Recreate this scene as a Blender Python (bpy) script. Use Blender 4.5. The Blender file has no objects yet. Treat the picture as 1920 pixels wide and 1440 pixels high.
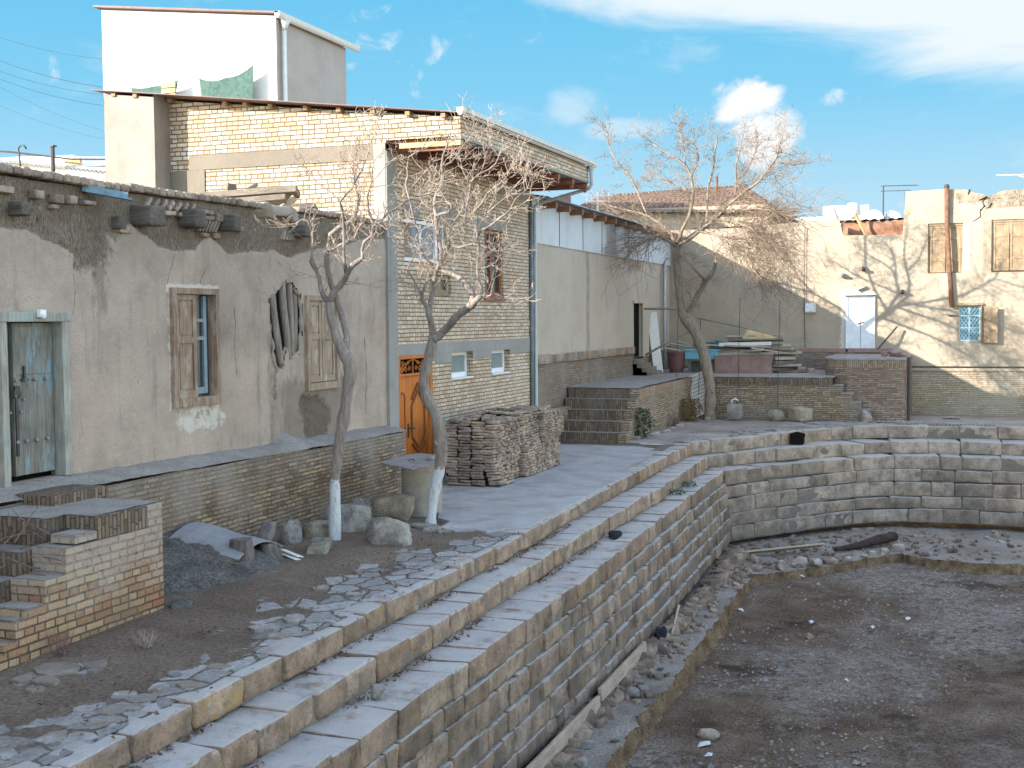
import bpy, math, random
import numpy as np
from mathutils import Matrix, Vector

# ------------------------------------------------------------------ camera, world, sun, exposure
scene = bpy.context.scene
cam_data = bpy.data.cameras.new("camera")
cam = bpy.data.objects.new("camera", cam_data)
scene.collection.objects.link(cam)
cam_data.sensor_width = 36.0
cam_data.lens = 43.125
cam_data.clip_start = 0.1
cam_data.clip_end = 3000.0
cam.matrix_world = Matrix(((0.93813, -0.010202, 0.346133, 0.0), (0.346179, 0.05213, -0.936719, 0.0),
                           (-0.008488, 0.998588, 0.052437, 3.2), (0, 0, 0, 1)))
scene.camera = cam
scene.view_settings.view_transform = 'Standard'
scene.view_settings.look = 'None'
scene.view_settings.gamma = 1.0
scene.view_settings.exposure = 1.85

SUN_EL = math.radians(18.8)
SUN_DIR = Vector((0.634, 0.773, -0.3405)).normalized()      # the way the light travels
sun_data = bpy.data.lights.new("sun", 'SUN')
sun_data.energy = 3.5
sun_data.angle = math.radians(0.5)
sun_data.color = (1.0, 0.925, 0.81)
sun = bpy.data.objects.new("sun", sun_data)
sun.rotation_euler = SUN_DIR.to_track_quat('-Z', 'Y').to_euler()
sun.location = (-30, -35, 30)
scene.collection.objects.link(sun)

world = bpy.data.worlds.new("World")
scene.world = world
world.use_nodes = True
wn = world.node_tree.nodes
wl = world.node_tree.links
wn.clear()
w_out = wn.new('ShaderNodeOutputWorld')
w_bg = wn.new('ShaderNodeBackground')
w_bg.inputs['Strength'].default_value = 0.15
sky = wn.new('ShaderNodeTexSky')
sky.sky_type = 'NISHITA'
sky.sun_disc = False
sky.sun_elevation = SUN_EL
sky.sun_rotation = math.radians(219.4)
sky.altitude = 250
sky.air_density = 1.1
sky.dust_density = 0.15
sky.ozone_density = 1.0
wl.new(w_bg.outputs[0], w_out.inputs[0])


def wmath(op, a, b=None, clamp=False):
    n = wn.new('ShaderNodeMath'); n.operation = op; n.use_clamp = clamp
    for i, v in enumerate((a, b)):
        if v is None: continue
        if isinstance(v, (int, float)): n.inputs[i].default_value = v
        else: wl.new(v, n.inputs[i])
    return n.outputs[0]


w_tc = wn.new('ShaderNodeTexCoord')
w_dir = w_tc.outputs['Generated']


def wnoise(scale, detail, rough, stretch=(1, 1, 1), off=(0, 0, 0), dist=0.0):
    mp = wn.new('ShaderNodeMapping')
    mp.inputs['Scale'].default_value = stretch
    mp.inputs['Location'].default_value = off
    wl.new(w_dir, mp.inputs[0])
    n = wn.new('ShaderNodeTexNoise')
    n.inputs['Scale'].default_value = scale
    n.inputs['Detail'].default_value = detail
    n.inputs['Roughness'].default_value = rough
    n.inputs['Distortion'].default_value = dist
    wl.new(mp.outputs[0], n.inputs['Vector'])
    return n.outputs['Fac']


def wblob(center, radii, tilt=0.0):
    """soft elliptical region of the sky round a direction: 1 in its middle, 0 past its edge"""
    c = Vector(center).normalized()
    side = Vector((c.y, -c.x, 0)).normalized()
    up = side.cross(c).normalized()
    s2 = side * math.cos(tilt) + up * math.sin(tilt)
    u2 = -side * math.sin(tilt) + up * math.cos(tilt)
    res = []
    for ax, r in ((s2, radii[0]), (u2, radii[1])):
        d = wn.new('ShaderNodeVectorMath'); d.operation = 'DOT_PRODUCT'
        wl.new(w_dir, d.inputs[0]); d.inputs[1].default_value = ax
        q = wmath('DIVIDE', d.outputs['Value'], r)
        q = wmath('SUBTRACT', q, c.dot(ax) / r)
        res.append(wmath('MULTIPLY', q, q))
    front = wn.new('ShaderNodeVectorMath'); front.operation = 'DOT_PRODUCT'
    wl.new(w_dir, front.inputs[0]); front.inputs[1].default_value = c
    f = wmath('GREATER_THAN', front.outputs['Value'], 0.3)
    r2 = wmath('ADD', res[0], res[1])
    return wmath('MULTIPLY', wmath('SUBTRACT', 1.0, r2, clamp=True), f)


def wramp(v, lo, hi):
    m = wn.new('ShaderNodeMapRange'); m.interpolation_type = 'SMOOTHSTEP'
    m.inputs['From Min'].default_value = lo; m.inputs['From Max'].default_value = hi
    wl.new(v, m.inputs['Value'])
    return m.outputs[0]


n_fine = wnoise(9, 9, 0.62, (1, 1, 2.2))
n_wisp = wnoise(5, 8, 0.6, (1, 1, 4.0), (3, 1, 0), 0.6)
n_puff = wnoise(19, 8, 0.6, (1, 1, 1.1), (1, 5, 2), 0.4)
clouds = []
# long bank of high cloud over the right half
b1 = wmath('MAXIMUM', wblob((0.02, 0.972, 0.235), (0.30, 0.085), -0.20), wblob((-0.15, 0.95, 0.255), (0.26, 0.045), -0.08))
clouds.append(wmath('MULTIPLY', wramp(wmath('ADD', wmath('MULTIPLY', b1, 0.75), wmath('MULTIPLY', n_wisp, 1.15)), 0.72, 1.25), 0.85))
# bright cumulus beside the bare tree, with a smaller neighbour on each side
b2 = wmath('MAXIMUM', wblob((-0.163, 0.972, 0.170), (0.042, 0.026)), wblob((-0.145, 0.975, 0.143), (0.044, 0.034), 0.5))
b2 = wmath('MAXIMUM', b2, wmath('MULTIPLY', wblob((-0.105, 0.979, 0.168), (0.045, 0.014), 0.25), 0.55))
clouds.append(wramp(wmath('ADD', wmath('MULTIPLY', b2, 0.55), wmath('MULTIPLY', n_puff, 1.25)), 0.78, 1.02))
b3 = wmath('MAXIMUM', wblob((-0.290, 0.942, 0.170), (0.035, 0.022)), wblob((-0.255, 0.952, 0.15), (0.05, 0.012)))
clouds.append(wmath('MULTIPLY', wramp(wmath('ADD', wmath('MULTIPLY', b3, 0.5), wmath('MULTIPLY', n_puff, 1.1)), 0.7, 1.1), 0.38))
# thin scattered streaks everywhere
clouds.append(wmath('MULTIPLY', wramp(n_fine, 0.56, 0.8), 0.35))
cl = clouds[0]
for c in clouds[1:]:
    cl = wmath('MAXIMUM', cl, c)
# deeper blue mixed in low around the view only; brighter sky elsewhere stays as fill
w_sep = wn.new('ShaderNodeSeparateXYZ'); wl.new(w_dir, w_sep.inputs[0])
blue = wn.new('ShaderNodeValToRGB')
for k, (p, c) in enumerate(((0.0, (1.30, 1.66, 1.84)), (0.10, (0.84, 1.40, 1.76)), (0.17, (0.46, 1.2, 1.72)), (0.30, (0.2, 1.0, 1.62)))):
    if k > 1: blue.color_ramp.elements.new(p)
    blue.color_ramp.elements[k].position = p; blue.color_ramp.elements[k].color = (*c, 1)
wl.new(w_sep.outputs[2], blue.inputs[0])
w_az = wn.new('ShaderNodeVectorMath'); w_az.operation = 'DOT_PRODUCT'
wl.new(w_dir, w_az.inputs[0]); w_az.inputs[1].default_value = (-0.32, 0.947, 0)
clear = wmath('MULTIPLY', wramp(w_az.outputs['Value'], 0.55, 0.85), wmath('SUBTRACT', 1.0, wramp(w_sep.outputs[2], 0.30, 0.55)))
w_clear = wn.new('ShaderNodeMixRGB')
wl.new(clear, w_clear.inputs['Fac']); wl.new(sky.outputs[0], w_clear.inputs['Color1']); wl.new(blue.outputs[0], w_clear.inputs['Color2'])
# bright unseen cloud added overhead to light the ground and tread tops
ov = wmath('MULTIPLY', wramp(w_sep.outputs[2], 0.38, 0.75), wmath('ADD', 0.45, wmath('MULTIPLY', wramp(n_wisp, 0.4, 0.65), 0.5)))
w_over = wn.new('ShaderNodeMixRGB')
wl.new(ov, w_over.inputs['Fac']); wl.new(w_clear.outputs[0], w_over.inputs['Color1']); w_over.inputs['Color2'].default_value = (2.45, 2.85, 3.55, 1)
w_clear = w_over
w_mix = wn.new('ShaderNodeMixRGB')
wl.new(cl, w_mix.inputs['Fac'])
wl.new(w_clear.outputs[0], w_mix.inputs['Color1'])
w_mix.inputs['Color2'].default_value = (1.84, 1.9, 1.94, 1)
wl.new(w_mix.outputs[0], w_bg.inputs['Color'])

# ------------------------------------------------------------------ helpers
RNG = random.Random(7)
COL = scene.collection


def vnoise(P, scale=1.0, seed=0, octaves=3, rough=0.5):
    """numpy value noise, about -1..1"""
    P = np.asarray(P, float) * scale + seed * 17.31
    out = np.zeros(len(P)); amp = 1.0; tot = 0
    for o in range(octaves):
        i = np.floor(P).astype(np.int64); f = P - i
        f = f * f * (3 - 2 * f)
        acc = np.zeros(len(P))
        for dx in (0, 1):
            for dy in (0, 1):
                for dz in (0, 1):
                    h = (i[:, 0] + dx) * 374761393 + (i[:, 1] + dy) * 668265263 + (i[:, 2] + dz) * 2147483647 + seed * 974711
                    h = (h ^ (h >> 13)) * 1274126177
                    h = ((h ^ (h >> 16)) & 0xffff) / 65535.0
                    w = (f[:, 0] if dx else 1 - f[:, 0]) * (f[:, 1] if dy else 1 - f[:, 1]) * (f[:, 2] if dz else 1 - f[:, 2])
                    acc += h * w
        out += (acc * 2 - 1) * amp; tot += amp
        amp *= rough; P = P * 2.03 + 11.7
    return out / tot


class MB:
    """collects geometry for ONE mesh"""
    def __init__(self):
        self.v = []; self.f = []; self.a = []; self.n = 0; self.mi = []

    def add(self, verts, faces, attr=(0, 0, 0), mi=0):
        verts = np.asarray(verts, float)
        b = self.n
        self.v.append(verts)
        at = np.asarray(attr, float)
        if at.ndim == 1:
            at = np.tile(at, (len(verts), 1))
        self.a.append(at)
        self.f.extend([tuple(int(i) + b for i in q) for q in faces])
        self.mi.extend([mi] * len(faces))
        self.n += len(verts)

    def box(self, x0, x1, y0, y1, z0, z1, attr=(0, 0, 0), mi=0):
        v = [(x, y, z) for z in (z0, z1) for y in (y0, y1) for x in (x0, x1)]
        self.add(v, [(0, 2, 3, 1), (4, 5, 7, 6), (0, 1, 5, 4), (2, 6, 7, 3), (0, 4, 6, 2), (1, 3, 7, 5)], attr, mi)

    def obox(self, c, ax, ay, az, hx, hy, hz, attr=(0, 0, 0), mi=0):
        c = np.array(c, float); ax = np.array(ax, float); ay = np.array(ay, float); az = np.array(az, float)
        v = [c + ax * hx * i + ay * hy * j + az * hz * k for k in (-1, 1) for j in (-1, 1) for i in (-1, 1)]
        self.add(v, [(0, 2, 3, 1), (4, 5, 7, 6), (0, 1, 5, 4), (2, 6, 7, 3), (0, 4, 6, 2), (1, 3, 7, 5)], attr, mi)

    def beam(self, p, q, w, h, roll=0.0, attr=(0, 0, 0)):
        """a board from p to q, w wide, h thick"""
        p = np.array(p, float); q = np.array(q, float)
        d = q - p; L = np.linalg.norm(d); d /= L
        up = np.array((0, 0, 1.0)) if abs(d[2]) < 0.9 else np.array((1.0, 0, 0))
        s = np.cross(d, up); s /= np.linalg.norm(s); u = np.cross(s, d)
        c, sn = math.cos(roll), math.sin(roll)
        s, u = s * c + u * sn, u * c - s * sn
        self.obox((p + q) / 2, d, s, u, L / 2, w / 2, h / 2, attr)

    def tube(self, pts, rad, n=6, caps=True, attr=(0, 0, 0)):
        pts = [np.array(p[:3], float) for p in pts]
        m = len(pts)
        if isinstance(rad, (int, float)): rad = [rad] * m
        V = []; prev = None
        for i in range(m):
            d = pts[min(i + 1, m - 1)] - pts[max(i - 1, 0)]
            L = np.linalg.norm(d); d = d / L if L > 1e-9 else np.array((0, 0, 1.0))
            if prev is None:
                a = np.array((1.0, 0, 0)) if abs(d[0]) < 0.8 else np.array((0, 1.0, 0))
                prev = np.cross(d, a)
            s = prev - d * np.dot(prev, d); s /= max(np.linalg.norm(s), 1e-9); prev = s
            t = np.cross(d, s)
            for k in range(n):
                an = 2 * math.pi * k / n
                V.append(pts[i] + (s * math.cos(an) + t * math.sin(an)) * rad[i])
        F = []
        for i in range(m - 1):
            for k in range(n):
                k2 = (k + 1) % n
                F.append((i * n + k, i * n + k2, (i + 1) * n + k2, (i + 1) * n + k))
        if caps:
            F.append(tuple(range(n - 1, -1, -1)))
            F.append(tuple((m - 1) * n + k for k in range(n)))
        self.add(V, F, attr)

    def grid(self, P, attr=None, flip=False):
        """P: array (r, c, 3)"""
        r, c = P.shape[:2]
        F = []
        for i in range(r - 1):
            for j in range(c - 1):
                q = (i * c + j, i * c + j + 1, (i + 1) * c + j + 1, (i + 1) * c + j)
                F.append(q[::-1] if flip else q)
        self.add(P.reshape(-1, 3), F, (0, 0, 0) if attr is None else attr.reshape(-1, 3))

    def prism(self, poly, z0, z1, attr=(0, 0, 0)):
        """counter-clockwise polygon in the ground plane pulled up from z0 to z1"""
        n = len(poly)
        v = [(x, y, z0) for x, y in poly] + [(x, y, z1) for x, y in poly]
        f = [tuple(range(n - 1, -1, -1)), tuple(range(n, 2 * n))]
        f += [(i, (i + 1) % n, n + (i + 1) % n, n + i) for i in range(n)]
        self.add(v, f, attr)


def noisy_block_topology(nx, ny, nz):
    idx = {}; keys = []; faces = []
    def vid(i, j, k):
        if (i, j, k) not in idx:
            idx[(i, j, k)] = len(keys); keys.append((i, j, k))
        return idx[(i, j, k)]
    for j in range(ny - 1):
        for i in range(nx - 1):
            faces.append((vid(i, j, 0), vid(i, j + 1, 0), vid(i + 1, j + 1, 0), vid(i + 1, j, 0)))
            faces.append((vid(i, j, nz - 1), vid(i + 1, j, nz - 1), vid(i + 1, j + 1, nz - 1), vid(i, j + 1, nz - 1)))
    for k in range(nz - 1):
        for i in range(nx - 1):
            faces.append((vid(i, 0, k), vid(i + 1, 0, k), vid(i + 1, 0, k + 1), vid(i, 0, k + 1)))
            faces.append((vid(i, ny - 1, k), vid(i, ny - 1, k + 1), vid(i + 1, ny - 1, k + 1), vid(i + 1, ny - 1, k)))
        for j in range(ny - 1):
            faces.append((vid(0, j, k), vid(0, j, k + 1), vid(0, j + 1, k + 1), vid(0, j + 1, k)))
            faces.append((vid(nx - 1, j, k), vid(nx - 1, j + 1, k), vid(nx - 1, j + 1, k + 1), vid(nx - 1, j, k + 1)))
    return np.array(keys), faces


TOPO = {}


def block(mb, c, ax, ay, az, L, D, H, bev=0.03, rough=0.012, n=(6, 4, 5), attr=(0, 0, 0), seed=0, nscale=4.0, skew=0.0):
    """a rough rounded stone: c is its centre, ax/ay/az its axes, L/D/H its size"""
    if n not in TOPO: TOPO[n] = noisy_block_topology(*n)
    keys, faces = TOPO[n]
    def lin(m, S):
        e = min(bev, S * 0.3)
        inner = np.linspace(e, S - e, m - 2)
        return np.concatenate(([0], inner, [S])) - S / 2
    X = lin(n[0], L)[keys[:, 0]]; Y = lin(n[1], D)[keys[:, 1]]; Z = lin(n[2], H)[keys[:, 2]]
    P = np.stack((X, Y, Z), 1)
    h = np.array((L, D, H)) / 2
    b = min(bev, h.min() * 0.8)
    inner = np.clip(P, -(h - b), h - b)
    d = P - inner
    ln = np.linalg.norm(d, axis=1, keepdims=True)
    d = np.where(ln > 1e-9, d / np.maximum(ln, 1e-9), 0)
    P = inner + d * b
    if skew:
        r = np.random.RandomState(seed)
        sk = r.uniform(-skew, skew, (3, 3)); P = P + P @ sk
    ax, ay, az = (np.array(q, float) for q in (ax, ay, az))
    W = np.array(c, float) + P[:, :1] * ax + P[:, 1:2] * ay + P[:, 2:3] * az
    nn = d[:, :1] * ax + d[:, 1:2] * ay + d[:, 2:3] * az
    if rough:
        W = W + nn * (vnoise(W, nscale, seed, 3)[:, None] * rough)
    mb.add(W, faces, attr)


def rock(mb, c, size, seed, rough=0.22, n=(9, 9, 9), flat=0.0, attr=(0, 0, 0)):
    """an irregular boulder"""
    if n not in TOPO: TOPO[n] = noisy_block_topology(*n)
    keys, faces = TOPO[n]
    P = keys / (np.array(n) - 1) * 2 - 1
    P = P / (np.linalg.norm(P, axis=1, keepdims=True) ** 0.62)
    r = np.random.RandomState(seed)
    for _ in range(7):                        # chop with random planes for flat facets
        d = r.normal(size=3); d /= np.linalg.norm(d)
        lim = r.uniform(0.55, 0.85)
        t = P @ d
        P = np.where((t > lim)[:, None], P - d * ((t - lim) * 0.9)[:, None], P)
    P = P * (1 + rough * vnoise(P, 1.3, seed, 2)[:, None] + 0.06 * vnoise(P, 5, seed + 3, 2)[:, None])
    an = r.uniform(0, 6.28); cs, sn = math.cos(an), math.sin(an)
    P = P @ np.array(((cs, sn, 0), (-sn, cs, 0), (0, 0, 1)))
    mb.add(P * np.array(size) + np.array(c), faces, attr)


WLOC = {}


def tag(o, label=None, cat=None, group=None, kind=None):
    if label: o['label'] = label
    if cat: o['category'] = cat
    if group: o['group'] = group
    if kind: o['kind'] = kind
    return o


def thing(name, loc, label, cat, group=None):
    o = bpy.data.objects.new(name, None)
    o.empty_display_size = 0.3
    o.location = loc
    COL.objects.link(o)
    WLOC[o.name] = np.array(loc, float)
    return tag(o, label, cat, group)


def build(name, mb, mat, parent=None, smooth=False, label=None, cat=None, group=None, kind=None, bevel=0.0, auto=None):
    V = np.concatenate(mb.v)
    lo, hi = V.min(0), V.max(0)
    org = np.array(((lo[0] + hi[0]) / 2, (lo[1] + hi[1]) / 2, lo[2]))
    me = bpy.data.meshes.new(name)
    me.from_pydata((V - org).tolist(), [], mb.f)
    A = np.concatenate(mb.a)
    if A.any():
        at = me.attributes.new('A', 'FLOAT_COLOR', 'POINT')
        at.data.foreach_set('color', np.concatenate((A, np.ones((len(A), 1))), 1).astype(np.float32).ravel())
    mats = mat if isinstance(mat, (list, tuple)) else [mat]
    for m in mats: me.materials.append(m)
    if len(mats) > 1:
        me.polygons.foreach_set('material_index', mb.mi)
    if smooth:
        me.polygons.foreach_set('use_smooth', [True] * len(me.polygons))
        if auto is not None:
            try: me.set_sharp_from_angle(angle=math.radians(auto))
            except Exception: pass
    me.update()
    o = bpy.data.objects.new(name, me)
    if parent is not None:
        o.parent = parent
        o.location = org - WLOC[parent.name]
    else:
        o.location = org
    COL.objects.link(o)
    WLOC[o.name] = org
    if bevel:
        b = o.modifiers.new('bevel', 'BEVEL'); b.width = bevel; b.segments = 2; b.limit_method = 'ANGLE'
    return tag(o, label, cat, group, kind)


def flatwall(mb, plane, d0, us, vs, holes=(), step=None, disp=None, attr=None, reveal=0.0, skip=None, top=None, mi=0):
    """a wall sheet with rectangular holes. plane 'X': faces +X at X=d0, u=Y; plane 'Y': faces -Y at Y=d0, u=X. v = Z"""
    def cuts(a, b, k):
        c = {a, b}
        for h in holes:
            for q in h[k:k + 2]:
                if a < q < b: c.add(q)
        c = sorted(c)
        if step:
            out = [c[0]]
            for p, q in zip(c, c[1:]):
                m = max(1, int(math.ceil((q - p) / step)))
                out += [p + (q - p) * i / m for i in range(1, m + 1)]
            c = out
        return np.array(c)
    U = cuts(us[0], us[1], 0); Vv = cuts(vs[0], vs[1], 2)
    uu, vv = np.meshgrid(U, Vv)
    fu, fv = uu.ravel(), vv.ravel()
    if top is not None:
        fv = np.minimum(fv, top(fu))
    dn = disp(fu, fv) if disp is not None else np.zeros(len(fu))
    def P(u, v, n):
        return np.stack((d0 + n, u, v), 1) if plane == 'X' else np.stack((u, d0 - n, v), 1)
    pts = P(fu, fv, dn)
    A = attr(fu, fv) if attr is not None else (0, 0, 0)
    c = len(U); F = []
    for i in range(len(Vv) - 1):
        for j in range(c - 1):
            um, vm = (U[j] + U[j + 1]) / 2, (Vv[i] + Vv[i + 1]) / 2
            if any(h[0] < um < h[1] and h[2] < vm < h[3] for h in holes): continue
            if skip is not None and skip(um, vm): continue
            if top is not None and fv[i * c + j] >= fv[(i + 1) * c + j] - 1e-5 and fv[i * c + j + 1] >= fv[(i + 1) * c + j + 1] - 1e-5: continue
            F.append((i * c + j, i * c + j + 1, (i + 1) * c + j + 1, (i + 1) * c + j))
    mb.add(pts, F, A, mi)
    if reveal:
        for h in holes:
            u0, u1, v0, v1 = h[:4]
            r = reveal if len(h) < 5 else h[4]
            ring = [(u0, v0), (u1, v0), (u1, v1), (u0, v1)]
            o = np.array(ring)
            q = np.concatenate((P(o[:, 0], o[:, 1], np.full(4, 0.004)), P(o[:, 0], o[:, 1], np.full(4, -r))))
            mb.add(q, [(k, 4 + k, 4 + (k + 1) % 4, (k + 1) % 4) for k in range(4)], (0, 0, 0), mi)


def path_len(path):
    s = [0.0]
    for p, q in zip(path, path[1:]): s.append(s[-1] + math.dist(p, q))
    return s


def path_at(path, s, S):
    for i in range(len(S) - 1):
        if s <= S[i + 1] or i == len(S) - 2:
            t = (s - S[i]) / (S[i + 1] - S[i])
            return np.array(path[i]) * (1 - t) + np.array(path[i + 1]) * t


def interp(pts):
    xs = [p[0] for p in pts]; ys = [p[1] for p in pts]
    return lambda x: np.interp(x, xs, ys)

# ------------------------------------------------------------------ materials (all procedural, in world metres)
class Mat:
    def __init__(self, name, rough=0.9, spec=0.2):
        self.m = bpy.data.materials.new(name); self.m.use_nodes = True
        self.n = self.m.node_tree.nodes; self.l = self.m.node_tree.links
        self.b = self.n['Principled BSDF']
        self.b.inputs['Roughness'].default_value = rough
        self.b.inputs['Specular IOR Level'].default_value = spec
        g = self.n.new('ShaderNodeNewGeometry')
        self.pos = g.outputs['Position']; self.nrm = g.outputs['True Normal']

    def math(self, op, a, b=None, clamp=False):
        n = self.n.new('ShaderNodeMath'); n.operation = op; n.use_clamp = clamp
        for i, v in enumerate((a, b)):
            if v is None: continue
            if isinstance(v, (int, float)): n.inputs[i].default_value = v
            else: self.l.new(v, n.inputs[i])
        return n.outputs[0]

    def scaled(self, v, s=(1, 1, 1), loc=(0, 0, 0), rot=(0, 0, 0)):
        n = self.n.new('ShaderNodeMapping')
        n.inputs['Scale'].default_value = s; n.inputs['Location'].default_value = loc; n.inputs['Rotation'].default_value = rot
        self.l.new(v, n.inputs[0]); return n.outputs[0]

    def noise(self, scale, detail=4, rough=0.55, v=None, dist=0.0, color=False):
        n = self.n.new('ShaderNodeTexNoise')
        n.inputs['Scale'].default_value = scale; n.inputs['Detail'].default_value = detail
        n.inputs['Roughness'].default_value = rough; n.inputs['Distortion'].default_value = dist
        self.l.new(v if v is not None else self.pos, n.inputs['Vector'])
        return n.outputs['Color' if color else 'Fac']

    def ramp(self, v, stops):
        n = self.n.new('ShaderNodeValToRGB'); e = n.color_ramp.elements
        while len(e) < len(stops): e.new(0.5)
        for k, (p, c) in enumerate(stops):
            e[k].position = p; e[k].color = (*c, 1) if len(c) == 3 else c
        self.l.new(v, n.inputs[0]); return n.outputs[0]

    def step(self, v, lo, hi):
        n = self.n.new('ShaderNodeMapRange'); n.interpolation_type = 'SMOOTHSTEP'
        n.inputs['From Min'].default_value = lo; n.inputs['From Max'].default_value = hi
        self.l.new(v, n.inputs['Value']); return n.outputs[0]

    def mix(self, f, a, b, mode='MIX'):
        n = self.n.new('ShaderNodeMixRGB'); n.blend_type = mode
        for i, v in zip(('Fac', 'Color1', 'Color2'), (f, a, b)):
            if isinstance(v, (int, float)): n.inputs[i].default_value = v
            elif isinstance(v, tuple): n.inputs[i].default_value = (*v, 1)
            else: self.l.new(v, n.inputs[i])
        return n.outputs[0]

    def attr(self):
        n = self.n.new('ShaderNodeAttribute'); n.attribute_name = 'A'
        s = self.n.new('ShaderNodeSeparateColor'); self.l.new(n.outputs['Color'], s.inputs[0])
        return s.outputs

    def bump(self, h, dist=0.02, strength=1.0, prev=None):
        n = self.n.new('ShaderNodeBump')
        n.inputs['Distance'].default_value = dist; n.inputs['Strength'].default_value = strength
        self.l.new(h, n.inputs['Height'])
        if prev is not None: self.l.new(prev, n.inputs['Normal'])
        return n.outputs[0]

    def out(self, color, normal=None):
        if isinstance(color, tuple): self.b.inputs['Base Color'].default_value = (*color, 1)
        else: self.l.new(color, self.b.inputs['Base Color'])
        if normal is not None: self.l.new(normal, self.b.inputs['Normal'])
        return self.m

    def wallcoords(self, swap=False):
        """u along the wall, v up it, whichever way the wall faces"""
        sn = self.n.new('ShaderNodeSeparateXYZ'); self.l.new(self.nrm, sn.inputs[0])
        sp = self.n.new('ShaderNodeSeparateXYZ'); self.l.new(self.pos, sp.inputs[0])
        axx = self.math('ABSOLUTE', sn.outputs[0]); ayy = self.math('ABSOLUTE', sn.outputs[1]); azz = self.math('ABSOLUTE', sn.outputs[2])
        xf = self.math('GREATER_THAN', axx, ayy)
        zf = self.math('GREATER_THAN', azz, 0.75)
        def sel(f, a, b):      # f ? b : a
            n = self.n.new('ShaderNodeMix'); n.data_type = 'FLOAT'
            self.l.new(f, n.inputs[0]); self.l.new(a, n.inputs[2]); self.l.new(b, n.inputs[3]); return n.outputs[0]
        u = sel(xf, sp.outputs[0], sp.outputs[1]); u = sel(zf, u, sp.outputs[0])
        v = sel(zf, sp.outputs[2], sp.outputs[1])
        c = self.n.new('ShaderNodeCombineXYZ')
        self.l.new(v if swap else u, c.inputs[0]); self.l.new(u if swap else v, c.inputs[1])
        return c.outputs[0]


def plain(name, color, rough=0.6, spec=0.3, var=0.12, scale=6.0, bump=0.0, bscale=40, metal=0.0):
    M = Mat(name, rough, spec)
    M.b.inputs['Metallic'].default_value = metal
    n = M.noise(scale, 6, 0.6)
    lo = tuple(max(0, c * (1 - 2 * var)) for c in color); hi = tuple(min(1, c * (1 + 1.6 * var)) for c in color)
    col = M.ramp(n, [(0.3, lo), (0.7, hi)])
    return M.out(col, M.bump(M.noise(bscale, 4), bump, 0.8) if bump else None)


def brick(name, cols, *a_, zdust=None, **k_):
    return brick_(name, cols, *a_, zdust=zdust, **k_)


def brick_(name, cols, mortar, w=0.25, h=0.075, ms=0.012, wob=0.012, bump=0.02, swap=False, stain=None, stain_amt=0.5, stain_scale=0.8, wash=None, wash_amt=0.6, mvar=0.25, zdust=None):
    M = Mat(name, 0.92, 0.12)
    uv = M.wallcoords(swap)
    dcol = M.noise(5.0, 3, 0.6, color=True)
    d = M.n.new('ShaderNodeVectorMath'); d.operation = 'SUBTRACT'; M.l.new(dcol, d.inputs[0]); d.inputs[1].default_value = (0.5, 0.5, 0.5)
    d2 = M.n.new('ShaderNodeVectorMath'); d2.operation = 'MULTIPLY'; M.l.new(d.outputs[0], d2.inputs[0]); d2.inputs[1].default_value = (wob * 3, wob * 2, 0)
    ad = M.n.new('ShaderNodeVectorMath'); ad.operation = 'ADD'; M.l.new(uv, ad.inputs[0]); M.l.new(d2.outputs[0], ad.inputs[1])
    t = M.n.new('ShaderNodeTexBrick')
    t.inputs['Scale'].default_value = 1.0; t.inputs['Brick Width'].default_value = w; t.inputs['Row Height'].default_value = h
    t.inputs['Mortar Size'].default_value = ms; t.inputs['Mortar Smooth'].default_value = 0.35; t.inputs['Bias'].default_value = 0
    t.inputs['Color1'].default_value = (0, 0, 0, 1); t.inputs['Color2'].default_value = (1, 1, 1, 1); t.inputs['Mortar'].default_value = (0.5, 0.5, 0.5, 1)
    t.offset = 0.5; t.squash = 0.52; t.squash_frequency = 3
    M.l.new(ad.outputs[0], t.inputs['Vector'])
    k = len(cols)
    col = M.ramp(t.outputs['Color'], [((i + 0.5) / k, c) for i, c in enumerate(cols)])
    fine = M.noise(34, 5, 0.65)
    col = M.mix(0.55, col, M.ramp(fine, [(0.25, (0.28, 0.26, 0.24)), (0.5, (0.5, 0.5, 0.5)), (0.78, (0.74, 0.73, 0.7))]), 'OVERLAY')
    mcol = M.ramp(M.noise(14, 4, 0.6), [(0.3, tuple(c * (1 - mvar) for c in mortar)), (0.7, tuple(min(1, c * (1 + mvar)) for c in mortar))])
    col = M.mix(t.outputs['Fac'], col, mcol)
    if stain is not None:
        s = M.step(M.noise(stain_scale, 6, 0.62, M.scaled(M.pos, (1, 1, 0.8))), 0.44, 0.66)
        col = M.mix(M.math('MULTIPLY', s, stain_amt), col, stain)
    if wash is not None:
        s = M.step(M.noise(0.9, 6, 0.65, M.scaled(M.pos, (1, 1, 0.7), (7, 3, 1))), 0.5, 0.66)
        s = M.math('MULTIPLY', s, M.step(M.noise(18, 4, 0.7), 0.3, 0.6))
        col = M.mix(M.math('MULTIPLY', s, wash_amt), col, wash)
    if zdust is not None:          # dust and salts bleaching the upper courses
        sp2 = M.n.new('ShaderNodeSeparateXYZ'); M.l.new(M.pos, sp2.inputs[0])
        zz = M.math('ADD', sp2.outputs[2], M.math('MULTIPLY', M.math('SUBTRACT', M.noise(1.6, 6, 0.66), 0.5), 1.5))
        zf = M.math('MULTIPLY', M.step(zz, zdust[0], zdust[1]), M.step(M.noise(16, 5, 0.7), 0.25, 0.55))
        col = M.mix(M.math('MULTIPLY', zf, zdust[2]), col, zdust[3])
    hgt = M.math('ADD', M.math('SUBTRACT', 1.0, t.outputs['Fac']), M.math('MULTIPLY', fine, 0.5))
    hgt = M.math('ADD', hgt, M.math('MULTIPLY', t.outputs['Color'], 0.3))
    return M.out(col, M.bump(hgt, bump, 0.9))


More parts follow.
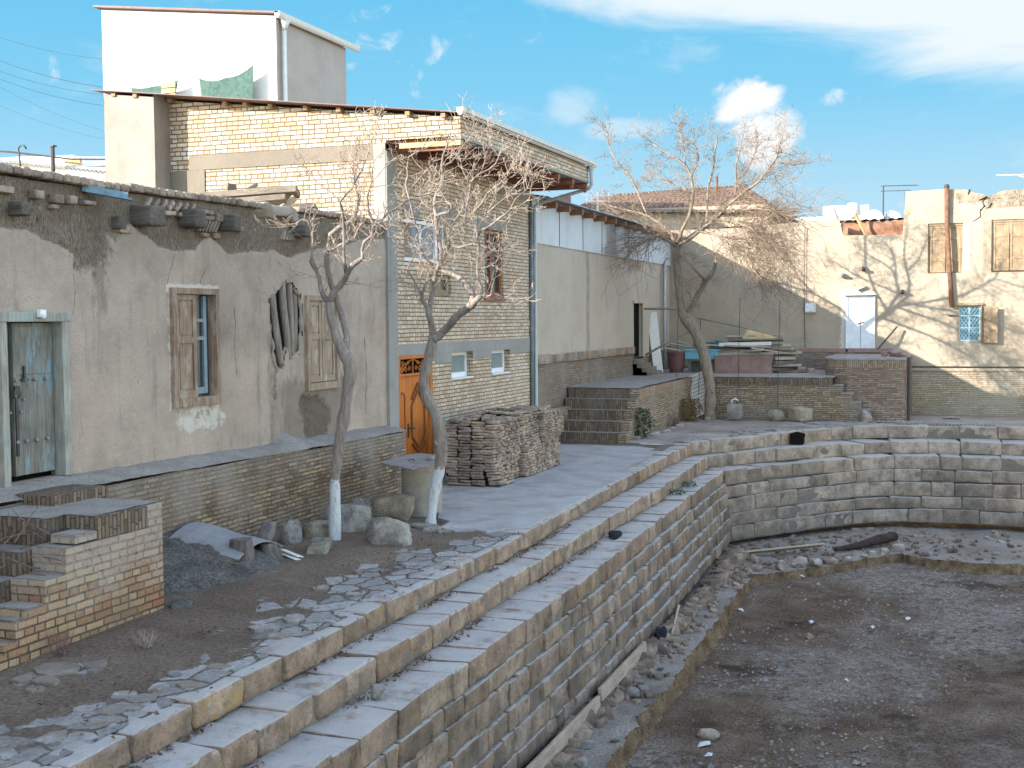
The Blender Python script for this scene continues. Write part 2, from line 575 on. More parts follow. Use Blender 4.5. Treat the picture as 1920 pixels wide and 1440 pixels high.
def plaster(name, base, spread=0.16, streak=0.25, grain=0.006, dirt=(0.12, 0.1, 0.085), eroded=False, blot=1.1, dirt_amt=0.5, erode_col=(0.26, 0.208, 0.162)):
    M = Mat(name, 0.95, 0.08)
    b = base
    n1 = M.noise(blot, 7, 0.62)
    col = M.ramp(n1, [(0.28, tuple(c * (1 - spread * 1.3) for c in b)), (0.5, b), (0.75, tuple(min(1, c * (1 + spread)) for c in b))])
    n2 = M.noise(0.45, 3, 0.5, M.scaled(M.pos, (1, 1, 1), (4, 9, 2)))
    col = M.mix(M.math('MULTIPLY', M.step(n2, 0.5, 0.75), 0.5), col, (b[0] * 1.02, b[1] * 0.93, b[2] * 0.84))
    st = M.noise(4.2, 6, 0.66, M.scaled(M.pos, (1, 1, 0.13)))
    col = M.mix(M.math('MULTIPLY', M.step(st, 0.52, 0.74), streak), col, tuple(c * 0.45 for c in b))
    speck = M.noise(75, 3, 0.7)
    col = M.mix(0.5, col, M.ramp(speck, [(0.3, (0.3, 0.29, 0.28)), (0.5, (0.5, 0.5, 0.5)), (0.72, (0.68, 0.68, 0.67))]), 'OVERLAY')
    pits = M.step(M.noise(21, 5, 0.75, M.scaled(M.pos, (1, 1, 0.55))), 0.66, 0.76)
    col = M.mix(M.math('MULTIPLY', pits, dirt_amt), col, dirt)
    mid = M.noise(7, 5, 0.6)
    hgt = M.math('ADD', M.math('MULTIPLY', speck, 0.35), M.math('ADD', mid, M.math('MULTIPLY', pits, -0.8)))
    nor = M.bump(hgt, grain * 3, 0.8)
    if eroded:
        a = M.attr()
        s1 = M.noise(1.0, 4, 0.7, M.scaled(M.pos, (40, 62, 13), rot=(0.55, 0, 0)), 0.6)
        s2 = M.noise(1.0, 4, 0.7, M.scaled(M.pos, (40, 55, 16), rot=(-0.4, 0, 0)), 0.6)
        straw = M.ramp(M.math('ADD', M.math('MULTIPLY', s1, 0.5), M.math('MULTIPLY', s2, 0.5)),
                       [(0.36, (0.05, 0.038, 0.028)), (0.45, (0.18, 0.14, 0.108)), (0.54, (0.31, 0.25, 0.195)), (0.65, (0.48, 0.4, 0.31))])
        straw = M.mix(M.math('MULTIPLY', M.step(M.noise(2.6, 7, 0.7), 0.44, 0.6), 0.7), straw, erode_col)
        em = M.step(M.math('ADD', a[0], M.math('MULTIPLY', M.math('SUBTRACT', M.noise(9, 6, 0.7), 0.5), 0.9)), 0.38, 0.62)
        col = M.mix(em, col, straw)
        wm = M.step(M.math('ADD', a[1], M.math('MULTIPLY', M.math('SUBTRACT', M.noise(6, 7, 0.75), 0.5), 1.3)), 0.42, 0.62)
        col = M.mix(M.math('MULTIPLY', wm, 0.75), col, (0.66, 0.61, 0.54))
        dm = M.step(M.math('ADD', a[2], M.math('MULTIPLY', M.math('SUBTRACT', M.noise(5, 6, 0.7, M.scaled(M.pos, (1, 1.4, 0.5))), 0.5), 1.2)), 0.4, 0.75)
        col = M.mix(M.math('MULTIPLY', dm, 0.55), col, (0.155, 0.122, 0.098))
        nor = M.bump(M.math('MULTIPLY', s1, em), 0.03, 1.0, nor)
    return M.out(col, nor)


def stone(name, cols, dark=(0.1, 0.085, 0.07), bump=0.012, dusty=None, dirtmix=None):
    """a[0] = tone of each block, a[1] = ochre lichen"""
    M = Mat(name, 0.93, 0.12)
    a = M.attr()
    k = len(cols)
    col = M.ramp(a[0], [(i / (k - 1), c) for i, c in enumerate(cols)])
    n = M.noise(3.2, 7, 0.65)
    col = M.mix(1.0, col, M.ramp(n, [(0.3, (0.24, 0.23, 0.22)), (0.5, (0.5, 0.5, 0.5)), (0.7, (0.74, 0.73, 0.71))]), 'OVERLAY')
    pit = M.noise(22, 5, 0.72)
    patch = M.step(M.noise(2.3, 4, 0.6), 0.35, 0.65)
    pm = M.math('MULTIPLY', M.step(pit, 0.50, 0.66), M.math('ADD', 0.35, M.math('MULTIPLY', patch, 0.65)))
    col = M.mix(M.math('MULTIPLY', pm, 0.8), col, dark)
    pale = M.step(M.noise(17, 6, 0.7, M.scaled(M.pos, (1, 1, 1), (2, 4, 8))), 0.55, 0.7)
    col = M.mix(M.math('MULTIPLY', pale, 0.35), col, (0.5, 0.43, 0.35))
    li = M.math('MULTIPLY', a[1], M.step(M.noise(9, 7, 0.75), 0.44, 0.6))
    col = M.mix(M.math('MULTIPLY', li, 0.75), col, (0.36, 0.225, 0.085))
    wt = M.step(M.noise(1.1, 7, 0.66, M.scaled(M.pos, (1, 1, 0.6), (5, 2, 9))), 0.46, 0.66)
    col = M.mix(M.math('MULTIPLY', wt, 0.5), col, (0.135, 0.112, 0.092))
    if dusty:  # grey dust on up-facing parts, with sky light put into its paleness
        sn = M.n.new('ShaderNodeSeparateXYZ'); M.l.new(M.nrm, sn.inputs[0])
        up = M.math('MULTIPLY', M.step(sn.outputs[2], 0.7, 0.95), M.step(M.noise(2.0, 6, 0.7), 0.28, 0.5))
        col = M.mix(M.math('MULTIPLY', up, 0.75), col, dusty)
    if dirtmix: col = M.mix(M.step(M.noise(4.5, 7, 0.72, M.scaled(M.pos, (1, 1, 1), (9, 9, 1))), 0.40, 0.58), dirtmix, col)
    fine = M.noise(90, 3, 0.6)
    hgt = M.math('ADD', M.math('MULTIPLY', pit, 1.3), M.math('ADD', M.math('MULTIPLY', fine, 0.4), M.math('MULTIPLY', n, 1.5)))
    return M.out(col, M.bump(hgt, bump * 1.7, 1.0))


def wood(name, c0, c1, axis=2, scale=1.0, rough=0.75, gap=0.5, bump=0.004, paint=None, paint_amt=0.6):
    M = Mat(name, rough, 0.2)
    s = [38.0 * scale] * 3; s[axis] = 2.2 * scale
    g = M.noise(1.0, 5, 0.6, M.scaled(M.pos, tuple(s)), 0.8)
    b = M.noise(3.0, 4, 0.6)
    col = M.ramp(g, [(0.3, c0), (0.7, c1)])
    col = M.mix(gap, col, M.ramp(b, [(0.3, (0.3, 0.3, 0.3)), (0.7, (0.7, 0.7, 0.7))]), 'OVERLAY')
    if paint is not None:
        s2 = [7.0, 7.0, 7.0]; s2[axis] = 2.0
        p = M.step(M.noise(1.0, 7, 0.72, M.scaled(M.pos, tuple(s2), (3, 8, 5))), 0.62 - 0.3 * paint_amt, 0.74 - 0.3 * paint_amt)
        col = M.mix(p, col, paint)
    return M.out(col, M.bump(g, bump, 0.8))


def bark(name, base, white_below=None):
    M = Mat(name, 0.9, 0.1)
    g = M.noise(1.0, 5, 0.65, M.scaled(M.pos, (26, 26, 5)), 0.5)
    col = M.ramp(g, [(0.3, tuple(c * 0.55 for c in base)), (0.55, base), (0.75, tuple(min(1, c * 1.45) for c in base))])
    if white_below is not None:
        sp = M.n.new('ShaderNodeSeparateXYZ'); M.l.new(M.pos, sp.inputs[0])
        z = M.math('ADD', sp.outputs[2], M.math('MULTIPLY', M.noise(14, 4), 0.22))
        f = M.math('SUBTRACT', 1.0, M.step(z, white_below, white_below + 0.06))
        f = M.math('MULTIPLY', f, M.step(M.noise(1.0, 5, 0.7, M.scaled(M.pos, (40, 40, 9))), 0.26, 0.5))
        col = M.mix(f, col, (0.50, 0.515, 0.53))
    return M.out(col, M.bump(g, 0.012, 0.9))


def dirt(name, cols, patch=None, patch_lo=0.52, grit=0.55, bump=0.03, dark=None, scale=0.7, paving=False):
    M = Mat(name, 0.97, 0.06)
    n = M.noise(scale, 8, 0.64)
    col = M.ramp(n, [(0.3 + 0.4 * i / (len(cols) - 1), c) for i, c in enumerate(cols)])
    if dark is not None:
        dk = M.step(M.noise(0.55, 7, 0.7, M.scaled(M.pos, (1, 1, 1), (31, 7, 0))), 0.54, 0.66)
        col = M.mix(M.math('MULTIPLY', dk, 0.75), col, dark)
    if patch is not None:
        p = M.step(M.noise(0.33, 8, 0.66, M.scaled(M.pos, (1, 0.7, 1), (11, 5, 0))), patch_lo, patch_lo + 0.16)
        p = M.math('MULTIPLY', p, M.step(M.noise(7, 6, 0.75), 0.36, 0.62))
        col = M.mix(M.math('MULTIPLY', p, 0.85), col, patch)
    g = M.noise(26, 6, 0.75)
    col = M.mix(grit, col, M.ramp(g, [(0.32, (0.12, 0.115, 0.11)), (0.5, (0.48, 0.475, 0.47)), (0.68, (0.86, 0.85, 0.83))]), 'OVERLAY')
    peb = M.step(M.noise(55, 2, 0.5), 0.68, 0.75)
    col = M.mix(M.math('MULTIPLY', peb, 0.5), col, (0.34, 0.31, 0.27))
    hgt = M.math('ADD', g, M.math('MULTIPLY', M.noise(5, 5, 0.6), 1.5))
    if paving:              # worn flat stones flush with the dirt where a[0] says so
        a = M.attr(); vs = M.scaled(M.pos, (3.4, 2.5, 0), (0.3, 0.1, 0))
        wv = M.n.new('ShaderNodeVectorMath'); wv.operation = 'MULTIPLY_ADD'; M.l.new(M.noise(6, 3, 0.6, color=True), wv.inputs[0]); wv.inputs[1].default_value = (0.35, 0.35, 0); M.l.new(vs, wv.inputs[2])
        def vor(feat):
            n = M.n.new('ShaderNodeTexVoronoi'); n.feature = feat; n.voronoi_dimensions = '2D'; n.inputs['Scale'].default_value = 1.0; M.l.new(wv.outputs[0], n.inputs['Vector']); return n
        ed = vor('DISTANCE_TO_EDGE').outputs['Distance']; cell = vor('F1').outputs['Color']
        sc = M.n.new('ShaderNodeSeparateColor'); M.l.new(cell, sc.inputs[0])
        pc = M.ramp(sc.outputs[0], [(0.0, (0.25, 0.235, 0.22)), (0.5, (0.33, 0.32, 0.31)), (1.0, (0.40, 0.395, 0.385))])
        pc = M.mix(0.8, pc, M.ramp(M.noise(18, 6, 0.7), [(0.3, (0.25, 0.25, 0.25)), (0.7, (0.72, 0.72, 0.71))]), 'OVERLAY')
        mk = M.math('ADD', a[0], M.math('ADD', M.math('MULTIPLY', M.math('SUBTRACT', sc.outputs[1], 0.5), 0.75), M.math('MULTIPLY', M.math('SUBTRACT', M.noise(2.4, 6, 0.7), 0.5), 0.8)))
        mk = M.math('MULTIPLY', M.step(mk, 0.46, 0.56), M.step(ed, 0.03, 0.075))
        col = M.mix(M.math('MULTIPLY', mk, 0.92), col, pc)
        hgt = M.math('ADD', hgt, M.math('MULTIPLY', mk, 0.8))
    return M.out(col, M.bump(hgt, bump, 1.0))


m_mud = plaster('mud_plaster', (0.425, 0.34, 0.278), 0.22, 0.5, 0.014, eroded=True, dirt_amt=0.6)
m_mudplain = plaster('mud_cap', (0.36, 0.305, 0.25), 0.18, 0.2, 0.01)
m_band = plaster('tan_cement_band', (0.20, 0.172, 0.14), 0.12, 0.2, 0.004)
m_cement = plaster('cement_plaster', (0.27, 0.24, 0.212), 0.2, 0.2, 0.003, dirt_amt=0.12)
m_annex = plaster('beige_plaster', (0.45, 0.385, 0.315), 0.08, 0.22, 0.003, eroded=True, dirt_amt=0.15)
m_back = plaster('ochre_plaster', (0.385, 0.32, 0.245), 0.12, 0.12, 0.008, eroded=True, dirt_amt=0.3, erode_col=(0.40, 0.33, 0.25))
m_concrete = plaster('grey_concrete', (0.30, 0.285, 0.265), 0.14, 0.3, 0.004, dirt_amt=0.25)
m_white = plaster('white_wall', (0.72, 0.68, 0.62), 0.05, 0.05, 0.003, dirt_amt=0.05)
m_greyplaster = plaster('grey_plaster', (0.40, 0.355, 0.32), 0.09, 0.12, 0.003, dirt_amt=0.08)
m_panel = plaster('pale_blue_panel', (0.56, 0.58, 0.60), 0.08, 0.3, 0.002, dirt_amt=0.2, eroded=True)
m_slab = plaster('concrete_slab', (0.35, 0.34, 0.335), 0.24, 0.0, 0.006, dirt_amt=0.35, blot=1.6)
m_brick_new = brick('buff_brick', [(0.47, 0.345, 0.24), (0.56, 0.43, 0.31), (0.61, 0.485, 0.365), (0.52, 0.37, 0.26), (0.65, 0.54, 0.42)], (0.19, 0.142, 0.10), 0.255, 0.080, 0.010, 0.012, 0.02, wash=(0.5, 0.46, 0.4), wash_amt=0.35)
m_brick_sun = brick('buff_brick_gable', [(0.40, 0.29, 0.19), (0.50, 0.41, 0.32), (0.56, 0.475, 0.385), (0.58, 0.505, 0.42), (0.47, 0.34, 0.215)], (0.15, 0.11, 0.075), 0.255, 0.086, 0.012, 0.014, 0.02)
m_brick_old = brick('old_brown_brick', [(0.135, 0.095, 0.067), (0.20, 0.142, 0.10), (0.265, 0.19, 0.128), (0.22, 0.14, 0.09), (0.36, 0.255, 0.155)], (0.085, 0.066, 0.052), 0.255, 0.062, 0.011, 0.02, 0.03, stain=(0.30, 0.255, 0.215), stain_amt=0.65, wash=(0.15, 0.11, 0.08), wash_amt=0.6, zdust=(0.5, 1.2, 0.5, (0.29, 0.25, 0.215)))
m_brick_step = brick('stair_brick', [(0.26, 0.15, 0.085), (0.345, 0.222, 0.128), (0.40, 0.275, 0.165), (0.31, 0.195, 0.115), (0.27, 0.12, 0.066), (0.37, 0.262, 0.165)], (0.095, 0.075, 0.06), 0.27, 0.082, 0.011, 0.014, 0.022, stain=(0.17, 0.125, 0.095), stain_amt=0.5, stain_scale=1.1, zdust=(0.25, 0.85, 0.72, (0.37, 0.325, 0.285)))
m_soldier = brick('upright_brick', [(0.13, 0.095, 0.07), (0.2, 0.145, 0.10), (0.17, 0.125, 0.095), (0.25, 0.18, 0.125)], (0.085, 0.072, 0.06), 0.27, 0.06, 0.010, 0.012, 0.02, swap=True, stain=(0.2, 0.18, 0.165), stain_amt=0.5)
m_soldier_red = brick('upright_red_brick', [(0.27, 0.16, 0.10), (0.37, 0.235, 0.15), (0.33, 0.225, 0.155), (0.43, 0.32, 0.21)], (0.11, 0.09, 0.07), 0.27, 0.06, 0.010, 0.012, 0.02, swap=True, stain=(0.33, 0.28, 0.23), stain_amt=0.5)
m_brick_far = brick('thin_brown_brick', [(0.25, 0.175, 0.115), (0.33, 0.25, 0.17), (0.40, 0.31, 0.215), (0.30, 0.2, 0.135), (0.44, 0.36, 0.26)], (0.12, 0.095, 0.075), 0.26, 0.058, 0.011, 0.016, 0.025, stain=(0.3, 0.26, 0.215), stain_amt=0.4)
m_brick_base = brick('yellow_base_brick', [(0.36, 0.28, 0.185), (0.43, 0.345, 0.23), (0.48, 0.40, 0.28), (0.36, 0.29, 0.2)], (0.22, 0.18, 0.14), 0.28, 0.062, 0.011, 0.016, 0.022, stain=(0.4, 0.35, 0.28), stain_amt=0.6)
m_brick_red = brick('red_brown_brick', [(0.26, 0.145, 0.10), (0.34, 0.205, 0.145), (0.40, 0.30, 0.215), (0.30, 0.18, 0.125), (0.42, 0.36, 0.29), (0.24, 0.15, 0.11)], (0.16, 0.135, 0.11), 0.28, 0.058, 0.012, 0.018, 0.03, stain=(0.30, 0.255, 0.21), stain_amt=0.35)
STONES = [(0.165, 0.12, 0.09), (0.235, 0.17, 0.127), (0.285, 0.212, 0.162), (0.34, 0.262, 0.205), (0.25, 0.166, 0.112)]
m_stone = stone('limestone_block', STONES, dusty=(0.46, 0.45, 0.44))  # tread tops: slight dust, brightened further as painted skylight
m_footing = stone('rubble_footing_stone', STONES)
m_stone_far = stone('grey_limestone_block', [(0.215, 0.168, 0.132), (0.275, 0.22, 0.175), (0.33, 0.266, 0.214), (0.37, 0.308, 0.256), (0.335, 0.232, 0.16)], dusty=(0.42, 0.405, 0.385))  # paler tops hold both dust and sky light in the colour
m_boulder = stone('boulder_stone', [(0.24, 0.225, 0.215), (0.33, 0.31, 0.285), (0.38, 0.33, 0.265), (0.42, 0.33, 0.22)], bump=0.02)
m_joint = plaster('lime_mortar', (0.18, 0.155, 0.13), 0.2, 0.2, 0.01)
m_flag = stone('flagstone', [(0.27, 0.26, 0.25), (0.31, 0.30, 0.29), (0.25, 0.215, 0.185)], bump=0.006, dirtmix=(0.23, 0.185, 0.15))
m_dirt = dirt('yard_dirt', [(0.125, 0.093, 0.071), (0.17, 0.129, 0.10), (0.22, 0.173, 0.138)], (0.24, 0.205, 0.175), 0.55, grit=0.7, paving=True)
m_dirt_far = dirt('pale_yard_dirt', [(0.21, 0.172, 0.143), (0.28, 0.236, 0.2), (0.37, 0.328, 0.29)], (0.42, 0.41, 0.4), 0.46)
m_floor = dirt('basin_floor_dirt', [(0.115, 0.080, 0.056), (0.18, 0.13, 0.095), (0.26, 0.20, 0.152)], (0.36, 0.325, 0.295), 0.44, 1.0, 0.07, dark=(0.045, 0.032, 0.022), scale=1.3)
m_ledge = dirt('grey_rubble_dirt', [(0.19, 0.16, 0.135), (0.27, 0.235, 0.205), (0.35, 0.315, 0.285)], (0.40, 0.39, 0.375), 0.5, 0.6, 0.04)
m_kerb = dirt('earthen_kerb', [(0.10, 0.062, 0.038), (0.23, 0.15, 0.088), (0.36, 0.25, 0.155)], None, grit=0.7, bump=0.05, scale=3.0)
m_ash = dirt('ash_earth', [(0.095, 0.09, 0.086), (0.15, 0.143, 0.137), (0.20, 0.193, 0.185)], (0.26, 0.25, 0.24), 0.5, 0.9, 0.06, scale=2.5)
m_plinthtop = dirt('dusty_ledge', [(0.24, 0.215, 0.19), (0.30, 0.275, 0.25), (0.35, 0.33, 0.305)], None, grit=0.35, bump=0.02, scale=2.5)
m_bark1 = bark('mulberry_bark', (0.26, 0.215, 0.185), 0.98)
m_bark3 = bark('grey_brown_bark', (0.255, 0.205, 0.16))
m_twig = bark('pale_twig', (0.36, 0.285, 0.23))
m_twig3 = bark('brown_twig', (0.255, 0.19, 0.14))
m_woodgrey = wood('weathered_beam', (0.10, 0.092, 0.085), (0.22, 0.205, 0.19), 1)
m_woodend = wood('weathered_beam_across', (0.062, 0.052, 0.042), (0.18, 0.155, 0.13), 0, bump=0.012)
m_shutter = wood('bare_shutter_wood', (0.17, 0.10, 0.065), (0.35, 0.25, 0.18), 2, paint=(0.36, 0.29, 0.23), paint_amt=0.45)
m_shutter_pale = wood('pale_shutter_wood', (0.22, 0.155, 0.11), (0.38, 0.285, 0.21), 2, paint=(0.42, 0.34, 0.27), paint_amt=0.4)
m_shutter_sun = wood('sunbleached_shutter_wood', (0.22, 0.15, 0.09), (0.37, 0.275, 0.18), 2)
m_door_blue = wood('flaking_blue_door', (0.105, 0.095, 0.08), (0.25, 0.235, 0.2), 2, paint=(0.19, 0.265, 0.29), paint_amt=0.36)
m_doorframe = wood('grey_green_frame', (0.22, 0.205, 0.175), (0.40, 0.38, 0.33), 2, paint=(0.30, 0.36, 0.34), paint_amt=0.35)
m_door_orange = wood('varnished_orange_wood', (0.37, 0.10, 0.022), (0.62, 0.21, 0.05), 2, scale=0.55, rough=0.3, gap=0.25, bump=0.0)
m_door_dark = wood('dark_varnish', (0.16, 0.05, 0.02), (0.28, 0.10, 0.04), 2, rough=0.35)
m_joist = wood('red_brown_joist', (0.19, 0.08, 0.05), (0.32, 0.15, 0.095), 0)
m_board_yellow = wood('raw_yellow_board', (0.40, 0.28, 0.14), (0.54, 0.40, 0.22), 0)
m_plank = wood('grey_plank', (0.24, 0.205, 0.165), (0.44, 0.39, 0.33), 0)
m_plank_y = wood('pale_plank', (0.27, 0.215, 0.16), (0.45, 0.36, 0.27), 1)
m_pole = wood('bare_pole', (0.16, 0.135, 0.115), (0.36, 0.30, 0.25), 2)
m_whiteboard = wood('white_painted_board', (0.56, 0.54, 0.5), (0.70, 0.68, 0.65), 2, gap=0.15)
m_rustred = plain('rust_red_paint', (0.30, 0.145, 0.12), 0.8, 0.2, 0.18)
m_rustpipe = plain('rusty_pipe', (0.17, 0.085, 0.055), 0.75, 0.3, 0.2)
m_maroon = plain('maroon_plastic', (0.13, 0.055, 0.055), 0.5, 0.4, 0.08)
m_blueplastic = plain('blue_plastic', (0.15, 0.40, 0.50), 0.4, 0.4, 0.06)
m_teal = plain('dark_teal_cloth', (0.02, 0.12, 0.13), 0.8, 0.2, 0.2)
m_pinkbox = plain('dusty_pink_sheet', (0.30, 0.19, 0.165), 0.8, 0.15, 0.14, 3)
m_gutter = plain('white_metal_gutter', (0.62, 0.60, 0.55), 0.45, 0.4, 0.05)
m_pipe = plain('grey_downpipe', (0.48, 0.49, 0.48), 0.4, 0.4, 0.06)
m_wire = plain('dark_wire', (0.06, 0.10, 0.13), 0.8, 0.1, 0.1)
m_darkpipe = plain('dark_pipe', (0.16, 0.20, 0.22), 0.5, 0.4, 0.1)
m_black = plain('black_gap', (0.012, 0.011, 0.01), 0.95, 0.02, 0.1)
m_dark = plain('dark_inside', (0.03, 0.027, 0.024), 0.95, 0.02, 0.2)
m_iron = plain('dark_iron', (0.05, 0.045, 0.042), 0.55, 0.4, 0.2)
m_rafter = wood('brown_rafter', (0.24, 0.15, 0.08), (0.38, 0.26, 0.15), 1)
m_redroof = plain('red_brown_sheet_roof', (0.17, 0.105, 0.095), 0.6, 0.3, 0.12)
m_greyroof = plain('grey_corrugated_roof', (0.24, 0.25, 0.26), 0.7, 0.3, 0.15)
m_whiteroof = plain('white_corrugated_roof', (0.66, 0.68, 0.70), 0.6, 0.3, 0.06)
m_tileroof = brick('brown_tile_roof', [(0.20, 0.122, 0.088), (0.25, 0.155, 0.115), (0.18, 0.11, 0.082)], (0.09, 0.062, 0.045), 0.4, 0.35, 0.03, 0.01, 0.05)
m_tarp = plain('brown_tarp', (0.29, 0.15, 0.095), 0.75, 0.2, 0.12, 5, 0.02, 9)
m_oldtimber = wood('old_roof_timber', (0.11, 0.088, 0.068), (0.24, 0.195, 0.15), 0)
m_green = plain('green_shade_cloth', (0.075, 0.125, 0.108), 0.9, 0.1, 0.16, 9)
m_upvc = plain('white_window_plastic', (0.74, 0.75, 0.77), 0.35, 0.4, 0.03)
m_bluewood = plain('blue_painted_lattice', (0.42, 0.60, 0.68), 0.6, 0.3, 0.08)
m_lattice_pane = plain('blue_window_pane', (0.055, 0.20, 0.27), 0.25, 0.5, 0.3, 12)
m_sash = plain('pale_blue_sash', (0.22, 0.27, 0.30), 0.6, 0.3, 0.1)
m_curtain = plain('pale_curtain', (0.27, 0.30, 0.33), 0.9, 0.1, 0.12, 3)
m_whitepaint = plain('white_gate_paint', (0.70, 0.72, 0.74), 0.6, 0.3, 0.06)
m_lid = plain('worn_steel_lid', (0.25, 0.215, 0.21), 0.75, 0.25, 0.14, 7)
m_well = plaster('stained_well_concrete', (0.40, 0.36, 0.31), 0.22, 0.5, 0.006, blot=2.6, dirt_amt=0.4)
m_asbestos = plain('grey_asbestos_sheet', (0.235, 0.24, 0.245), 0.9, 0.1, 0.08, 5)
m_stump = bark('shaggy_stump_bark', (0.165, 0.145, 0.135))
m_straw = plain('straw', (0.30, 0.225, 0.15), 0.95, 0.05, 0.3, 30)
m_deadweed = plain('dead_weed', (0.33, 0.27, 0.22), 0.95, 0.05, 0.25, 30)
m_redtwig = plain('reddish_dry_twig', (0.19, 0.125, 0.105), 0.95, 0.05, 0.25, 20)
m_leaf = plain('dark_green_leaf', (0.035, 0.075, 0.03), 0.6, 0.3, 0.35, 25)
m_leaf_rust = plain('yellow_brown_leaf', (0.17, 0.105, 0.03), 0.8, 0.1, 0.35, 25)
m_litterleaf = plain('dry_brown_leaf', (0.15, 0.085, 0.06), 0.95, 0.05, 0.35, 30)
m_paper = plain('white_litter', (0.5, 0.5, 0.5), 0.7, 0.2, 0.05)
m_blackcloth = plain('black_cloth', (0.018, 0.019, 0.024), 0.9, 0.1, 0.2)
m_slate = stone('salvaged_brick', [(0.24, 0.185, 0.15), (0.34, 0.27, 0.22), (0.42, 0.335, 0.265), (0.40, 0.28, 0.225), (0.48, 0.35, 0.21)], bump=0.012)
m_perf = plain('perforated_white_panel', (0.56, 0.52, 0.48), 0.8, 0.2, 0.06)


def glass(name, color=(0.02, 0.03, 0.04), rough=0.06):
    M = Mat(name, rough, 0.6)
    return M.out(color)


m_glass = glass('dark_window_glass', (0.03, 0.05, 0.065))
m_frost = glass('greenish_window_glass', (0.21, 0.26, 0.25), 0.2)
m_fardish = plain('white_dish', (0.75, 0.75, 0.75), 0.5, 0.3, 0.03)

# ------------------------------------------------------------------ the sunken basin: steps, walls, ledge, floor
e1x = interp([(-6, -6.0), (13, -6.12), (17, -6.17), (21.5, -6.31), (26, -6.38), (30.1, -6.36)])
e2x = interp([(-6, -5.55), (12, -5.65), (16.8, -5.72), (21, -5.8), (26, -5.82), (30.25, -5.97)])
e3x = interp([(-6, -5.06), (16.4, -5.10), (19.6, -5.25), (22.5, -5.37), (29.8, -5.52)])
z1 = interp([(-6, 0), (21, 0), (31, 0.1)])
z2 = interp([(-6, -0.26), (21, -0.255), (31, -0.21)])
Z3 = -0.54
YS = [-6, 0, 6, 9, 12, 15, 18, 21, 24, 27]
P1 = [(float(e1x(y)), y) for y in YS] + [(-6.36, 30.1)]
P2 = [(float(e2x(y)), y) for y in YS] + [(-5.97, 30.25)]
P3 = [(float(e3x(y)), y) for y in YS] + [(-5.52, 29.8)]
PB = [(-4.99, -6), (-4.99, 16), (-5.02, 22), (-5.3, 30.0)]
F1 = [(-6.36, 30.1), (-5.40, 31.6), (-4.42, 33.4), (-3.44, 34.8), (-2.6, 35.7), (-1.8, 36.1), (0, 36.2), (14, 36.2)]
F2 = [(-5.97, 30.25), (-5.34, 31.25), (-3.81, 33.1), (-2.7, 34.4), (-1.89, 35.1), (0, 35.3), (14, 35.3)]
F3 = [(-5.52, 29.8), (-4.66, 31.25), (-3.27, 33.15), (-2.4, 34.1), (-1.79, 34.5), (0, 34.7), (14, 34.6)]
FB = [(-5.3, 30.0), (-4.15, 31.55), (-3.1, 32.9), (-2.3, 33.75), (-1.67, 34.05), (0, 34.2), (14, 34.15)]


def course(mb, mbj, path, zt, zb, depth, lens, seed, jit=0.014, tone=(0.15, 0.9), lich=0.0, s0=None, s1=None, bev=0.024, miss=()):
    """one row of rough blocks along a path; the outer face is on the right-hand side of the path"""
    r = random.Random(seed)
    S = path_len(path); s = s0 if s0 is not None else 0.0; end = s1 if s1 is not None else S[-1]
    k = 0
    while s < end - 0.12:
        L = r.uniform(*lens)
        if end - (s + L) < lens[0] * 0.6: L = end - s
        a = path_at(path, s, S); b = path_at(path, s + L, S)
        d = (b - a) / np.linalg.norm(b - a); out = np.array((d[1], -d[0]))
        m = (a + b) / 2
        ztop = (zt(m[1]) if callable(zt) else zt) + r.uniform(-jit, jit * 0.5)
        zbot = (zb(m[1]) if callable(zb) else zb) + r.uniform(0, jit)
        dep = depth * r.uniform(0.9, 1.08)
        o = r.uniform(-jit, jit)
        c = m + out * (o - dep / 2)
        ax = np.array((d[0], d[1], r.uniform(-0.012, 0.012)))
        tn = r.uniform(*tone); li = 1.0 if r.random() < (lich(m[1]) if callable(lich) else lich) else 0.0
        if k not in miss:
            block(mb, (c[0], c[1], (ztop + zbot) / 2), ax, (-out[0], -out[1], 0), (0, 0, 1), L - r.uniform(0.008, 0.022), dep, ztop - zbot - r.uniform(0.006, 0.02),
                  bev=bev * r.uniform(0.5, 1.3), rough=0.034 if m[1] < 19 else 0.03, n=(10, 5, 7) if m[1] < 19 else (6, 4, 5), attr=(tn, li, 0), seed=r.randrange(9999), nscale=7.5 if m[1] < 19 else 5.0, skew=0.022)
        s += L; k += 1
    # lime mortar bed set back behind the faces
    n = max(2, int((end - (s0 or 0)) / 0.1))
    rows = []; outs = []
    for i in range(n + 1):
        q = path_at(path, (s0 or 0) + (end - (s0 or 0)) * i / n, S)
        q2 = path_at(path, min(S[-1], (s0 or 0) + (end - (s0 or 0)) * i / n + 0.01), S)
        q1 = path_at(path, max(0, (s0 or 0) + (end - (s0 or 0)) * i / n - 0.01), S)
        d = (q2 - q1) / max(np.linalg.norm(q2 - q1), 1e-9); out = np.array((d[1], -d[0]))
        f = q - out * 0.035; bk = q - out * (depth + 0.35)
        ztop = (zt(q[1]) if callable(zt) else zt) - 0.055; zbot = (zb(q[1]) if callable(zb) else zb)
        rows.append([(f[0], f[1], zbot + (ztop - zbot) * w_) for w_ in (0, .2, .4, .6, .8, 1)] + [(bk[0], bk[1], ztop)])
        outs.append(out)
    rows = np.array(rows); O = np.array(outs)
    push = np.clip(vnoise(rows[:, :6].reshape(-1, 3), 2.6, seed, 3).reshape(-1, 6), 0, 1) * 0.10      # mortar smeared out over the joints here and there
    rows[:, :6, 0] += O[:, :1] * np.minimum(push, 0.034); rows[:, :6, 1] += O[:, 1:] * np.minimum(push, 0.034)
    mbj.grid(rows, flip=False)


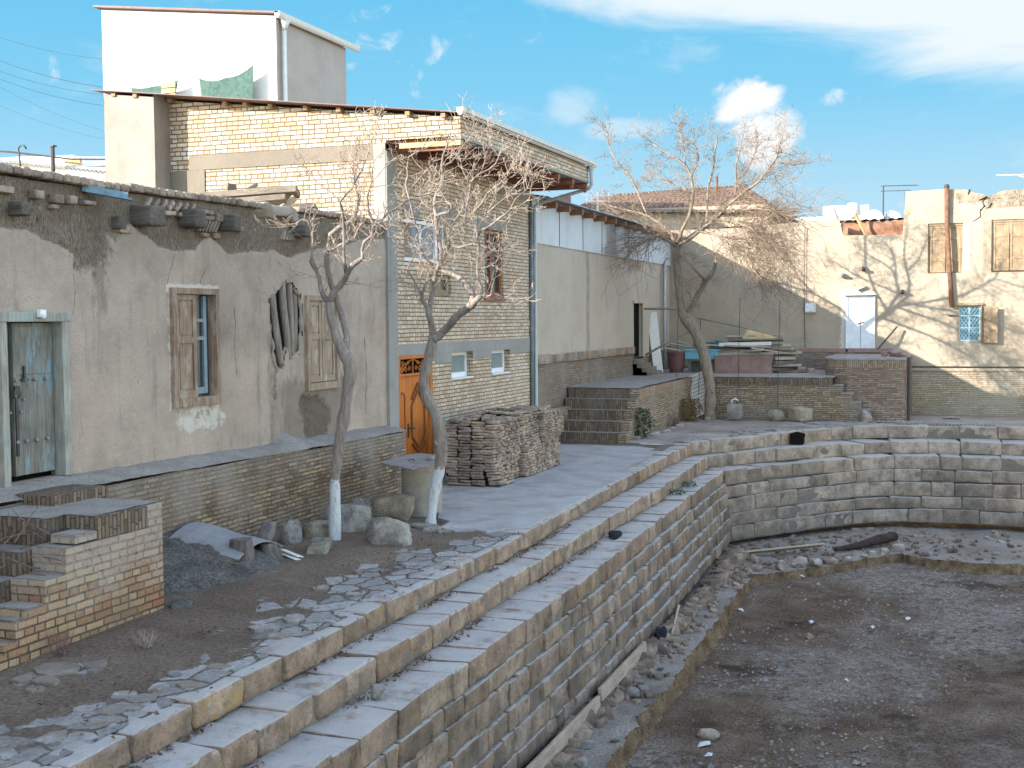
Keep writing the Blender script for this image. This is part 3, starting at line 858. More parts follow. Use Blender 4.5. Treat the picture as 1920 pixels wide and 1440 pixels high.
def lerp_path(A, B, t):
    SA, SB = path_len(A), path_len(B); n = 26
    return [tuple(path_at(A, SA[-1] * i / n, SA) * (1 - t) + path_at(B, SB[-1] * i / n, SB) * t) for i in range(n + 1)]


basin = thing('stone_basin', (-5.5, 18, -2.75), 'stepped limestone retaining wall round the sunken dirt basin', 'retaining wall')
NEAR = (0.42, 0.78)
mb, mj = MB(), MB()
course(mb, mj, P1, z1, lambda y: z2(y) - 0.02, 0.36, (0.5, 0.86), 11, 0.02, (0.3, 1.0), lambda y: 0.75 if y < 9.3 else 0.18, bev=0.04)
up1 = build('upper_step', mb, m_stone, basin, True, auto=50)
build('mortar', mj, m_joint, up1)
mb, mj = MB(), MB()
course(mb, mj, P2, z2, Z3 - 0.02, 0.62, (0.48, 0.82), 12, 0.02, (0.3, 1.0), lambda y: 0.4 if y < 9 else 0.03, bev=0.04)
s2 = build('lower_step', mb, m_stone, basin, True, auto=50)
build('mortar', mj, m_joint, s2)
mb, mj = MB(), MB()
NC = 6; TB = [0, 0.18, 0.325, 0.51, 0.67, 0.85, 1.0]
for k in range(NC):
    t0, t1 = TB[k], TB[k + 1]
    pth = lerp_path(P3, PB, (t0 + t1) / 2 * 0.9)
    ztop = Z3 + (-2.3 - Z3) * t0; zbot = Z3 + (-2.3 - Z3) * t1
    course(mb, mj, pth, ztop, zbot, 0.7 if k == 0 else 0.4, (0.28, 0.82), 20 + k, 0.02, (0.05, 0.95), 0.02)
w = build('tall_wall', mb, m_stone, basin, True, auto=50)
build('mortar', mj, m_joint, w)
mb, mj = MB(), MB()
course(mb, mj, F1, z1(31) + 0.03, -0.23, 0.36, (0.7, 1.25), 31, 0.02, (0.3, 0.95), 0.0)
course(mb, mj, F2, -0.21, Z3 - 0.02, 1.15, (0.7, 1.3), 32, 0.02, (0.2, 0.95), 0.0)
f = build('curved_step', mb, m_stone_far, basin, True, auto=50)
build('mortar', mj, m_joint, f)
mb, mj = MB(), MB()
TF = [0, 0.21, 0.39, 0.61, 0.79, 1.0]
for k in range(5):
    t0, t1 = TF[k], TF[k + 1]
    pth = lerp_path(F3, FB, (t0 + t1) / 2 * 0.92)
    course(mb, mj, pth, Z3 + (-2.3 - Z3) * t0, Z3 + (-2.3 - Z3) * t1, 1.1 if k == 0 else 0.4, (0.5, 1.25), 40 + k, 0.02, (0.1, 0.9), 0.0)
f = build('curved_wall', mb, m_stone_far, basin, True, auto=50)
build('mortar', mj, m_joint, f)
# arched drain in the upper far course, with its notch below
mb = MB()
mb.box(-4.37, -4.03, 33.25, 33.62, -0.19, 0.03)
mb.tube([(-4.36, 33.30, 0.02), (-4.20, 33.36, 0.075), (-4.02, 33.45, 0.02)], 0.07, 6)
build('drain_hole', mb, m_black, basin)
# broken footing of small stones under the left wall
mb = MB(); r = random.Random(5)
y = 8.0
while y < 29.5:
    for q in range(2):
        s = r.uniform(0.07, 0.16)
        an = r.uniform(-0.5, 0.5)
        block(mb, (-4.93 + 0.12 * q + r.uniform(-0.05, 0.05) - 0.02 * max(0, y - 22), y + r.uniform(-0.05, 0.05), -2.40 + r.uniform(-0.05, 0.04) - 0.06 * q), (math.sin(an), math.cos(an), r.uniform(-.3, .3)), (-math.cos(an), math.sin(an), r.uniform(-.3, .3)), (r.uniform(-.2, .2), 0, 1), s * 2.4, s * 1.8, s * 1.5, 0.03, 0.05, n=(6, 5, 5), attr=(r.random() * 0.7, 0, 0), seed=r.randrange(9999), nscale=6, skew=0.15)
    y += r.uniform(0.15, 0.27)
build('rubble_footing', mb, m_footing, basin, True)

# ledge at the foot of the wall, its earthen kerb, and the dirt floor
LI = [(-5.35, -6), (-5.35, 16), (-5.4, 22), (-5.7, 30.1), (-4.5, 31.9), (-3.4, 33.2), (-2.5, 34.1), (-1.7, 34.45), (0, 34.6), (14, 34.55)]
LO = [(-4.22, -6), (-4.25, 16), (-4.3, 22), (-4.40, 27.2), (-3.48, 28.3), (-2.8, 29.0), (-2.2, 30.0), (-1.42, 31.0), (-0.9, 30.5), (0.1, 30.25), (1.4, 30.4), (14, 30.5)]
SI, SO = path_len(LI), path_len(LO)
# pair the two edges by matching corners
KI = [0, 22, 28, 36.1 + 0.0, 38.3, 40.0, 41.3, 42.2, 43.9, SI[-1]]
N = 620; M_ = 22
ti = interp([(0, 0), (0.35, SI[1]), (0.5, SI[2]), (0.66, SI[3]), (0.72, SI[4]), (0.77, SI[5]), (0.81, SI[6]), (0.85, SI[7]), (0.9, SI[8]), (1, SI[9])])
to = interp([(0, 0), (0.35, SO[1]), (0.5, SO[2]), (0.66, SO[3]), (0.72, SO[4]), (0.75, SO[5]), (0.79, SO[6]), (0.83, SO[7]), (0.85, SO[8]), (0.89, SO[9]), (0.92, SO[10]), (1, SO[11])])
G = np.zeros((N + 1, M_ + 1, 3)); K = np.zeros((N + 1, 7, 3))
for i in range(N + 1):
    t = i / N
    a = path_at(LI, float(ti(t)), SI); b = path_at(LO, float(to(t)), SO)
    far = min(1, max(0, (t - 0.6) / 0.1))
    for j in range(M_ + 1):
        q = a + (b - a) * j / M_
        G[i, j] = (q[0], q[1], -2.42 - (0.03 + 0.10 * far) * j / M_)
    d = (b - a) / np.linalg.norm(b - a)
    for j in range(7):
        q = b + d * (0.10 * (j / 6) ** 1.5)
        K[i, j] = (q[0], q[1], G[i, M_, 2] - 0.36 * j / 6)
flat = G.reshape(-1, 3)
flat[:, 2] += vnoise(flat, 1.6, 3, 4) * 0.05 + vnoise(flat, 7, 4, 3) * 0.035
kf = K.reshape(-1, 3)
kn = vnoise(kf * np.array((1, 1, 0.4)), 4.0, 6, 3)
k2 = vnoise(kf * np.array((1, 1, 0.5)), 11.0, 8, 3)
kf[:, 0] += kn * 0.12 + k2 * 0.06; kf[:, 1] += kn * 0.07 + k2 * 0.05
G[:, -1] = K[:, 0]; G[:, -1, 2] += vnoise(G[:, -1], 6, 77, 2) * 0.03
K[:, 0, 2] = G[:, -1, 2]
mb = MB(); mb.grid(G)
build('basin_ledge', mb, m_ledge, None, True, kind='structure')
mb = MB(); mb.grid(K)
build('basin_kerb', mb, m_kerb, None, True, kind='structure')
gx = np.arange(-4.75, 14.01, 0.14); gy = np.arange(-6, 32.3, 0.16)
xx, yy = np.meshgrid(gx, gy)
fl = np.stack((xx, yy, np.full_like(xx, -2.76)), 2)
ff = fl.reshape(-1, 3)
ff[:, 2] += vnoise(ff, 0.5, 9, 4) * 0.06 + vnoise(ff, 4, 10, 3) * 0.022
mb = MB(); mb.grid(fl)
build('basin_floor', mb, m_floor, None, True, kind='structure')
# broken stone and crumbs lying along the ledge
mb = MB(); r = random.Random(58)
for i in range(820):
    far = r.random() < 0.62
    t = r.uniform(0.6, 0.97) if far else r.uniform(0.38, 0.66)
    a = path_at(LI, float(ti(t)), SI); b = path_at(LO, float(to(t)), SO)
    u = r.uniform(0.12, 0.97) if far else (0.42 + 0.5 * r.random() ** 2.2)
    q = a + (b - a) * u; k = min(N, int(t * N)); zz = G[k, int(u * M_), 2]
    s = r.uniform(0.02, 0.07) * (1.6 if far and r.random() < 0.12 else 1)
    an = r.uniform(0, 3.1)
    block(mb, (q[0], q[1], zz + s * 0.25), (math.cos(an), math.sin(an), r.uniform(-.3, .3)), (-math.sin(an), math.cos(an), 0), (r.uniform(-.3, .3), 0, 1), s * 2.2, s * 1.6, s * 1.2, s * .3, s * .5, n=(4, 4, 4), attr=(r.random() * .8, 0, 0), seed=i, nscale=9, skew=.2)
build('ledge_rubble', mb, m_footing, None, True, kind='stuff', label='broken stone and crumbs lying along the basin ledge', cat='rubble')
# earth behind the walls, closing the hollow under their lowest course
mb = MB()
rows = []
for t in np.linspace(0, 1, 120):
    q = path_at(LI, SI[-1] * t, SI); rows.append([(q[0] - 0.25, q[1] + 0.25 * (t > 0.6), -2.75), (q[0] - 0.25, q[1] + 0.25 * (t > 0.6), -0.75)])
mb.grid(np.array(rows))
build('earth_bank', mb, m_kerb, None, kind='structure')
# pebbles and crumbs on the basin floor
mb = MB(); r = random.Random(21)
for i in range(2600):
    y = 13 + 18 * r.random() ** 1.3; x = r.uniform(-4.15, -4.15 + (y - 6) * 0.28)
    s = r.uniform(0.012, 0.035) * (1 if r.random() < 0.93 else 1.9)
    an = r.uniform(0, 3.14); z = -2.755 + s * 0.3
    c, sn = math.cos(an), math.sin(an)
    mb.add([(x - s * c, y - s * sn, z - s * 0.5), (x + s * sn, y - s * c, z - s * 0.5), (x + s * c * 1.3, y + s * sn * 1.3, z - s * 0.5), (x - s * sn, y + s * c, z - s * 0.5), (x, y, z + s * 0.55)],
           [(0, 1, 4), (1, 2, 4), (2, 3, 4), (3, 0, 4)], (r.random() ** 2, 0, 0))
build('pebbles', mb, m_boulder, kind='stuff', label='pebbles and crumbs scattered over the basin floor', cat='pebbles')

# ------------------------------------------------------------------ the yard: dirt ground, concrete slab, flagstones
def ground_z(x, y):
    base = np.interp(y, [-6, 28, 31, 36, 43.5, 60], [0, 0, 0.1, 0.12, -0.1, -0.1])
    left = np.clip((-7.2 - x) / 2.4, 0, 1) * np.interp(y, [8, 13, 17, 20.5, 22], [0.03, 0.13, 0.06, -0.06, 0])
    return base + left - 0.012 - np.interp(y, [17, 18, 29, 30.5], [0, 0.035, 0.035, 0])


gy = np.concatenate((np.arange(-14, 5, 1.0), np.arange(5, 21, 0.09), np.arange(21, 30.2, 0.3)))
U = np.linspace(0, 1, 44)
G = np.zeros((len(gy), len(U), 3))
for i, y in enumerate(gy):
    xa, xb = -10.3, float(e1x(y)) - 0.16
    xs = xa + (xb - xa) * U
    G[i, :, 0] = xs; G[i, :, 1] = y; G[i, :, 2] = ground_z(xs, y)
gf = G.reshape(-1, 3)
gf[:, 2] += (vnoise(gf, 0.9, 13, 4) * 0.035 + vnoise(gf, 5, 14, 3) * 0.014) * np.clip((-6.3 - gf[:, 0]) / 0.5, 0.2, 1) * np.where(gf[:, 1] > 20, 0.3, 1)
PV = np.zeros_like(G)
pw = interp([(5, 0.9), (7.2, 0.75), (8.9, 0.45), (9.6, 0.3), (10.6, 0.62), (12, 0.85), (13.5, 0.85), (15.5, 0.62), (17, 0.35), (17.6, 0.0), (40, 0.0)])
dd = np.array([float(e1x(y)) for y in gy])[:, None] - 0.25 - G[:, :, 0]
PV[:, :, 0] = np.clip(1.02 - dd / np.maximum(pw(gy)[:, None], 0.02) * 0.62, 0, 1) * (pw(gy)[:, None] > 0.05)
PV[:, :, 0] = np.maximum(PV[:, :, 0], 0.62 * np.clip(1.5 - ((G[:, :, 0] + 7.8) / 0.3) ** 2 - ((G[:, :, 1] - 8.95) / 0.42) ** 2, 0, 1))
mb = MB(); mb.grid(G, attr=PV, flip=True)
build('yard_ground', mb, m_dirt, None, True, kind='structure')
xs = np.concatenate((np.arange(-10.4, 4, 0.2), np.arange(4, 14.5, 1)))
SF1 = [(-12, 30.0), (-6.36, 30.0)] + F1[1:]
fy = interp([(p[0], p[1]) for p in SF1])
T = np.linspace(0, 1, 30)
G = np.zeros((len(T), len(xs), 3))
for j, x in enumerate(xs):
    ya = float(fy(x)) + (0.15 if x > -6.4 else 0.0); yb = 43.6
    G[:, j, 0] = x; G[:, j, 1] = ya + (yb - ya) * T; G[:, j, 2] = ground_z(np.full(len(T), x), ya + (yb - ya) * T) + 0.006
gf = G.reshape(-1, 3)
gf[:, 2] += vnoise(gf, 0.8, 15, 4) * 0.03 + vnoise(gf, 4, 16, 2) * 0.012
mb = MB(); mb.grid(G)
build('far_yard_ground', mb, m_dirt_far, None, True, kind='structure')
# land beyond the houses, out to the horizon
mb = MB()
for x0, x1, y0, y1 in ((-900, -10.2, -14, 1500), (-10.2, 14.2, 43.4, 1500), (14.2, 900, -14, 1500), (-900, 900, -900, -14)):
    mb.add([(x0, y0, -0.35), (x1, y0, -0.35), (x1, y1, -0.35), (x0, y1, -0.35)], [(0, 1, 2, 3)])
build('town_ground', mb, m_dirt_far, None, kind='structure')
# poured slab in front of the brick house, ragged where it ends
poly = [(-10.2, 20.3), (-9.6, 20.0), (-8.9, 19.4), (-8.3, 18.9), (-7.95, 18.0), (-7.62, 17.75), (-7.55, 17.15), (-7.2, 16.95), (-6.95, 17.15), (-6.72, 17.05), (-6.55, 17.3)]
poly += [(float(e1x(y)) - 0.07, y) for y in np.arange(17.6, 28.9, 0.8)] + [(-7.3, 29.4), (-8.3, 30.3), (-10.2, 31.4)]
mb = MB()
mb.prism(poly, -0.12, 0.022)
build('concrete_slab', mb, m_slab, None, kind='structure', bevel=0.004)
# flat stones bedded in the dirt behind the top step
mb = MB(); r = random.Random(31)


def flag(x, y, s, el=1.0, an=0.0, h=0.004, tone=None):
    n = r.randint(5, 7); pts = []
    for k in range(n):
        a = 2 * math.pi * (k + r.uniform(-0.2, 0.2)) / n
        px, py = math.cos(a) * s * r.uniform(0.8, 1.1) * el, math.sin(a) * s * r.uniform(0.8, 1.1)
        pts.append((x + px * math.cos(an) - py * math.sin(an), y + px * math.sin(an) + py * math.cos(an)))
    z = float(ground_z(x, y)) + 0.012 + r.uniform(-0.006, 0.008)
    inner = [(x + (p[0] - x) * 0.9, y + (p[1] - y) * 0.9) for p in pts]
    m = len(pts)
    mb.add([(p[0], p[1], z - 0.05) for p in pts] + [(p[0], p[1], z + h * 0.5) for p in pts] + [(p[0], p[1], z + h) for p in inner],
           [(i, (i + 1) % m, m + (i + 1) % m, m + i) for i in range(m)] + [(m + i, m + (i + 1) % m, 2 * m + (i + 1) % m, 2 * m + i) for i in range(m)] + [tuple(range(2 * m, 3 * m))],
           (tone if tone is not None else r.uniform(0, 0.6), 0, 0))


for i in range(14):
    y = 9.4 + 7.9 * r.random() ** 0.8
    wd = np.interp(y, [9, 11, 13, 16, 17.4], [0.3, 0.75, 0.8, 0.6, 0.35])
    flag(float(e1x(y)) - 0.38 - r.random() ** 1.3 * wd, y, r.uniform(0.07, 0.16), r.uniform(0.8, 1.3), r.uniform(0, 3))
for x, y, s in ((-6.62, 7.55, 0.13), (-6.75, 7.9, 0.14), (-6.55, 7.95, 0.09), (-6.85, 8.2, 0.10), (-6.6, 8.25, 0.12), (-6.78, 8.62, 0.12), (-6.58, 8.6, 0.14), (-6.63, 8.9, 0.10), (-6.45, 9.05, 0.09), (-6.9, 7.25, 0.1), (-6.7, 7.1, 0.12), (-6.75, 9.3, .08), (-6.55, 6.9, .1), (-6.48, 8.35, .09)):
    flag(x, y, s, 1.15, r.uniform(0, 3), tone=0.4)
for x, y, s in ((-7.86, 9.05, 0.22), (-7.62, 9.3, 0.12), (-7.92, 8.68, 0.10), (-7.7, 8.72, 0.13), (-7.5, 9.15, 0.08), (-7.62, 8.5, .08)):
    flag(x, y, s, 1.1, r.uniform(0, 3), tone=1.0)
for i in range(42):
    x = r.uniform(-5.8, -2.6); y = float(fy(x)) + 0.4 + r.random() * 2.4
    flag(x, y, r.uniform(0.12, 0.3), 1.2, r.uniform(0, 3), h=0.02)
for i in range(26):            # row of small whitish setts behind the far edge
    flag(-1.85 + i * 0.105, 36.75 + r.uniform(-0.03, 0.03), 0.05, 0.85, 0, h=0.05, tone=0.9)
build('flagstone_paving', mb, m_flag, None, kind='structure')
# grey mound of ash and earth against the plinth
n = 80
G = np.zeros((n, n, 3))
for i in range(n):
    for j in range(n):
        u, v = i / (n - 1) * 2 - 1, j / (n - 1) * 2 - 1
        x = -9.0 + u * 1.0; y = 12.75 + v * 1.85
        h = max(0, 1 - (max(0, u + 0.45) / 1.2) ** 2 - (abs(v - 0.12) / 1.0) ** 2.2)
        G[i, j] = (x, y, float(ground_z(x, y)) + 0.36 * h ** 0.8 - 0.03)
gf = G.reshape(-1, 3)
gf[:, 2] += vnoise(gf, 2.2, 44, 4) * 0.07 + vnoise(gf, 9, 45, 3) * 0.05
mb = MB(); mb.grid(G)
build('ash_mound_terrain', mb, m_ash, None, True, kind='structure')

# ------------------------------------------------------------------ the old mud-plastered house on the left
mud = thing('mud_house', (-10, 14, 0), 'crumbling mud-plastered house with beam ends, old blue door and wooden shutters', 'house')
wb = interp([(-14, 1.45), (11.8, 1.38), (14.8, 1.33), (16.4, 1.30), (20.7, 1.26)])
zero = interp([(-14, 4.3), (10.8, 4.28), (11.3, 4.25), (12.0, 4.05), (12.3, 4.1), (12.62, 4.28), (13.1, 4.46), (13.45, 4.36), (13.7, 4.2), (14.1, 4.16), (14.5, 4.22), (14.7, 4.38), (14.9, 4.42),
               (15.3, 4.22), (16.0, 4.25), (16.6, 4.35), (17.0, 4.2), (17.4, 4.3), (18, 4.4), (18.6, 4.5), (19.5, 4.62), (20.7, 4.75)])
HOLE = [(16.38, 3.55), (16.62, 3.66), (16.86, 3.85), (17.1, 3.80), (17.38, 3.62), (17.40, 3.1), (17.36, 2.72), (17.05, 2.60), (16.92, 2.78), (16.72, 2.45), (16.58, 2.50), (16.5, 2.9), (16.42, 3.2)]


def inside(u, v, poly):
    c = False; n = len(poly)
    for i in range(n):
        (a, b), (d, e) = poly[i], poly[(i + 1) % n]
        if (b > v) != (e > v) and u < (d - a) * (v - b) / (e - b) + a: c = not c
    return c


def boxd(u, v, u0, u1, v0, v1):
    return np.maximum(np.maximum(u0 - u, u - u1), np.maximum(v0 - v, v - v1))


def mud_attr(u, v):
    P = np.stack((u, v, np.zeros(len(u))), 1)
    n = vnoise(P, 1.6, 50, 4)
    top = (v - zero(u)) / 0.16 + 0.5 + n * 0.45
    run = 0.95 - np.abs(u - 12.45 - 0.3 * np.sin(v * 3)) / 0.75 + np.clip((v - 4.1) / 1.2, -2, 0) * 0.9 + n * 0.9        # worn run beside the door
    run2 = 0.75 - (((u - 17.65) / 0.85) ** 2 + ((v - 1.55) / 0.5) ** 2) * 0.6 + n * 1.1                                                 # bare patch under the second window
    run3 = 0.75 - np.abs(u - 16.55) / 0.35 - np.clip((v - 3.6) / 0.7, 0, 9) - np.clip((2.0 - v) / 1.0, 0, 9) + n * 0.5
    er = np.clip(np.maximum(np.maximum(top, run * 0.62), np.maximum(run2, run3 * 0.7)), 0, 1)
    d1 = boxd(u, v, 13.87, 14.97, 2.05, 3.66)
    wh = np.clip(1 - np.clip(d1, 0, 9) / 0.13, 0, 1) * np.where(v > 3.6, 1.0, 0.62)
    wh = np.maximum(wh, np.clip(0.66 - (((u - 14.45) / 0.75) ** 2 + ((v - 1.86) / 0.24) ** 2) * 0.4 + n * 0.25, 0, 0.6))
    wh = np.maximum(wh, 0.3 * np.clip(1 - boxd(u, v, 17.48, 18.55, 2.07, 3.6) / 0.12, 0, 1))
    dk = np.clip(0.75 - np.abs(u - 12.5) / 0.6, 0, 1) * np.clip((v - 2.9) / 0.6, 0, 1)
    dk = np.maximum(dk, np.clip(1 - boxd(u, v, 16.9, 18.6, 1.25, 2.1) / 0.5, 0, 1) * 0.85)
    dk = np.maximum(dk, np.clip(0.8 - np.abs(u - 16.45) / 0.5, 0, 1) * np.clip((3.7 - v) / 0.3, 0, 1) * 0.8)
    return np.stack((er, wh, dk), 1)


def mud_disp(u, v):
    P = np.stack((u, v, np.full(len(u), 3.0)), 1)
    a = mud_attr(u, v)[:, 0]
    e = np.clip((a - 0.35) / 0.3, 0, 1)
    bulge = 0.10 * np.exp(-((u - 17.7) / 0.5) ** 2 - ((v - 4.6) / 0.3) ** 2)
    return vnoise(P, 0.7, 51, 3) * 0.03 + vnoise(P, 5, 52, 3) * 0.010 - e * 0.05 + e * vnoise(P, 3.5, 53, 4) * 0.06 + bulge - 0.02


def mud_top(u):
    P = np.stack((u, np.zeros(len(u)), np.zeros(len(u))), 1)
    return interp([(-14, 4.86), (10.8, 4.84), (13, 4.86), (15.7, 4.90), (17.2, 4.92), (20.7, 4.94)])(u) + vnoise(P, 3, 55, 2) * 0.02


HD = (10.80, 11.74, 1.40, 3.25, 0.2)
HW1 = (13.90, 14.95, 2.06, 3.65, 0.12)
HW2 = (17.49, 18.52, 2.09, 3.60, 0.1)
mb = MB()
flatwall(mb, 'X', -10, (-14, 8.0), (1.2, 4.95), step=0.5, disp=mud_disp, attr=mud_attr, top=mud_top)
flatwall(mb, 'X', -10, (8.0, 20.72), (1.2, 4.95), holes=(HD, HW1, HW2), step=0.042, disp=mud_disp, attr=mud_attr, top=mud_top, reveal=0.2, skip=lambda u, v: inside(u, v, HOLE))
build('mud_wall', mb, m_mud, mud, True)
# hollow where the plaster has fallen: back of the cavity, three upright poles and mud fill
mb = MB()
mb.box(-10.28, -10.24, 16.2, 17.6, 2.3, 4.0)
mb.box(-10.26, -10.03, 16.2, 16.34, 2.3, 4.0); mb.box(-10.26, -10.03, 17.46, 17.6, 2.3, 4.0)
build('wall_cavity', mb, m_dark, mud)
for p, q, rr in (((-10.03, 16.46, 3.62), (-10.02, 16.72, 2.5), 0.055), ((-10.08, 16.86, 3.9), (-10.06, 17.0, 2.6), 0.062), ((-10.08, 17.1, 3.8), (-10.09, 17.17, 2.6), 0.055), ((-10.13, 16.64, 3.8), (-10.13, 16.86, 2.7), .05), ((-10.12, 17.3, 3.7), (-10.13, 17.32, 2.7), .06)):
    mb = MB()
    pts = [tuple(np.array(p) + (np.array(q) - np.array(p)) * t + np.array((0, 0.012 * math.sin(7 * t + p[1] * 5), 0))) for t in np.linspace(0, 1, 9)]
    mb.tube(pts, [rr * (1 - 0.1 * t) for t in np.linspace(0, 1, 9)], 9)
    build('stud_pole', mb, m_pole, mud, True)
mb = MB()
for i, (y, z, s) in enumerate(((16.95, 2.62, 0.22), (17.2, 2.7, 0.2), (16.7, 2.42, 0.16), (17.05, 2.45, 0.25))):
    rock(mb, (-10.13, y, z - 0.05), (0.12, s, s * 0.9), 60 + i, 0.3)
build('mud_fill', mb, m_mudplain, mud, True)
# broken plaster rim round the hollow
mb = MB(); r = random.Random(69); q = []
for (a, b), (c_, d_) in zip(HOLE, HOLE[1:] + HOLE[:1]):
    for t in (0, .2, .4, .6, .8): q.append((-10.06 + r.uniform(-.02, .02), a + (c_ - a) * t + r.uniform(-.015, .015), b + (d_ - b) * t + r.uniform(-.015, .015)))
q.append(q[0]); mb.tube(q, [r.uniform(.02, .045) for _ in q], 7)
build('broken_rim', mb, m_mudplain, mud, True)
# exposed straw in the worn parts
mb = MB(); r = random.Random(70)
cnt = 0
while cnt < 2600:
    u = r.uniform(9.8, 20.6); v = r.uniform(3.3, 4.8) if r.random() < 0.85 else r.uniform(1.35, 2.05)
    a = mud_attr(np.array([u]), np.array([v]))[0, 0]
    if a < 0.55 or boxd(u, v, 16.3, 17.5, 2.3, 3.95) < 0: continue
    d = mud_disp(np.array([u]), np.array([v]))[0]
    L = r.uniform(0.03, 0.11); an = r.gauss(1.57, 0.7)
    p = np.array((-10 + d + 0.004, u, v)); q = p + np.array((r.uniform(0.002, 0.03), math.cos(an) * L, math.sin(an) * L * -1))
    w_ = r.uniform(0.0018, 0.0036)
    mb.add([p + (0, w_, 0), p - (0, w_, 0), q, p + (w_, 0, w_)], [(0, 1, 2), (1, 3, 2), (3, 0, 2)])
    cnt += 1
build('exposed_straw', mb, m_straw, mud, kind='stuff')
# brick fragments showing in the parapet
mb = MB(); r = random.Random(71)
for y, z, l, h, t in ((10.9, 4.69, .24, .075, .6), (11.42, 4.68, .15, .1, .5), (11.75, 4.66, .14, .1, .7), (12.0, 4.67, .13, .1, .65), (12.3, 4.66, .2, .05, .4), (11.68, 4.56, .12, .05, .7), (12.95, 4.37, .22, .07, .8),
                      (14.72, 4.42, .15, .06, .8), (14.98, 4.42, .16, .07, .9), (15.5, 4.66, .2, .06, .5), (15.1, 4.70, .2, .07, .6), (14.75, 4.74, .26, .06, .5), (15.6, 4.56, .14, .07, .7), (17.6, 4.6, .2, .06, .3), (18.4, 4.65, .22, .07, .3), (19.0, 4.6, .22, .06, .2)):
    mb = MB(); block(mb, (-10.035, y, z), (0, 1, 0), (-1, 0, 0), (0, 0, 1), l, 0.13, h, 0.012, 0.01, attr=(t, 0, 0), seed=r.randrange(999)); build('parapet_brick', mb, m_slate, mud, True)
for i in range(7):              # row of bricks on edge, leaning
    mb = MB(); block(mb, (-10.035, 13.45 + i * 0.16, 4.76), (0, 0.7, 0.7), (-1, 0, 0), (0, -0.7, 0.7), 0.17, 0.13, 0.055, 0.01, 0.01, attr=(r.uniform(.3, .8), 0, 0), seed=i); build('parapet_brick', mb, m_slate, mud, True)
for i in range(6):
    mb = MB(); block(mb, (-10.035, 14.62 + i * 0.075, 4.545), (0, 0.6, 0.8), (-1, 0, 0), (0, -0.8, 0.6), 0.2, 0.12, 0.036, 0.008, 0.008, attr=(r.uniform(.6, 1), 0, 0), seed=i + 20); build('parapet_brick', mb, m_slate, mud, True)
for i in range(8):
    mb = MB(); block(mb, (-10.035, 13.3 + i * 0.3, 4.66), (0, 1, 0.03), (-1, 0, 0), (0, 0, 1), r.uniform(.2, .27), 0.13, 0.06, 0.012, 0.01, attr=(r.uniform(.3, .9), 0, 0), seed=i + 40); build('parapet_brick', mb, m_slate, mud, True)
for i in range(5):
    mb = MB(); block(mb, (-10.035, 16.85 + i * 0.08, 4.55), (0, 0.5, 0.85), (-1, 0, 0), (0, -0.85, 0.5), 0.18, 0.12, 0.04, 0.008, 0.008, attr=(r.uniform(.3, .7), 0, 0), seed=i + 60); build('parapet_brick', mb, m_slate, mud, True)
# coping of short bricks laid along the top
mb = MB(); y = -6.0; k = 0
while y < 16.15:
    L = r.uniform(0.115, 0.2); t = 4.885 + 0.012 * math.sin(y * 1.3) + (0.025 if y > 13 else 0)
    block(mb, (-10.09 + r.uniform(-0.015, 0.015), y + L / 2, t + 0.025), (0, 1, r.uniform(-0.06, 0.06)), (-1, 0, 0), (0, 0, 1), L - 0.012, 0.26, 0.095 * r.uniform(.85, 1.1), 0.022, 0.012, n=(5, 4, 4), attr=(r.uniform(.25, .75), 0, 0), seed=k)
    y += L; k += 1
build('coping', mb, m_slate, mud, True)
mb = MB()
y = 17.3
while y < 20.5:
    L = r.uniform(0.11, 0.19)
    block(mb, (-10.1, y + L / 2, 4.99), (0, 1, r.uniform(-0.08, 0.08)), (-1, 0, 0), (0, 0, 1), L - 0.012, 0.24, 0.09, 0.022, 0.012, n=(5, 4, 4), attr=(r.uniform(.25, .7), 0, 0), seed=k)
    y += L; k += 1
build('coping', mb, m_slate, mud, True)
for i, (y, s, z) in enumerate(((16.35, .3, 4.9), (16.75, .32, 4.93), (17.1, .25, 4.9), (12.42, .2, 4.88))):
    mb = MB(); rock(mb, (-10.1, y, z), (.2, s, .12), 80 + i, 0.25)
    build('mud_lump', mb, m_mudplain, mud, True)
# projecting beam ends
for y, z, w_, h_, out in ((11.12, 4.49, .17, .16, .10), (12.88, 4.46, .15, .17, .03), (13.33, 4.58, .34, .26, .24), (14.28, 4.61, .25, .25, .22), (15.22, 4.62, .18, .24, .2), (17.25, 4.64, .33, .2, .24)):
    mb = MB()
    block(mb, (-10.2 + (out + 0.2) / 2, y, z), (1, 0, 0), (0, 1, 0), (0, 0, 1), out + 0.22, w_, h_, 0.025, 0.016, n=(6, 6, 6), seed=int(y * 10), skew=0.03)
    build('beam_end', mb, m_woodend, mud, True)
mb = MB()          # bent blue metal water spout
G = np.zeros((2, 5, 3))
mb.beam((-10.05, 12.3, 4.8), (-9.62, 12.62, 4.71), 0.16, 0.02); mb.beam((-10.05, 12.24, 4.84), (-9.62, 12.54, 4.75), 0.02, 0.08)
build('roof_spout', mb, plain('worn_blue_metal', (0.19, 0.30, 0.36), 0.6, 0.3, 0.2), mud)
# flat mud roof
mb = MB()
mb.box(-22, -10.2, -14, 20.45, 4.72, 4.90)
mb.box(-22, -10.35, -14, 20.45, 0, 4.74)
build('roof', mb, m_mudplain, mud)
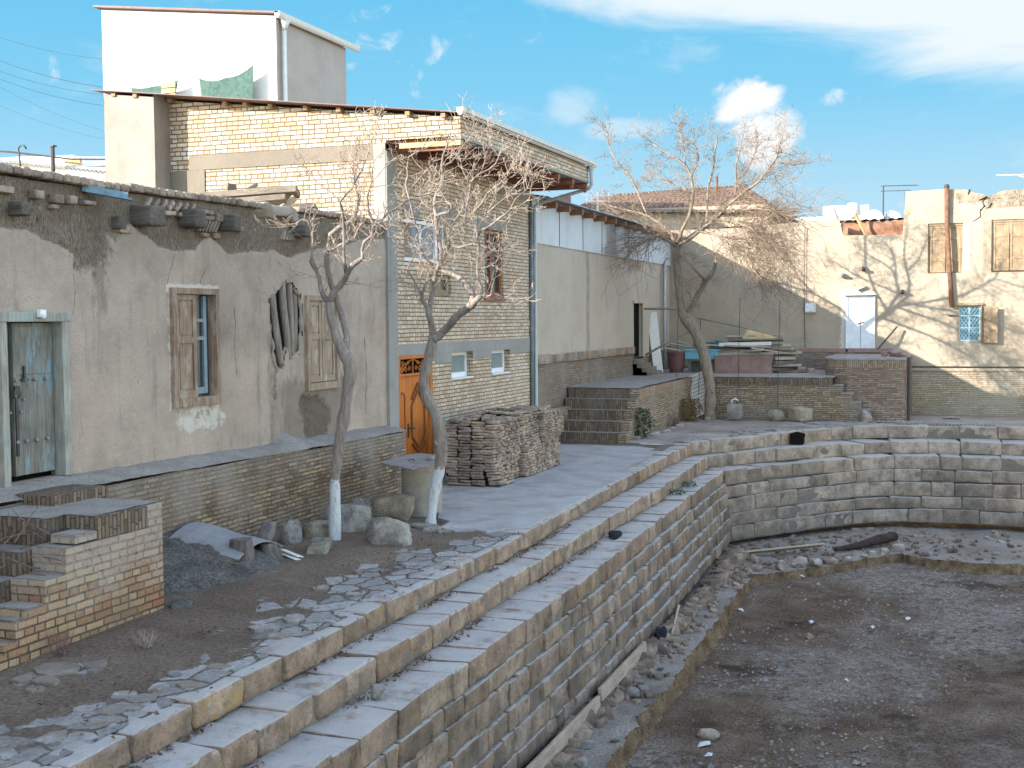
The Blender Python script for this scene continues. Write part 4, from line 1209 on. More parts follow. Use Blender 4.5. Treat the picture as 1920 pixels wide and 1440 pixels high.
# cracks
for pts in ([(14.02, 4.12), (13.96, 4.0), (13.9, 3.9), (13.86, 3.8), (13.84, 3.68)], [(14.75, 3.98), (14.62, 3.8), (14.58, 3.7)], [(15.45, 3.45), (15.46, 3.2), (15.42, 2.95), (15.45, 2.7), (15.44, 2.3)], [(12.1, 4.0), (12.02, 3.8), (12.03, 3.5), (11.95, 3.2)], [(19.6, 2.9), (19.65, 2.3), (19.6, 1.8), (19.64, 1.4)]):
    mb = MB(); r = random.Random(int(pts[0][0] * 100)); q = []
    for (a, b), (c_, d_) in zip(pts, pts[1:]):
        for t in (0, 0.33, 0.66): q.append((a + (c_ - a) * t + r.uniform(-.012, .012), b + (d_ - b) * t))
    q = [(float(-10 + mud_disp(np.array([a]), np.array([b]))[0] - 0.003), a, b) for a, b in q]
    mb.tube(q, [0.004 + 0.004 * r.random() for _ in q], 4)
    build('crack', mb, m_dark, mud)
# brick plinth with a dusty sloping top
mb = MB()
flatwall(mb, 'X', -9.6, (-14, 20.35), (-0.3, 1.26), step=0.3, top=lambda u: wb(u) - 0.09 + 0.015 * np.sin(u * 2.1), disp=lambda u, v: vnoise(np.stack((u, v, v * 0), 1), 1.2, 90, 3) * 0.035)
mb.box(-10.1, -9.62, 20.3, 20.352, -0.3, 1.16)
pl = build('brick_plinth', mb, m_brick_old, mud, True, auto=40)
n = 240
G = np.zeros((n, 9, 3))
for i in range(n):
    y = 5 + 15.37 * i / (n - 1)
    for j in range(9):
        t = j / 8
        G[i, j] = (-10.06 + 0.475 * t, y, wb(y) + 0.02 + 0.16 * math.exp(-((y - 16.75) / 0.28) ** 2) * (1 - t) - 0.10 * t ** 1.5)
gf = G.reshape(-1, 3)
gf[:, 2] += vnoise(gf, 3, 91, 3) * 0.02 + vnoise(gf, 12, 92, 2) * 0.008
mb = MB(); mb.grid(G)
build('plinth_top', mb, m_plinthtop, pl, True)
# old two-leaf door
door = MB()
door.box(-10.12, -9.95, 11.70, 11.83, 1.40, 3.24); door.box(-10.12, -9.95, 10.72, 10.82, 1.36, 3.24); door.box(-10.11, -9.935, 10.70, 11.85, 3.22, 3.335)
door.box(-10.2, -9.97, 10.8, 11.74, 1.34, 1.39)
dr = build('door', door, m_doorframe, mud, bevel=0.012)
mb = MB(); mb.box(-10.13, -10.085, 11.02, 11.68, 1.47, 3.21); mb.box(-10.09, -10.075, 11.06, 11.64, 2.62, 3.17); mb.box(-10.09, -10.068, 11.02, 11.075, 1.47, 3.21)
build('door_leaf', mb, m_door_blue, dr, bevel=0.006)
mb = MB(); mb.box(-10.15, -10.105, 10.82, 10.995, 1.47, 3.21)
build('door_leaf', mb, m_door_blue, dr, bevel=0.006)
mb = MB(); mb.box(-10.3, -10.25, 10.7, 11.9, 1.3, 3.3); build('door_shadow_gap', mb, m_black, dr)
mb = MB(); r = random.Random(3)
for z in (2.56, 1.86):
    for y in (10.87, 10.94, 11.05, 11.2, 11.36, 11.54):
        xx = -10.1 if y < 11 else -10.07
        mb.tube([(xx, y, z), (xx + 0.02, y, z), (xx + 0.026, y, z)], [0.024, 0.022, 0.008], 10)
for y, z in ((11.17, 2.34), (11.12, 2.2), (10.95, 2.2)): mb.tube([(-10.07, y, z), (-10.05, y, z)], [0.018, 0.014], 8)
build('door_studs', mb, m_asbestos, dr)
mb = MB(); mb.tube([(-10.06, 11.06 + 0.05 * math.cos(a), 2.41 + 0.06 * math.sin(a)) for a in np.linspace(0, 6.28, 13)], 0.012, 6); mb.box(-10.075, -10.05, 11.02, 11.1, 2.4, 2.5); mb.box(-10.07, -10.05, 11.17, 11.2, 2.55, 2.72); mb.box(-10.07, -10.045, 11.14, 11.24, 2.55, 2.575)
mb.box(-10.068, -10.05, 11.03, 11.07, 1.7, 2.36)
build('door_handle', mb, m_iron, dr)
mb = MB(); mb.box(-9.94, -9.88, 11.27, 11.37, 3.27, 3.36); mb.tube([(-9.92, 11.3, 3.3), (-9.85, 11.3, 3.28)], 0.03, 8)
build('porcelain_insulator', mb, m_upvc, dr, bevel=0.01)


def shutter_leaf(name, x, y0, y1, z0, z1, mat, parent, dark=None, th=0.035, fr=0.075):
    mb = MB()
    mb.box(x - th, x, y0, y0 + fr, z0, z1); mb.box(x - th, x, y1 - fr, y1, z0, z1)
    zm = z0 + (z1 - z0) * 0.56
    for a, b in ((z0, z0 + fr * 1.3), (zm - fr * 0.6, zm + fr * 0.6), (z1 - fr, z1)):
        mb.box(x - th + 0.002, x - 0.002, y0 + fr, y1 - fr, a, b)
    mb.box(x - th + 0.003, x - 0.022, y0 + fr, y1 - fr, z0 + fr, z1 - fr)
    for a, b in ((z0 + fr * 1.3 + 0.03, zm - fr * 0.6 - 0.03), (zm + fr * 0.6 + 0.03, z1 - fr - 0.03)):
        mb.box(x - 0.024, x - 0.010, y0 + fr + 0.025, y1 - fr - 0.025, a, b)
    return build(name, mb, mat, parent, bevel=0.004)


def frame_x(mb, x0, x1, y0, y1, z0, z1, w, sill=None):
    mb.box(x0, x1, y0, y0 + w, z0, z1); mb.box(x0, x1, y1 - w, y1, z0, z1)
    mb.box(x0 + 0.002, x1 - 0.002, y0 + w, y1 - w, z1 - w, z1); mb.box(x0 + 0.002, x1 - 0.002, y0 + w, y1 - w, z0, z0 + (sill or w))


mb = MB(); frame_x(mb, -10.14, -9.955, 13.88, 14.97, 2.04, 3.67, 0.085, 0.12)
w1 = build('window', mb, m_shutter, mud, bevel=0.006, label='window with one shutter closed and the other missing')
shutter_leaf('shutter', -9.99, 13.97, 14.45, 2.16, 3.58, m_shutter, w1)
mb = MB(); mb.box(-10.115, -10.10, 13.9, 15.0, 2.05, 3.67); build('pane', mb, m_glass, w1)
mb = MB()
mb.box(-10.10, -10.06, 14.45, 14.49, 2.2, 3.57); mb.box(-10.10, -10.06, 14.72, 14.79, 2.2, 3.57)
for z in (2.2, 2.24, 2.95, 3.2): mb.box(-10.098, -10.062, 14.49, 14.72, z, z + 0.05)
build('sash', mb, m_sash, w1, bevel=0.004)
mb = MB(); frame_x(mb, -10.12, -9.965, 17.47, 18.54, 2.07, 3.62, 0.085, 0.12)
w2 = build('window', mb, m_shutter_pale, mud, bevel=0.006, label='window with both pale shutters closed')
shutter_leaf('shutter', -10.0, 17.56, 17.99, 2.2, 3.53, m_shutter_pale, w2)
shutter_leaf('shutter', -10.0, 18.01, 18.45, 2.2, 3.53, m_shutter_pale, w2)

# loose timber lying on the mud roof
for i, (p, q, w_, h_, m) in enumerate((((-12.5, 18.2, 5.02), (-11.75, 18.9, 5.62), .16, .07, m_oldtimber), ((-12.35, 18.9, 4.95), (-12.3, 18.95, 5.66), .22, .05, m_oldtimber), ((-12.4, 18.2, 5.33), (-10.75, 18.6, 5.42), .26, .12, m_oldtimber),
                                       ((-12.2, 17.9, 5.15), (-10.8, 18.3, 5.25), .22, .12, m_oldtimber), ((-11.9, 18.7, 5.02), (-10.5, 18.8, 5.12), .25, .1, m_woodend), ((-11.0, 18.2, 5.0), (-10.7, 18.4, 5.3), .12, .05, m_plank_y), ((-12.6, 18.9, 5.0), (-11.2, 19.0, 5.2), .2, .2, m_oldtimber))):
    mb = MB(); mb.beam(p, q, w_, h_, 0.2 * i)
    build('roof_timber', mb, m, None, label='weathered timber lying in the sunlit heap on the mud house roof', cat='timber', group='timbers heaped on the mud house roof', bevel=0.01)

# ------------------------------------------------------------------ brick stairs up to the blue door
st = thing('brick_staircase', (-9.1, 10.2, 0), 'short brick staircase with broken steps rising to the old blue door', 'staircase')
mb = MB(); ms = MB(); XF = -8.3
prof = [(8.62, 0.14), (8.86, 0.22), (9.02, 0.42), (9.16, 0.5), (9.42, 0.72), (9.72, 0.98)]
prof2 = prof + [(10.2, 1.03)]
ys = [p[0] for p in prof] + [10.2]
for k, (y, z) in enumerate(prof):
    yn = ys[k + 1]
    mb.box(XF - 0.42, XF, y, yn, -0.15, z)
mb.box(XF - 0.42, XF, 10.2, 11.28, -0.15, 0.98)
mb.box(XF - 0.42, XF, 11.02, 11.28, 0.98, 1.22)
mb.box(XF - 0.30, XF + 0.004, 9.86, 10.19, 1.0, 1.085)
build('side_wall', mb, m_brick_step, st, bevel=0.006)
ms.box(XF - 0.43, XF + 0.003, 10.2, 11.02, 0.985, 1.225)
for y0, y1, z0, z1 in ((9.9, 11.27, 0.3, 1.222), (9.55, 9.9, 0.2, 0.94), (9.25, 9.55, 0.1, 0.70), (8.95, 9.25, 0.0, 0.46), (8.65, 8.95, -0.1, 0.22)):
    ms.box(-10.05, XF - 0.425, y0, y1, z0, z1)
ms.box(-9.95, -9.2, 10.6, 11.5, 1.2, 1.34)
build('soldier_course', ms, m_soldier, st, bevel=0.006)
mb = MB()
n = 30
G = np.zeros((n, n, 3))
for i in range(n):
    for j in range(n):
        G[i, j] = (-10.02 + 1.68 * j / (n - 1), 9.92 + 1.36 * i / (n - 1), 1.229)
gf = G.reshape(-1, 3); gf[:, 2] += np.abs(vnoise(gf, 4, 95, 3)) * 0.012
keep = [(i, j) for i in range(n - 1) for j in range(n - 1) if not (G[i, j, 0] > XF - 0.44 and G[i, j, 1] < 10.2)]
mb.add(gf, [(i * n + j, i * n + j + 1, (i + 1) * n + j + 1, (i + 1) * n + j) for i, j in keep])
for y0, y1, z in ((9.57, 9.9, 0.945), (9.27, 9.55, 0.705), (8.97, 9.25, 0.465)):
    mb.add([(-10.02, y0, z), (XF - 0.43, y0, z), (XF - 0.43, y1, z), (-10.02, y1, z)], [(0, 1, 2, 3)])
for (y, z), yn in zip(prof, ys[1:]):
    mb.add([(XF - 0.41, y + 0.01, z + 0.004), (XF - 0.01, y + 0.01, z + 0.004), (XF - 0.01, yn - .003, z + 0.004), (XF - 0.41, yn - .003, z + 0.004)], [(0, 1, 2, 3)])
mb.add([(XF - 0.29, 9.87, 1.09), (XF - 0.01, 9.87, 1.09), (XF - 0.01, 10.18, 1.09), (XF - 0.29, 10.18, 1.09)], [(0, 1, 2, 3)])
build('dusty_tread', mb, m_plinthtop, st, True)

# ------------------------------------------------------------------ the brick house with the wide eave
bh = thing('brick_house', (-12.3, 24.4, 0), 'buff brick house with overhanging eave, orange door and two small white windows', 'house')
BD = (20.86, 22.47, 0.33, 2.57, 0.12)
WA = (23.43, 24.61, 1.98, 2.53, 0.16); WBq = (25.73, 26.92, 1.98, 2.51, 0.16)
UA = (21.22, 23.24, 4.33, 5.16, 0.11); UB = (22.36, 23.46, 3.68, 4.12, 0.11); UC = (25.38, 26.54, 3.68, 5.22, 0.13)
mb = MB()
flatwall(mb, 'X', -10, (20.5, 28.4), (0.31, 6.5), holes=(BD, WA, WBq, UA, UB, UC), step=0.5, reveal=0.2)
build('front_wall', mb, m_brick_new, bh)
roofz = lambda x: 6.87 + (-8.5 - x) * 0.115
mb = MB()
flatwall(mb, 'Y', 20.5, (-14.7, -10.0), (4.6, 7.7), step=0.25, top=lambda u: roofz(u) - 0.04)
mb.add([(-10.0, 20.5, 6.50), (-8.52, 20.5, 6.50), (-8.52, 20.5, roofz(-8.52) - .04), (-10.0, 20.5, roofz(-10) - .04)], [(0, 1, 2, 3)])
build('gable_wall', mb, m_brick_sun, bh)
mb = MB(); mb.box(-16.2, -10.02, 28.38, 28.4, 0, 6.9); mb.box(-15.9, -15.88, 20.6, 28.4, 0, 7.5); mb.box(-15.9, -14.7, 20.6, 20.62, 0, 7.5); build('rear_wall', mb, m_cement, bh)
# plastered block standing out at the left end of the gable
mb = MB()
flatwall(mb, 'Y', 20.0, (-15.85, -14.69), (4.6, 7.85), step=0.12, top=lambda u: roofz(u) - 0.05, disp=lambda u, v: vnoise(np.stack((u, v, v * 0), 1), 2.2, 100, 3) * 0.012)
mb.add([(-14.69, 20.0, 4.6), (-14.69, 20.5, 4.6), (-14.69, 20.5, 7.6), (-14.69, 20.0, 7.6)], [(0, 1, 2, 3)])
mb.add([(-15.85, 20.0, 4.6), (-15.85, 20.0, 7.6), (-15.85, 20.6, 7.6), (-15.85, 20.6, 4.6)], [(0, 1, 2, 3)])
build('plastered_block', mb, m_cement, bh)
# concrete frame: bands, corner column, foundation, lintels
mb = MB()
mb.box(-14.25, -10.24, 20.47, 20.6, 6.16, 6.44)
mb.box(-14.68, -13.9, 20.475, 20.6, 4.6, 6.16)
build('gable_band', mb, m_band, bh)
mb = MB()
mb.box(-10.2, -9.975, 20.47, 20.86, 0.2, 6.31)
mb.box(-10.24, -10.0, 20.46, 20.62, 4.6, 6.45)
mb.box(-10.1, -9.985, 20.86, 28.36, 2.53, 2.75); mb.box(-10.1, -9.988, 22.6, 23.43, 2.32, 2.54); mb.box(-10.1, -9.988, 24.61, 25.73, 2.36, 2.54); mb.box(-10.1, -9.988, 26.92, 28.36, 2.4, 2.54)
mb.box(-10.1, -9.985, 26.3, 28.36, 6.05, 6.32)
mb.box(-10.1, -9.985, 21.2, 21.9, 5.2, 5.45); mb.box(-10.1, -9.983, 22.6, 23.7, 5.17, 5.5); mb.box(-10.1, -9.984, 24.95, 26.85, 5.23, 5.5)
build('concrete_band', mb, m_concrete, bh, bevel=0.006)
mb = MB(); mb.box(-10.1, -9.97, 22.47, 28.4, -0.1, 0.34); mb.box(-10.1, -9.97, 20.5, 22.47, -0.1, 0.32); build('foundation', mb, m_concrete, bh, bevel=0.008)
# eave: brick fascia on a beam, joists, boarded soffit
mb = MB()
flatwall(mb, 'X', -8.5, (20.5, 28.4), (6.48, 6.84), step=0.5)
mb.add([(-8.5, 28.4, 6.48), (-8.7, 28.4, 6.48), (-8.7, 28.4, 6.84), (-8.5, 28.4, 6.84)], [(0, 1, 2, 3)])
mb.box(-8.72, -8.502, 20.52, 28.38, 6.483, 6.82)
build('eave_fascia', mb, m_brick_new, bh)
mb = MB(); mb.box(-8.75, -8.49, 20.47, 28.42, 6.442, 6.482); build('fascia_beam', mb, m_concrete, bh, bevel=0.005)
mb = MB(); mb.box(-9.72, -8.5, 20.47, 20.6, 6.33, 6.425); build('gable_board', mb, m_board_yellow, bh, bevel=0.006)
mb = MB(); mb.box(-10.0, -8.75, 20.62, 28.4, 6.445, 6.5); build('soffit', mb, m_joist, bh)
for i in range(8):
    y = 20.85 + i * 1.06; mb = MB()
    mb.box(-10.0, -8.52, y, y + 0.13, 6.31, 6.44); mb.box(-8.6, -8.53, y + 0.02, y + 0.09, 6.22, 6.35)
    build('eave_joist', mb, m_joist, bh, bevel=0.008)
mb = MB()
xa, xb = -16.05, -8.38
mb.add([(xa, 19.85, roofz(xa)), (xb, 20.36, roofz(xb) + .02), (xb, 28.55, roofz(xb) + .02), (xa, 28.55, roofz(xa)), (xa, 19.85, roofz(xa) + .018), (xb, 20.36, roofz(xb) + .038), (xb, 28.55, roofz(xb) + .038), (xa, 28.55, roofz(xa) + .018)],
       [(0, 3, 2, 1), (4, 5, 6, 7), (0, 1, 5, 4), (1, 2, 6, 5), (2, 3, 7, 6), (3, 0, 4, 7)])
build('roof', mb, m_redroof, bh)
for i, x in enumerate((-15.6, -15.1, -14.6, -13.35, -12.9, -12.35, -11.6, -10.9, -10.2, -9.5, -8.8)):
    mb = MB(); mb.beam((x, 20.36 - (0.4 if x < -14.7 else 0), roofz(x) - 0.045), (x, 22.0, roofz(x) - 0.045), 0.09, 0.075)
    build('rafter_end', mb, m_rafter, bh)
# gutter and its pipe
def gutter(x, y0, y1, z, name, parent, w=0.13, h=0.13):
    mb = MB(); n = 9
    G = np.zeros((2, n, 3))
    for k in range(n):
        a = math.pi * k / (n - 1)
        G[0, k] = (x + w / 2 - math.cos(a) * w / 2 - 0.0, y0, z + h - math.sin(a) * h); G[1, k] = G[0, k] + (0, y1 - y0, 0)
    mb.grid(G); g2 = G.copy(); g2[:, :, 0] = x + w / 2 + (G[:, :, 0] - x - w / 2) * 0.9; g2[:, :, 2] = z + h - (z + h - G[:, :, 2]) * 0.92
    mb.grid(g2, flip=True)
    for yy in (y0, y1):
        mb.add([(G[0, k, 0], yy, G[0, k, 2]) for k in range(n)], [tuple(range(n))])
    mb.box(x + w * 0.93, x + w * 1.02, y0, y1, z + h * 0.92, z + h * 1.04)
    yy = y0
    while yy < y1:
        mb.box(x - 0.005, x + w * 1.04, yy, yy + 0.03, z + h * 0.98, z + h * 1.06); yy += 0.9
    return build(name, mb, m_gutter, parent, True, auto=40)


g = gutter(-8.50, 20.28, 28.72, 6.83, 'gutter', bh)
mb = MB(); mb.tube([(-8.42, 28.36, 6.84), (-8.42, 28.38, 6.4), (-8.5, 28.42, 6.32), (-9.8, 28.5, 6.02), (-9.9, 28.5, 5.95), (-9.9, 28.5, 0.1)], 0.045, 10)
mb.tube([(-8.42, 28.36, 6.86), (-8.42, 28.36, 6.7)], [0.09, 0.05], 10)
build('downpipe', mb, m_pipe, bh, True, auto=50)
mb = MB(); mb.tube([(-9.95, 28.36, 6.0), (-9.95, 28.36, 0.1)], 0.05, 8); build('dark_downpipe', mb, m_darkpipe, bh, True)
# orange door
mb = MB()
mb.box(-10.14, -9.99, 20.87, 20.98, 0.34, 2.56); mb.box(-10.14, -9.99, 22.35, 22.46, 0.34, 2.56); mb.box(-10.138, -9.992, 20.98, 22.35, 2.46, 2.56); mb.box(-10.13, -10.0, 20.98, 22.35, 2.13, 2.18)
od = build('door', mb, m_door_orange, bh, bevel=0.012)
mb = MB(); mb.box(-10.12, -10.05, 20.98, 21.33, 0.36, 2.13); mb.box(-10.12, -10.052, 21.34, 22.35, 0.36, 2.13)
build('door_leaf', mb, m_door_orange, od, bevel=0.008)
mb = MB()
for y0, y1 in ((21.06, 21.25),):
    for z0, z1 in ((0.55, 1.72),):
        mb.beam((-10.045, y0, z0), (-10.045, y0, z1), 0.03, 0.03); mb.beam((-10.045, y1, z0), (-10.045, y1, z1), 0.03, 0.03)
        mb.tube([(-10.045, (y0 + y1) / 2 - 0.095 * math.cos(a), z1 + 0.1 * math.sin(a)) for a in np.linspace(0, math.pi, 9)], 0.02, 6)
y0, y1 = 21.55, 22.15; ym = (y0 + y1) / 2
for pts in ([(y0, 0.95), (y0, 1.55), (ym, 1.85), (y1, 1.55), (y1, 0.95), (ym, 0.72), (y0, 0.95)],):
    for (a, b), (c_, d_) in zip(pts, pts[1:]): mb.beam((-10.04, a, b), (-10.04, c_, d_), 0.045, 0.04)
for (a, b), (c_, d_) in ((((y0, 0.82), (ym, 0.6))), ((ym, 0.6), (y1, 0.82)), ((y0, 1.68), (ym, 1.98)), ((ym, 1.98), (y1, 1.68))): mb.beam((-10.04, a, b), (-10.04, c_, d_), 0.07, 0.04)
build('carved_moulding', mb, m_door_dark, od, bevel=0.006)
mb = MB(); mb.box(-10.13, -10.11, 20.98, 22.35, 2.18, 2.46); build('transom_glass', mb, m_black, od)
mb = MB()
for s, c0 in ((1, 21.15), (-1, 22.18)):
    cc = lambda t: c0 + s * t
    mb.tube([(-10.06, cc(0.5 * t), 2.19 + 0.25 * math.sin(t * 1.57)) for t in np.linspace(0, 1, 8)], 0.012, 6)
    mb.tube([(-10.06, cc(-0.1 + 0.3 * t), 2.19 + 0.2 * t ** 0.6) for t in np.linspace(0, 1, 8)], 0.012, 6)
    for q, zz, rr in ((0.02, 2.25, 0.05), (0.2, 2.25, 0.06), (0.36, 2.27, 0.055), (0.05, 2.38, .05), (0.3, 2.38, 0.045)):
        mb.tube([(-10.06, cc(q) + rr * (1 - t / 9) * math.cos(t), zz + rr * (1 - t / 9) * math.sin(t)) for t in np.linspace(0, 7.5, 20)], 0.009, 5)
mb.beam((-10.06, 21.665, 2.18), (-10.06, 21.665, 2.46), 0.02, 0.02)
build('scroll_grille', mb, m_door_orange, od)
mb = MB(); mb.box(-10.05, -10.035, 21.38, 21.43, 0.95, 1.22); mb.tube([(-10.03, 21.41, 1.13), (-9.98, 21.41, 1.13), (-9.98, 21.55, 1.12)], 0.013, 6); build('door_handle', mb, m_iron, od)
mb = MB(); mb.box(-10.2, -9.86, 20.86, 22.5, 0.1, 0.3); build('doorstep', mb, m_concrete, bh, bevel=0.01)


def upvc(y0, y1, z0, z1, x):
    mb = MB(); frame_x(mb, x - 0.06, x, y0, y1, z0, z1, 0.075, 0.1)
    w_ = build('window', mb, m_upvc, bh, bevel=0.006)
    mb = MB(); mb.box(x - 0.05, x - 0.035, y0 + .07, y1 - .07, z0 + .09, z1 - .07); build('pane', mb, m_frost, w_)
    mb = MB(); mb.box(x - 0.01, -9.97, y0 + 0.02, y1 - 0.02, z0 - 0.03, z0 + 0.003); build('sill', mb, m_upvc, w_)


upvc(23.44, 24.60, 1.99, 2.525, -10.13); upvc(25.74, 26.91, 1.99, 2.505, -10.13)
mb = MB(); frame_x(mb, -10.11, -10.05, 21.23, 23.23, 4.34, 5.15, 0.07); mb.box(-10.105, -10.055, 22.05, 22.11, 4.42, 5.07); mb.box(-10.10, -10.045, 22.78, 22.9, 4.42, 5.07)
ua = build('window', mb, m_upvc, bh, bevel=0.006)
mb = MB(); mb.box(-10.13, -10.10, 21.3, 21.75, 4.4, 5.1); build('dark_pane', mb, m_glass, ua); mb = MB(); mb.box(-10.13, -10.10, 22.9, 23.2, 4.4, 5.1); build('dark_pane', mb, m_glass, ua)
mb = MB(); mb.box(-10.13, -10.098, 21.75, 22.78, 4.4, 5.1); build('curtain', mb, m_curtain, ua)
mb = MB(); frame_x(mb, -10.11, -10.05, 22.37, 23.45, 3.69, 4.11, 0.09, 0.13)
ub = build('window', mb, m_shutter_sun, bh, bevel=0.006)
mb = MB(); mb.box(-10.11, -10.07, 22.45, 23.1, 3.8, 4.05); build('wooden_panel', mb, m_shutter_sun, ub)
mb = MB(); mb.box(-10.11, -10.08, 23.1, 23.38, 3.8, 4.05); build('pane', mb, m_glass, ub)
mb = MB(); frame_x(mb, -10.13, -10.06, 25.39, 26.53, 3.69, 5.21, 0.09, 0.14); mb.box(-10.12, -10.07, 25.9, 25.97, 3.8, 5.1); mb.box(-10.12, -10.075, 25.5, 26.43, 4.62, 4.68)
uc = build('window', mb, m_door_dark, bh, bevel=0.006)
mb = MB(); mb.box(-10.14, -10.11, 25.45, 26.48, 3.8, 5.15); build('pane', mb, m_glass, uc)
mb = MB(); mb.box(-10.1, -9.94, 25.3, 26.6, 3.63, 3.69); build('sill', mb, m_rustred, uc, bevel=0.008)

# ------------------------------------------------------------------ tall white house behind
wh = thing('white_house', (-25, 38.5, 0), 'tall plain white house with grey side wall rising behind the brick house', 'house')
mb = MB()
flatwall(mb, 'Y', 36.0, (-28.53, -21.54), (0, 14.3), step=0.8, top=lambda u: 14.17 + (u + 28.53) * -0.121)
build('front_wall', mb, m_white, wh)
mb = MB(); flatwall(mb, 'X', -21.54, (36.0, 40.9), (0, 13.24), step=0.7); mb.box(-28.5, -21.57, 40.85, 40.9, 0, 13.2)
build('side_wall', mb, m_greyplaster, wh)
mb = MB()
mb.add([(-28.74, 35.8, 14.24), (-21.33, 35.8, 13.35), (-21.33, 41.4, 13.35), (-28.74, 41.4, 14.24), (-28.74, 35.8, 14.31), (-21.33, 35.8, 13.41), (-21.33, 41.4, 13.41), (-28.74, 41.4, 14.31)],
       [(0, 3, 2, 1), (4, 5, 6, 7), (0, 1, 5, 4), (1, 2, 6, 5), (2, 3, 7, 6), (3, 0, 4, 7)])
build('roof', mb, m_redroof, wh)
gutter(-21.47, 35.8, 41.55, 13.2, 'gutter', wh, 0.2, 0.2)
mb = MB(); mb.tube([(-21.4, 36.3, 13.2), (-21.4, 36.3, 3)], 0.075, 8); mb.tube([(-21.36, 36.3, 13.25), (-21.4, 36.3, 12.9)], [0.18, 0.08], 8); build('downpipe', mb, m_gutter, wh, True)


def cloth(name, corners, sag, label, mat=m_green, n=16):
    a, b, c, d = (np.array(p, float) for p in corners)      # bottom-left, bottom-right, top-right, top-left
    G = np.zeros((n, n, 3))
    for i in range(n):
        for j in range(n):
            u, v = j / (n - 1), i / (n - 1)
            p = (a * (1 - u) + b * u) * (1 - v) + (d * (1 - u) + c * u) * v
            p = p + np.array((0, -0.06 * math.sin(u * 9) * (1 - v), -sag * math.sin(math.pi * u) * v - sag * 0.35 * abs(math.sin(2 * math.pi * u)) * v))
            G[i, j] = p
    mb = MB(); mb.grid(G); mb.grid(G + np.array((0, 0.012, 0)), flip=True)
    mb.tube([d, d + np.array((-0.06, 0, 0.06))], 0.012, 5); mb.tube([c, c + np.array((0.06, 0, 0.08))], 0.012, 5)
    return build(name, mb, mat, None, True, label=label, cat='cloth')


cloth('shade_cloth', ((-24.1, 35.6, 9.8), (-22.23, 35.6, 9.8), (-22.19, 35.6, 11.69), (-24.31, 35.6, 11.41)), 0.19, 'large green shade cloth stretched against the white house wall')
cloth('shade_cloth', ((-26.87, 35.6, 10.4), (-25.4, 35.6, 10.2), (-25.14, 35.6, 11.42), (-27.08, 35.6, 11.3)), 0.08, 'small green shade cloth drooping by the plastered block, left of the large one')
mb = MB()
for k in range(5): mb.box(-25.75, -25.2, 35.5, 35.55, 10.45 + k * 0.18, 10.6 + k * 0.18)
build('slatted_board', mb, m_board_yellow, None, label='small slatted wooden board behind the small green cloth', cat='board')

# ------------------------------------------------------------------ long annex between the brick house and the back wall
an = thing('plastered_annex', (-10.5, 36, 0), 'long beige plastered annex with pale blue upper panel and corrugated roof', 'house')
AD = (38.4, 39.46, 1.95, 3.69, 0.10)


def annex_attr(u, v):
    P = np.stack((u, v, np.zeros(len(u))), 1); n = vnoise(P, 1.2, 120, 3)
    st = np.clip(0.85 - np.abs(u - 33.3 - 0.1 * n) / 0.5, 0, 1)
    st = np.maximum(st, np.clip(0.55 - np.abs(u - 37.2 - 0.3 * n) / 0.3, 0, 1) * np.clip((v - 3.2) / 1.2, 0, 1))
    st = np.maximum(st, np.clip(0.5 - (v - 2.3) / 0.5 + 0.5 * n, 0, 1) * 0.7)
    st = np.maximum(st, np.clip((v - 4.35) / 0.6, 0, 1) * np.clip(n + .1, 0, 1) * 1.6)
    return np.stack((u * 0, u * 0, st), 1)


def panel_attr(u, v):
    P = np.stack((u, v, np.zeros(len(u))), 1); n = vnoise(P, 0.8, 121, 4)
    return np.stack((u * 0, u * 0, np.clip(1.3 - np.abs(u - 36.8) / 3.2, 0, 1) * np.clip(0.7 + n, 0, 1) + np.clip(n, 0, 1) * .6), 1)


mb = MB(); flatwall(mb, 'X', -10, (28.45, 43.6), (2.2, 5.14), holes=(AD,), step=0.22, attr=annex_attr, reveal=0.1, disp=lambda u, v: vnoise(np.stack((u, v, v * 0), 1), 0.6, 122, 2) * 0.02)
build('plaster_wall', mb, m_annex, an, True, auto=40)
mb = MB(); flatwall(mb, 'X', -9.96, (28.45, 43.6), (5.1, 6.25), step=0.2, attr=panel_attr)
mb.box(-10.1, -9.962, 28.5, 43.5, 5.085, 5.1)
build('upper_panel', mb, m_panel, an)
mb = MB()
for y in (30.6, 32.7, 34.6, 37.6, 40.2): mb.box(-9.975, -9.952, y, y + 0.03, 5.1, 6.1)
build('panel_joint', mb, m_dark, an)
mb = MB(); flatwall(mb, 'X', -9.98, (28.45, 43.6), (0, 2.08), holes=((38.4, 39.46, 1.9, 2.2),), step=0.5, disp=lambda u, v: vnoise(np.stack((u, v, v * 0), 1), 1.5, 123, 3) * 0.03)
build('brick_base', mb, m_brick_old, an, True)
mb = MB(); y = 28.5; r = random.Random(8)
while y < 38.2:
    L = r.uniform(1.1, 2.3); L = min(L, 38.25 - y)
    block(mb, (-10.03, y + L / 2, 2.19), (0, 1, 0), (-1, 0, 0), (0, 0, 1), L - 0.02, 0.24, 0.235 * r.uniform(.9, 1.08), 0.02, 0.015, attr=(r.uniform(.5, 1), 0, 0), seed=r.randrange(999))
    y += L
build('stone_course', mb, m_stone_far, an, True)
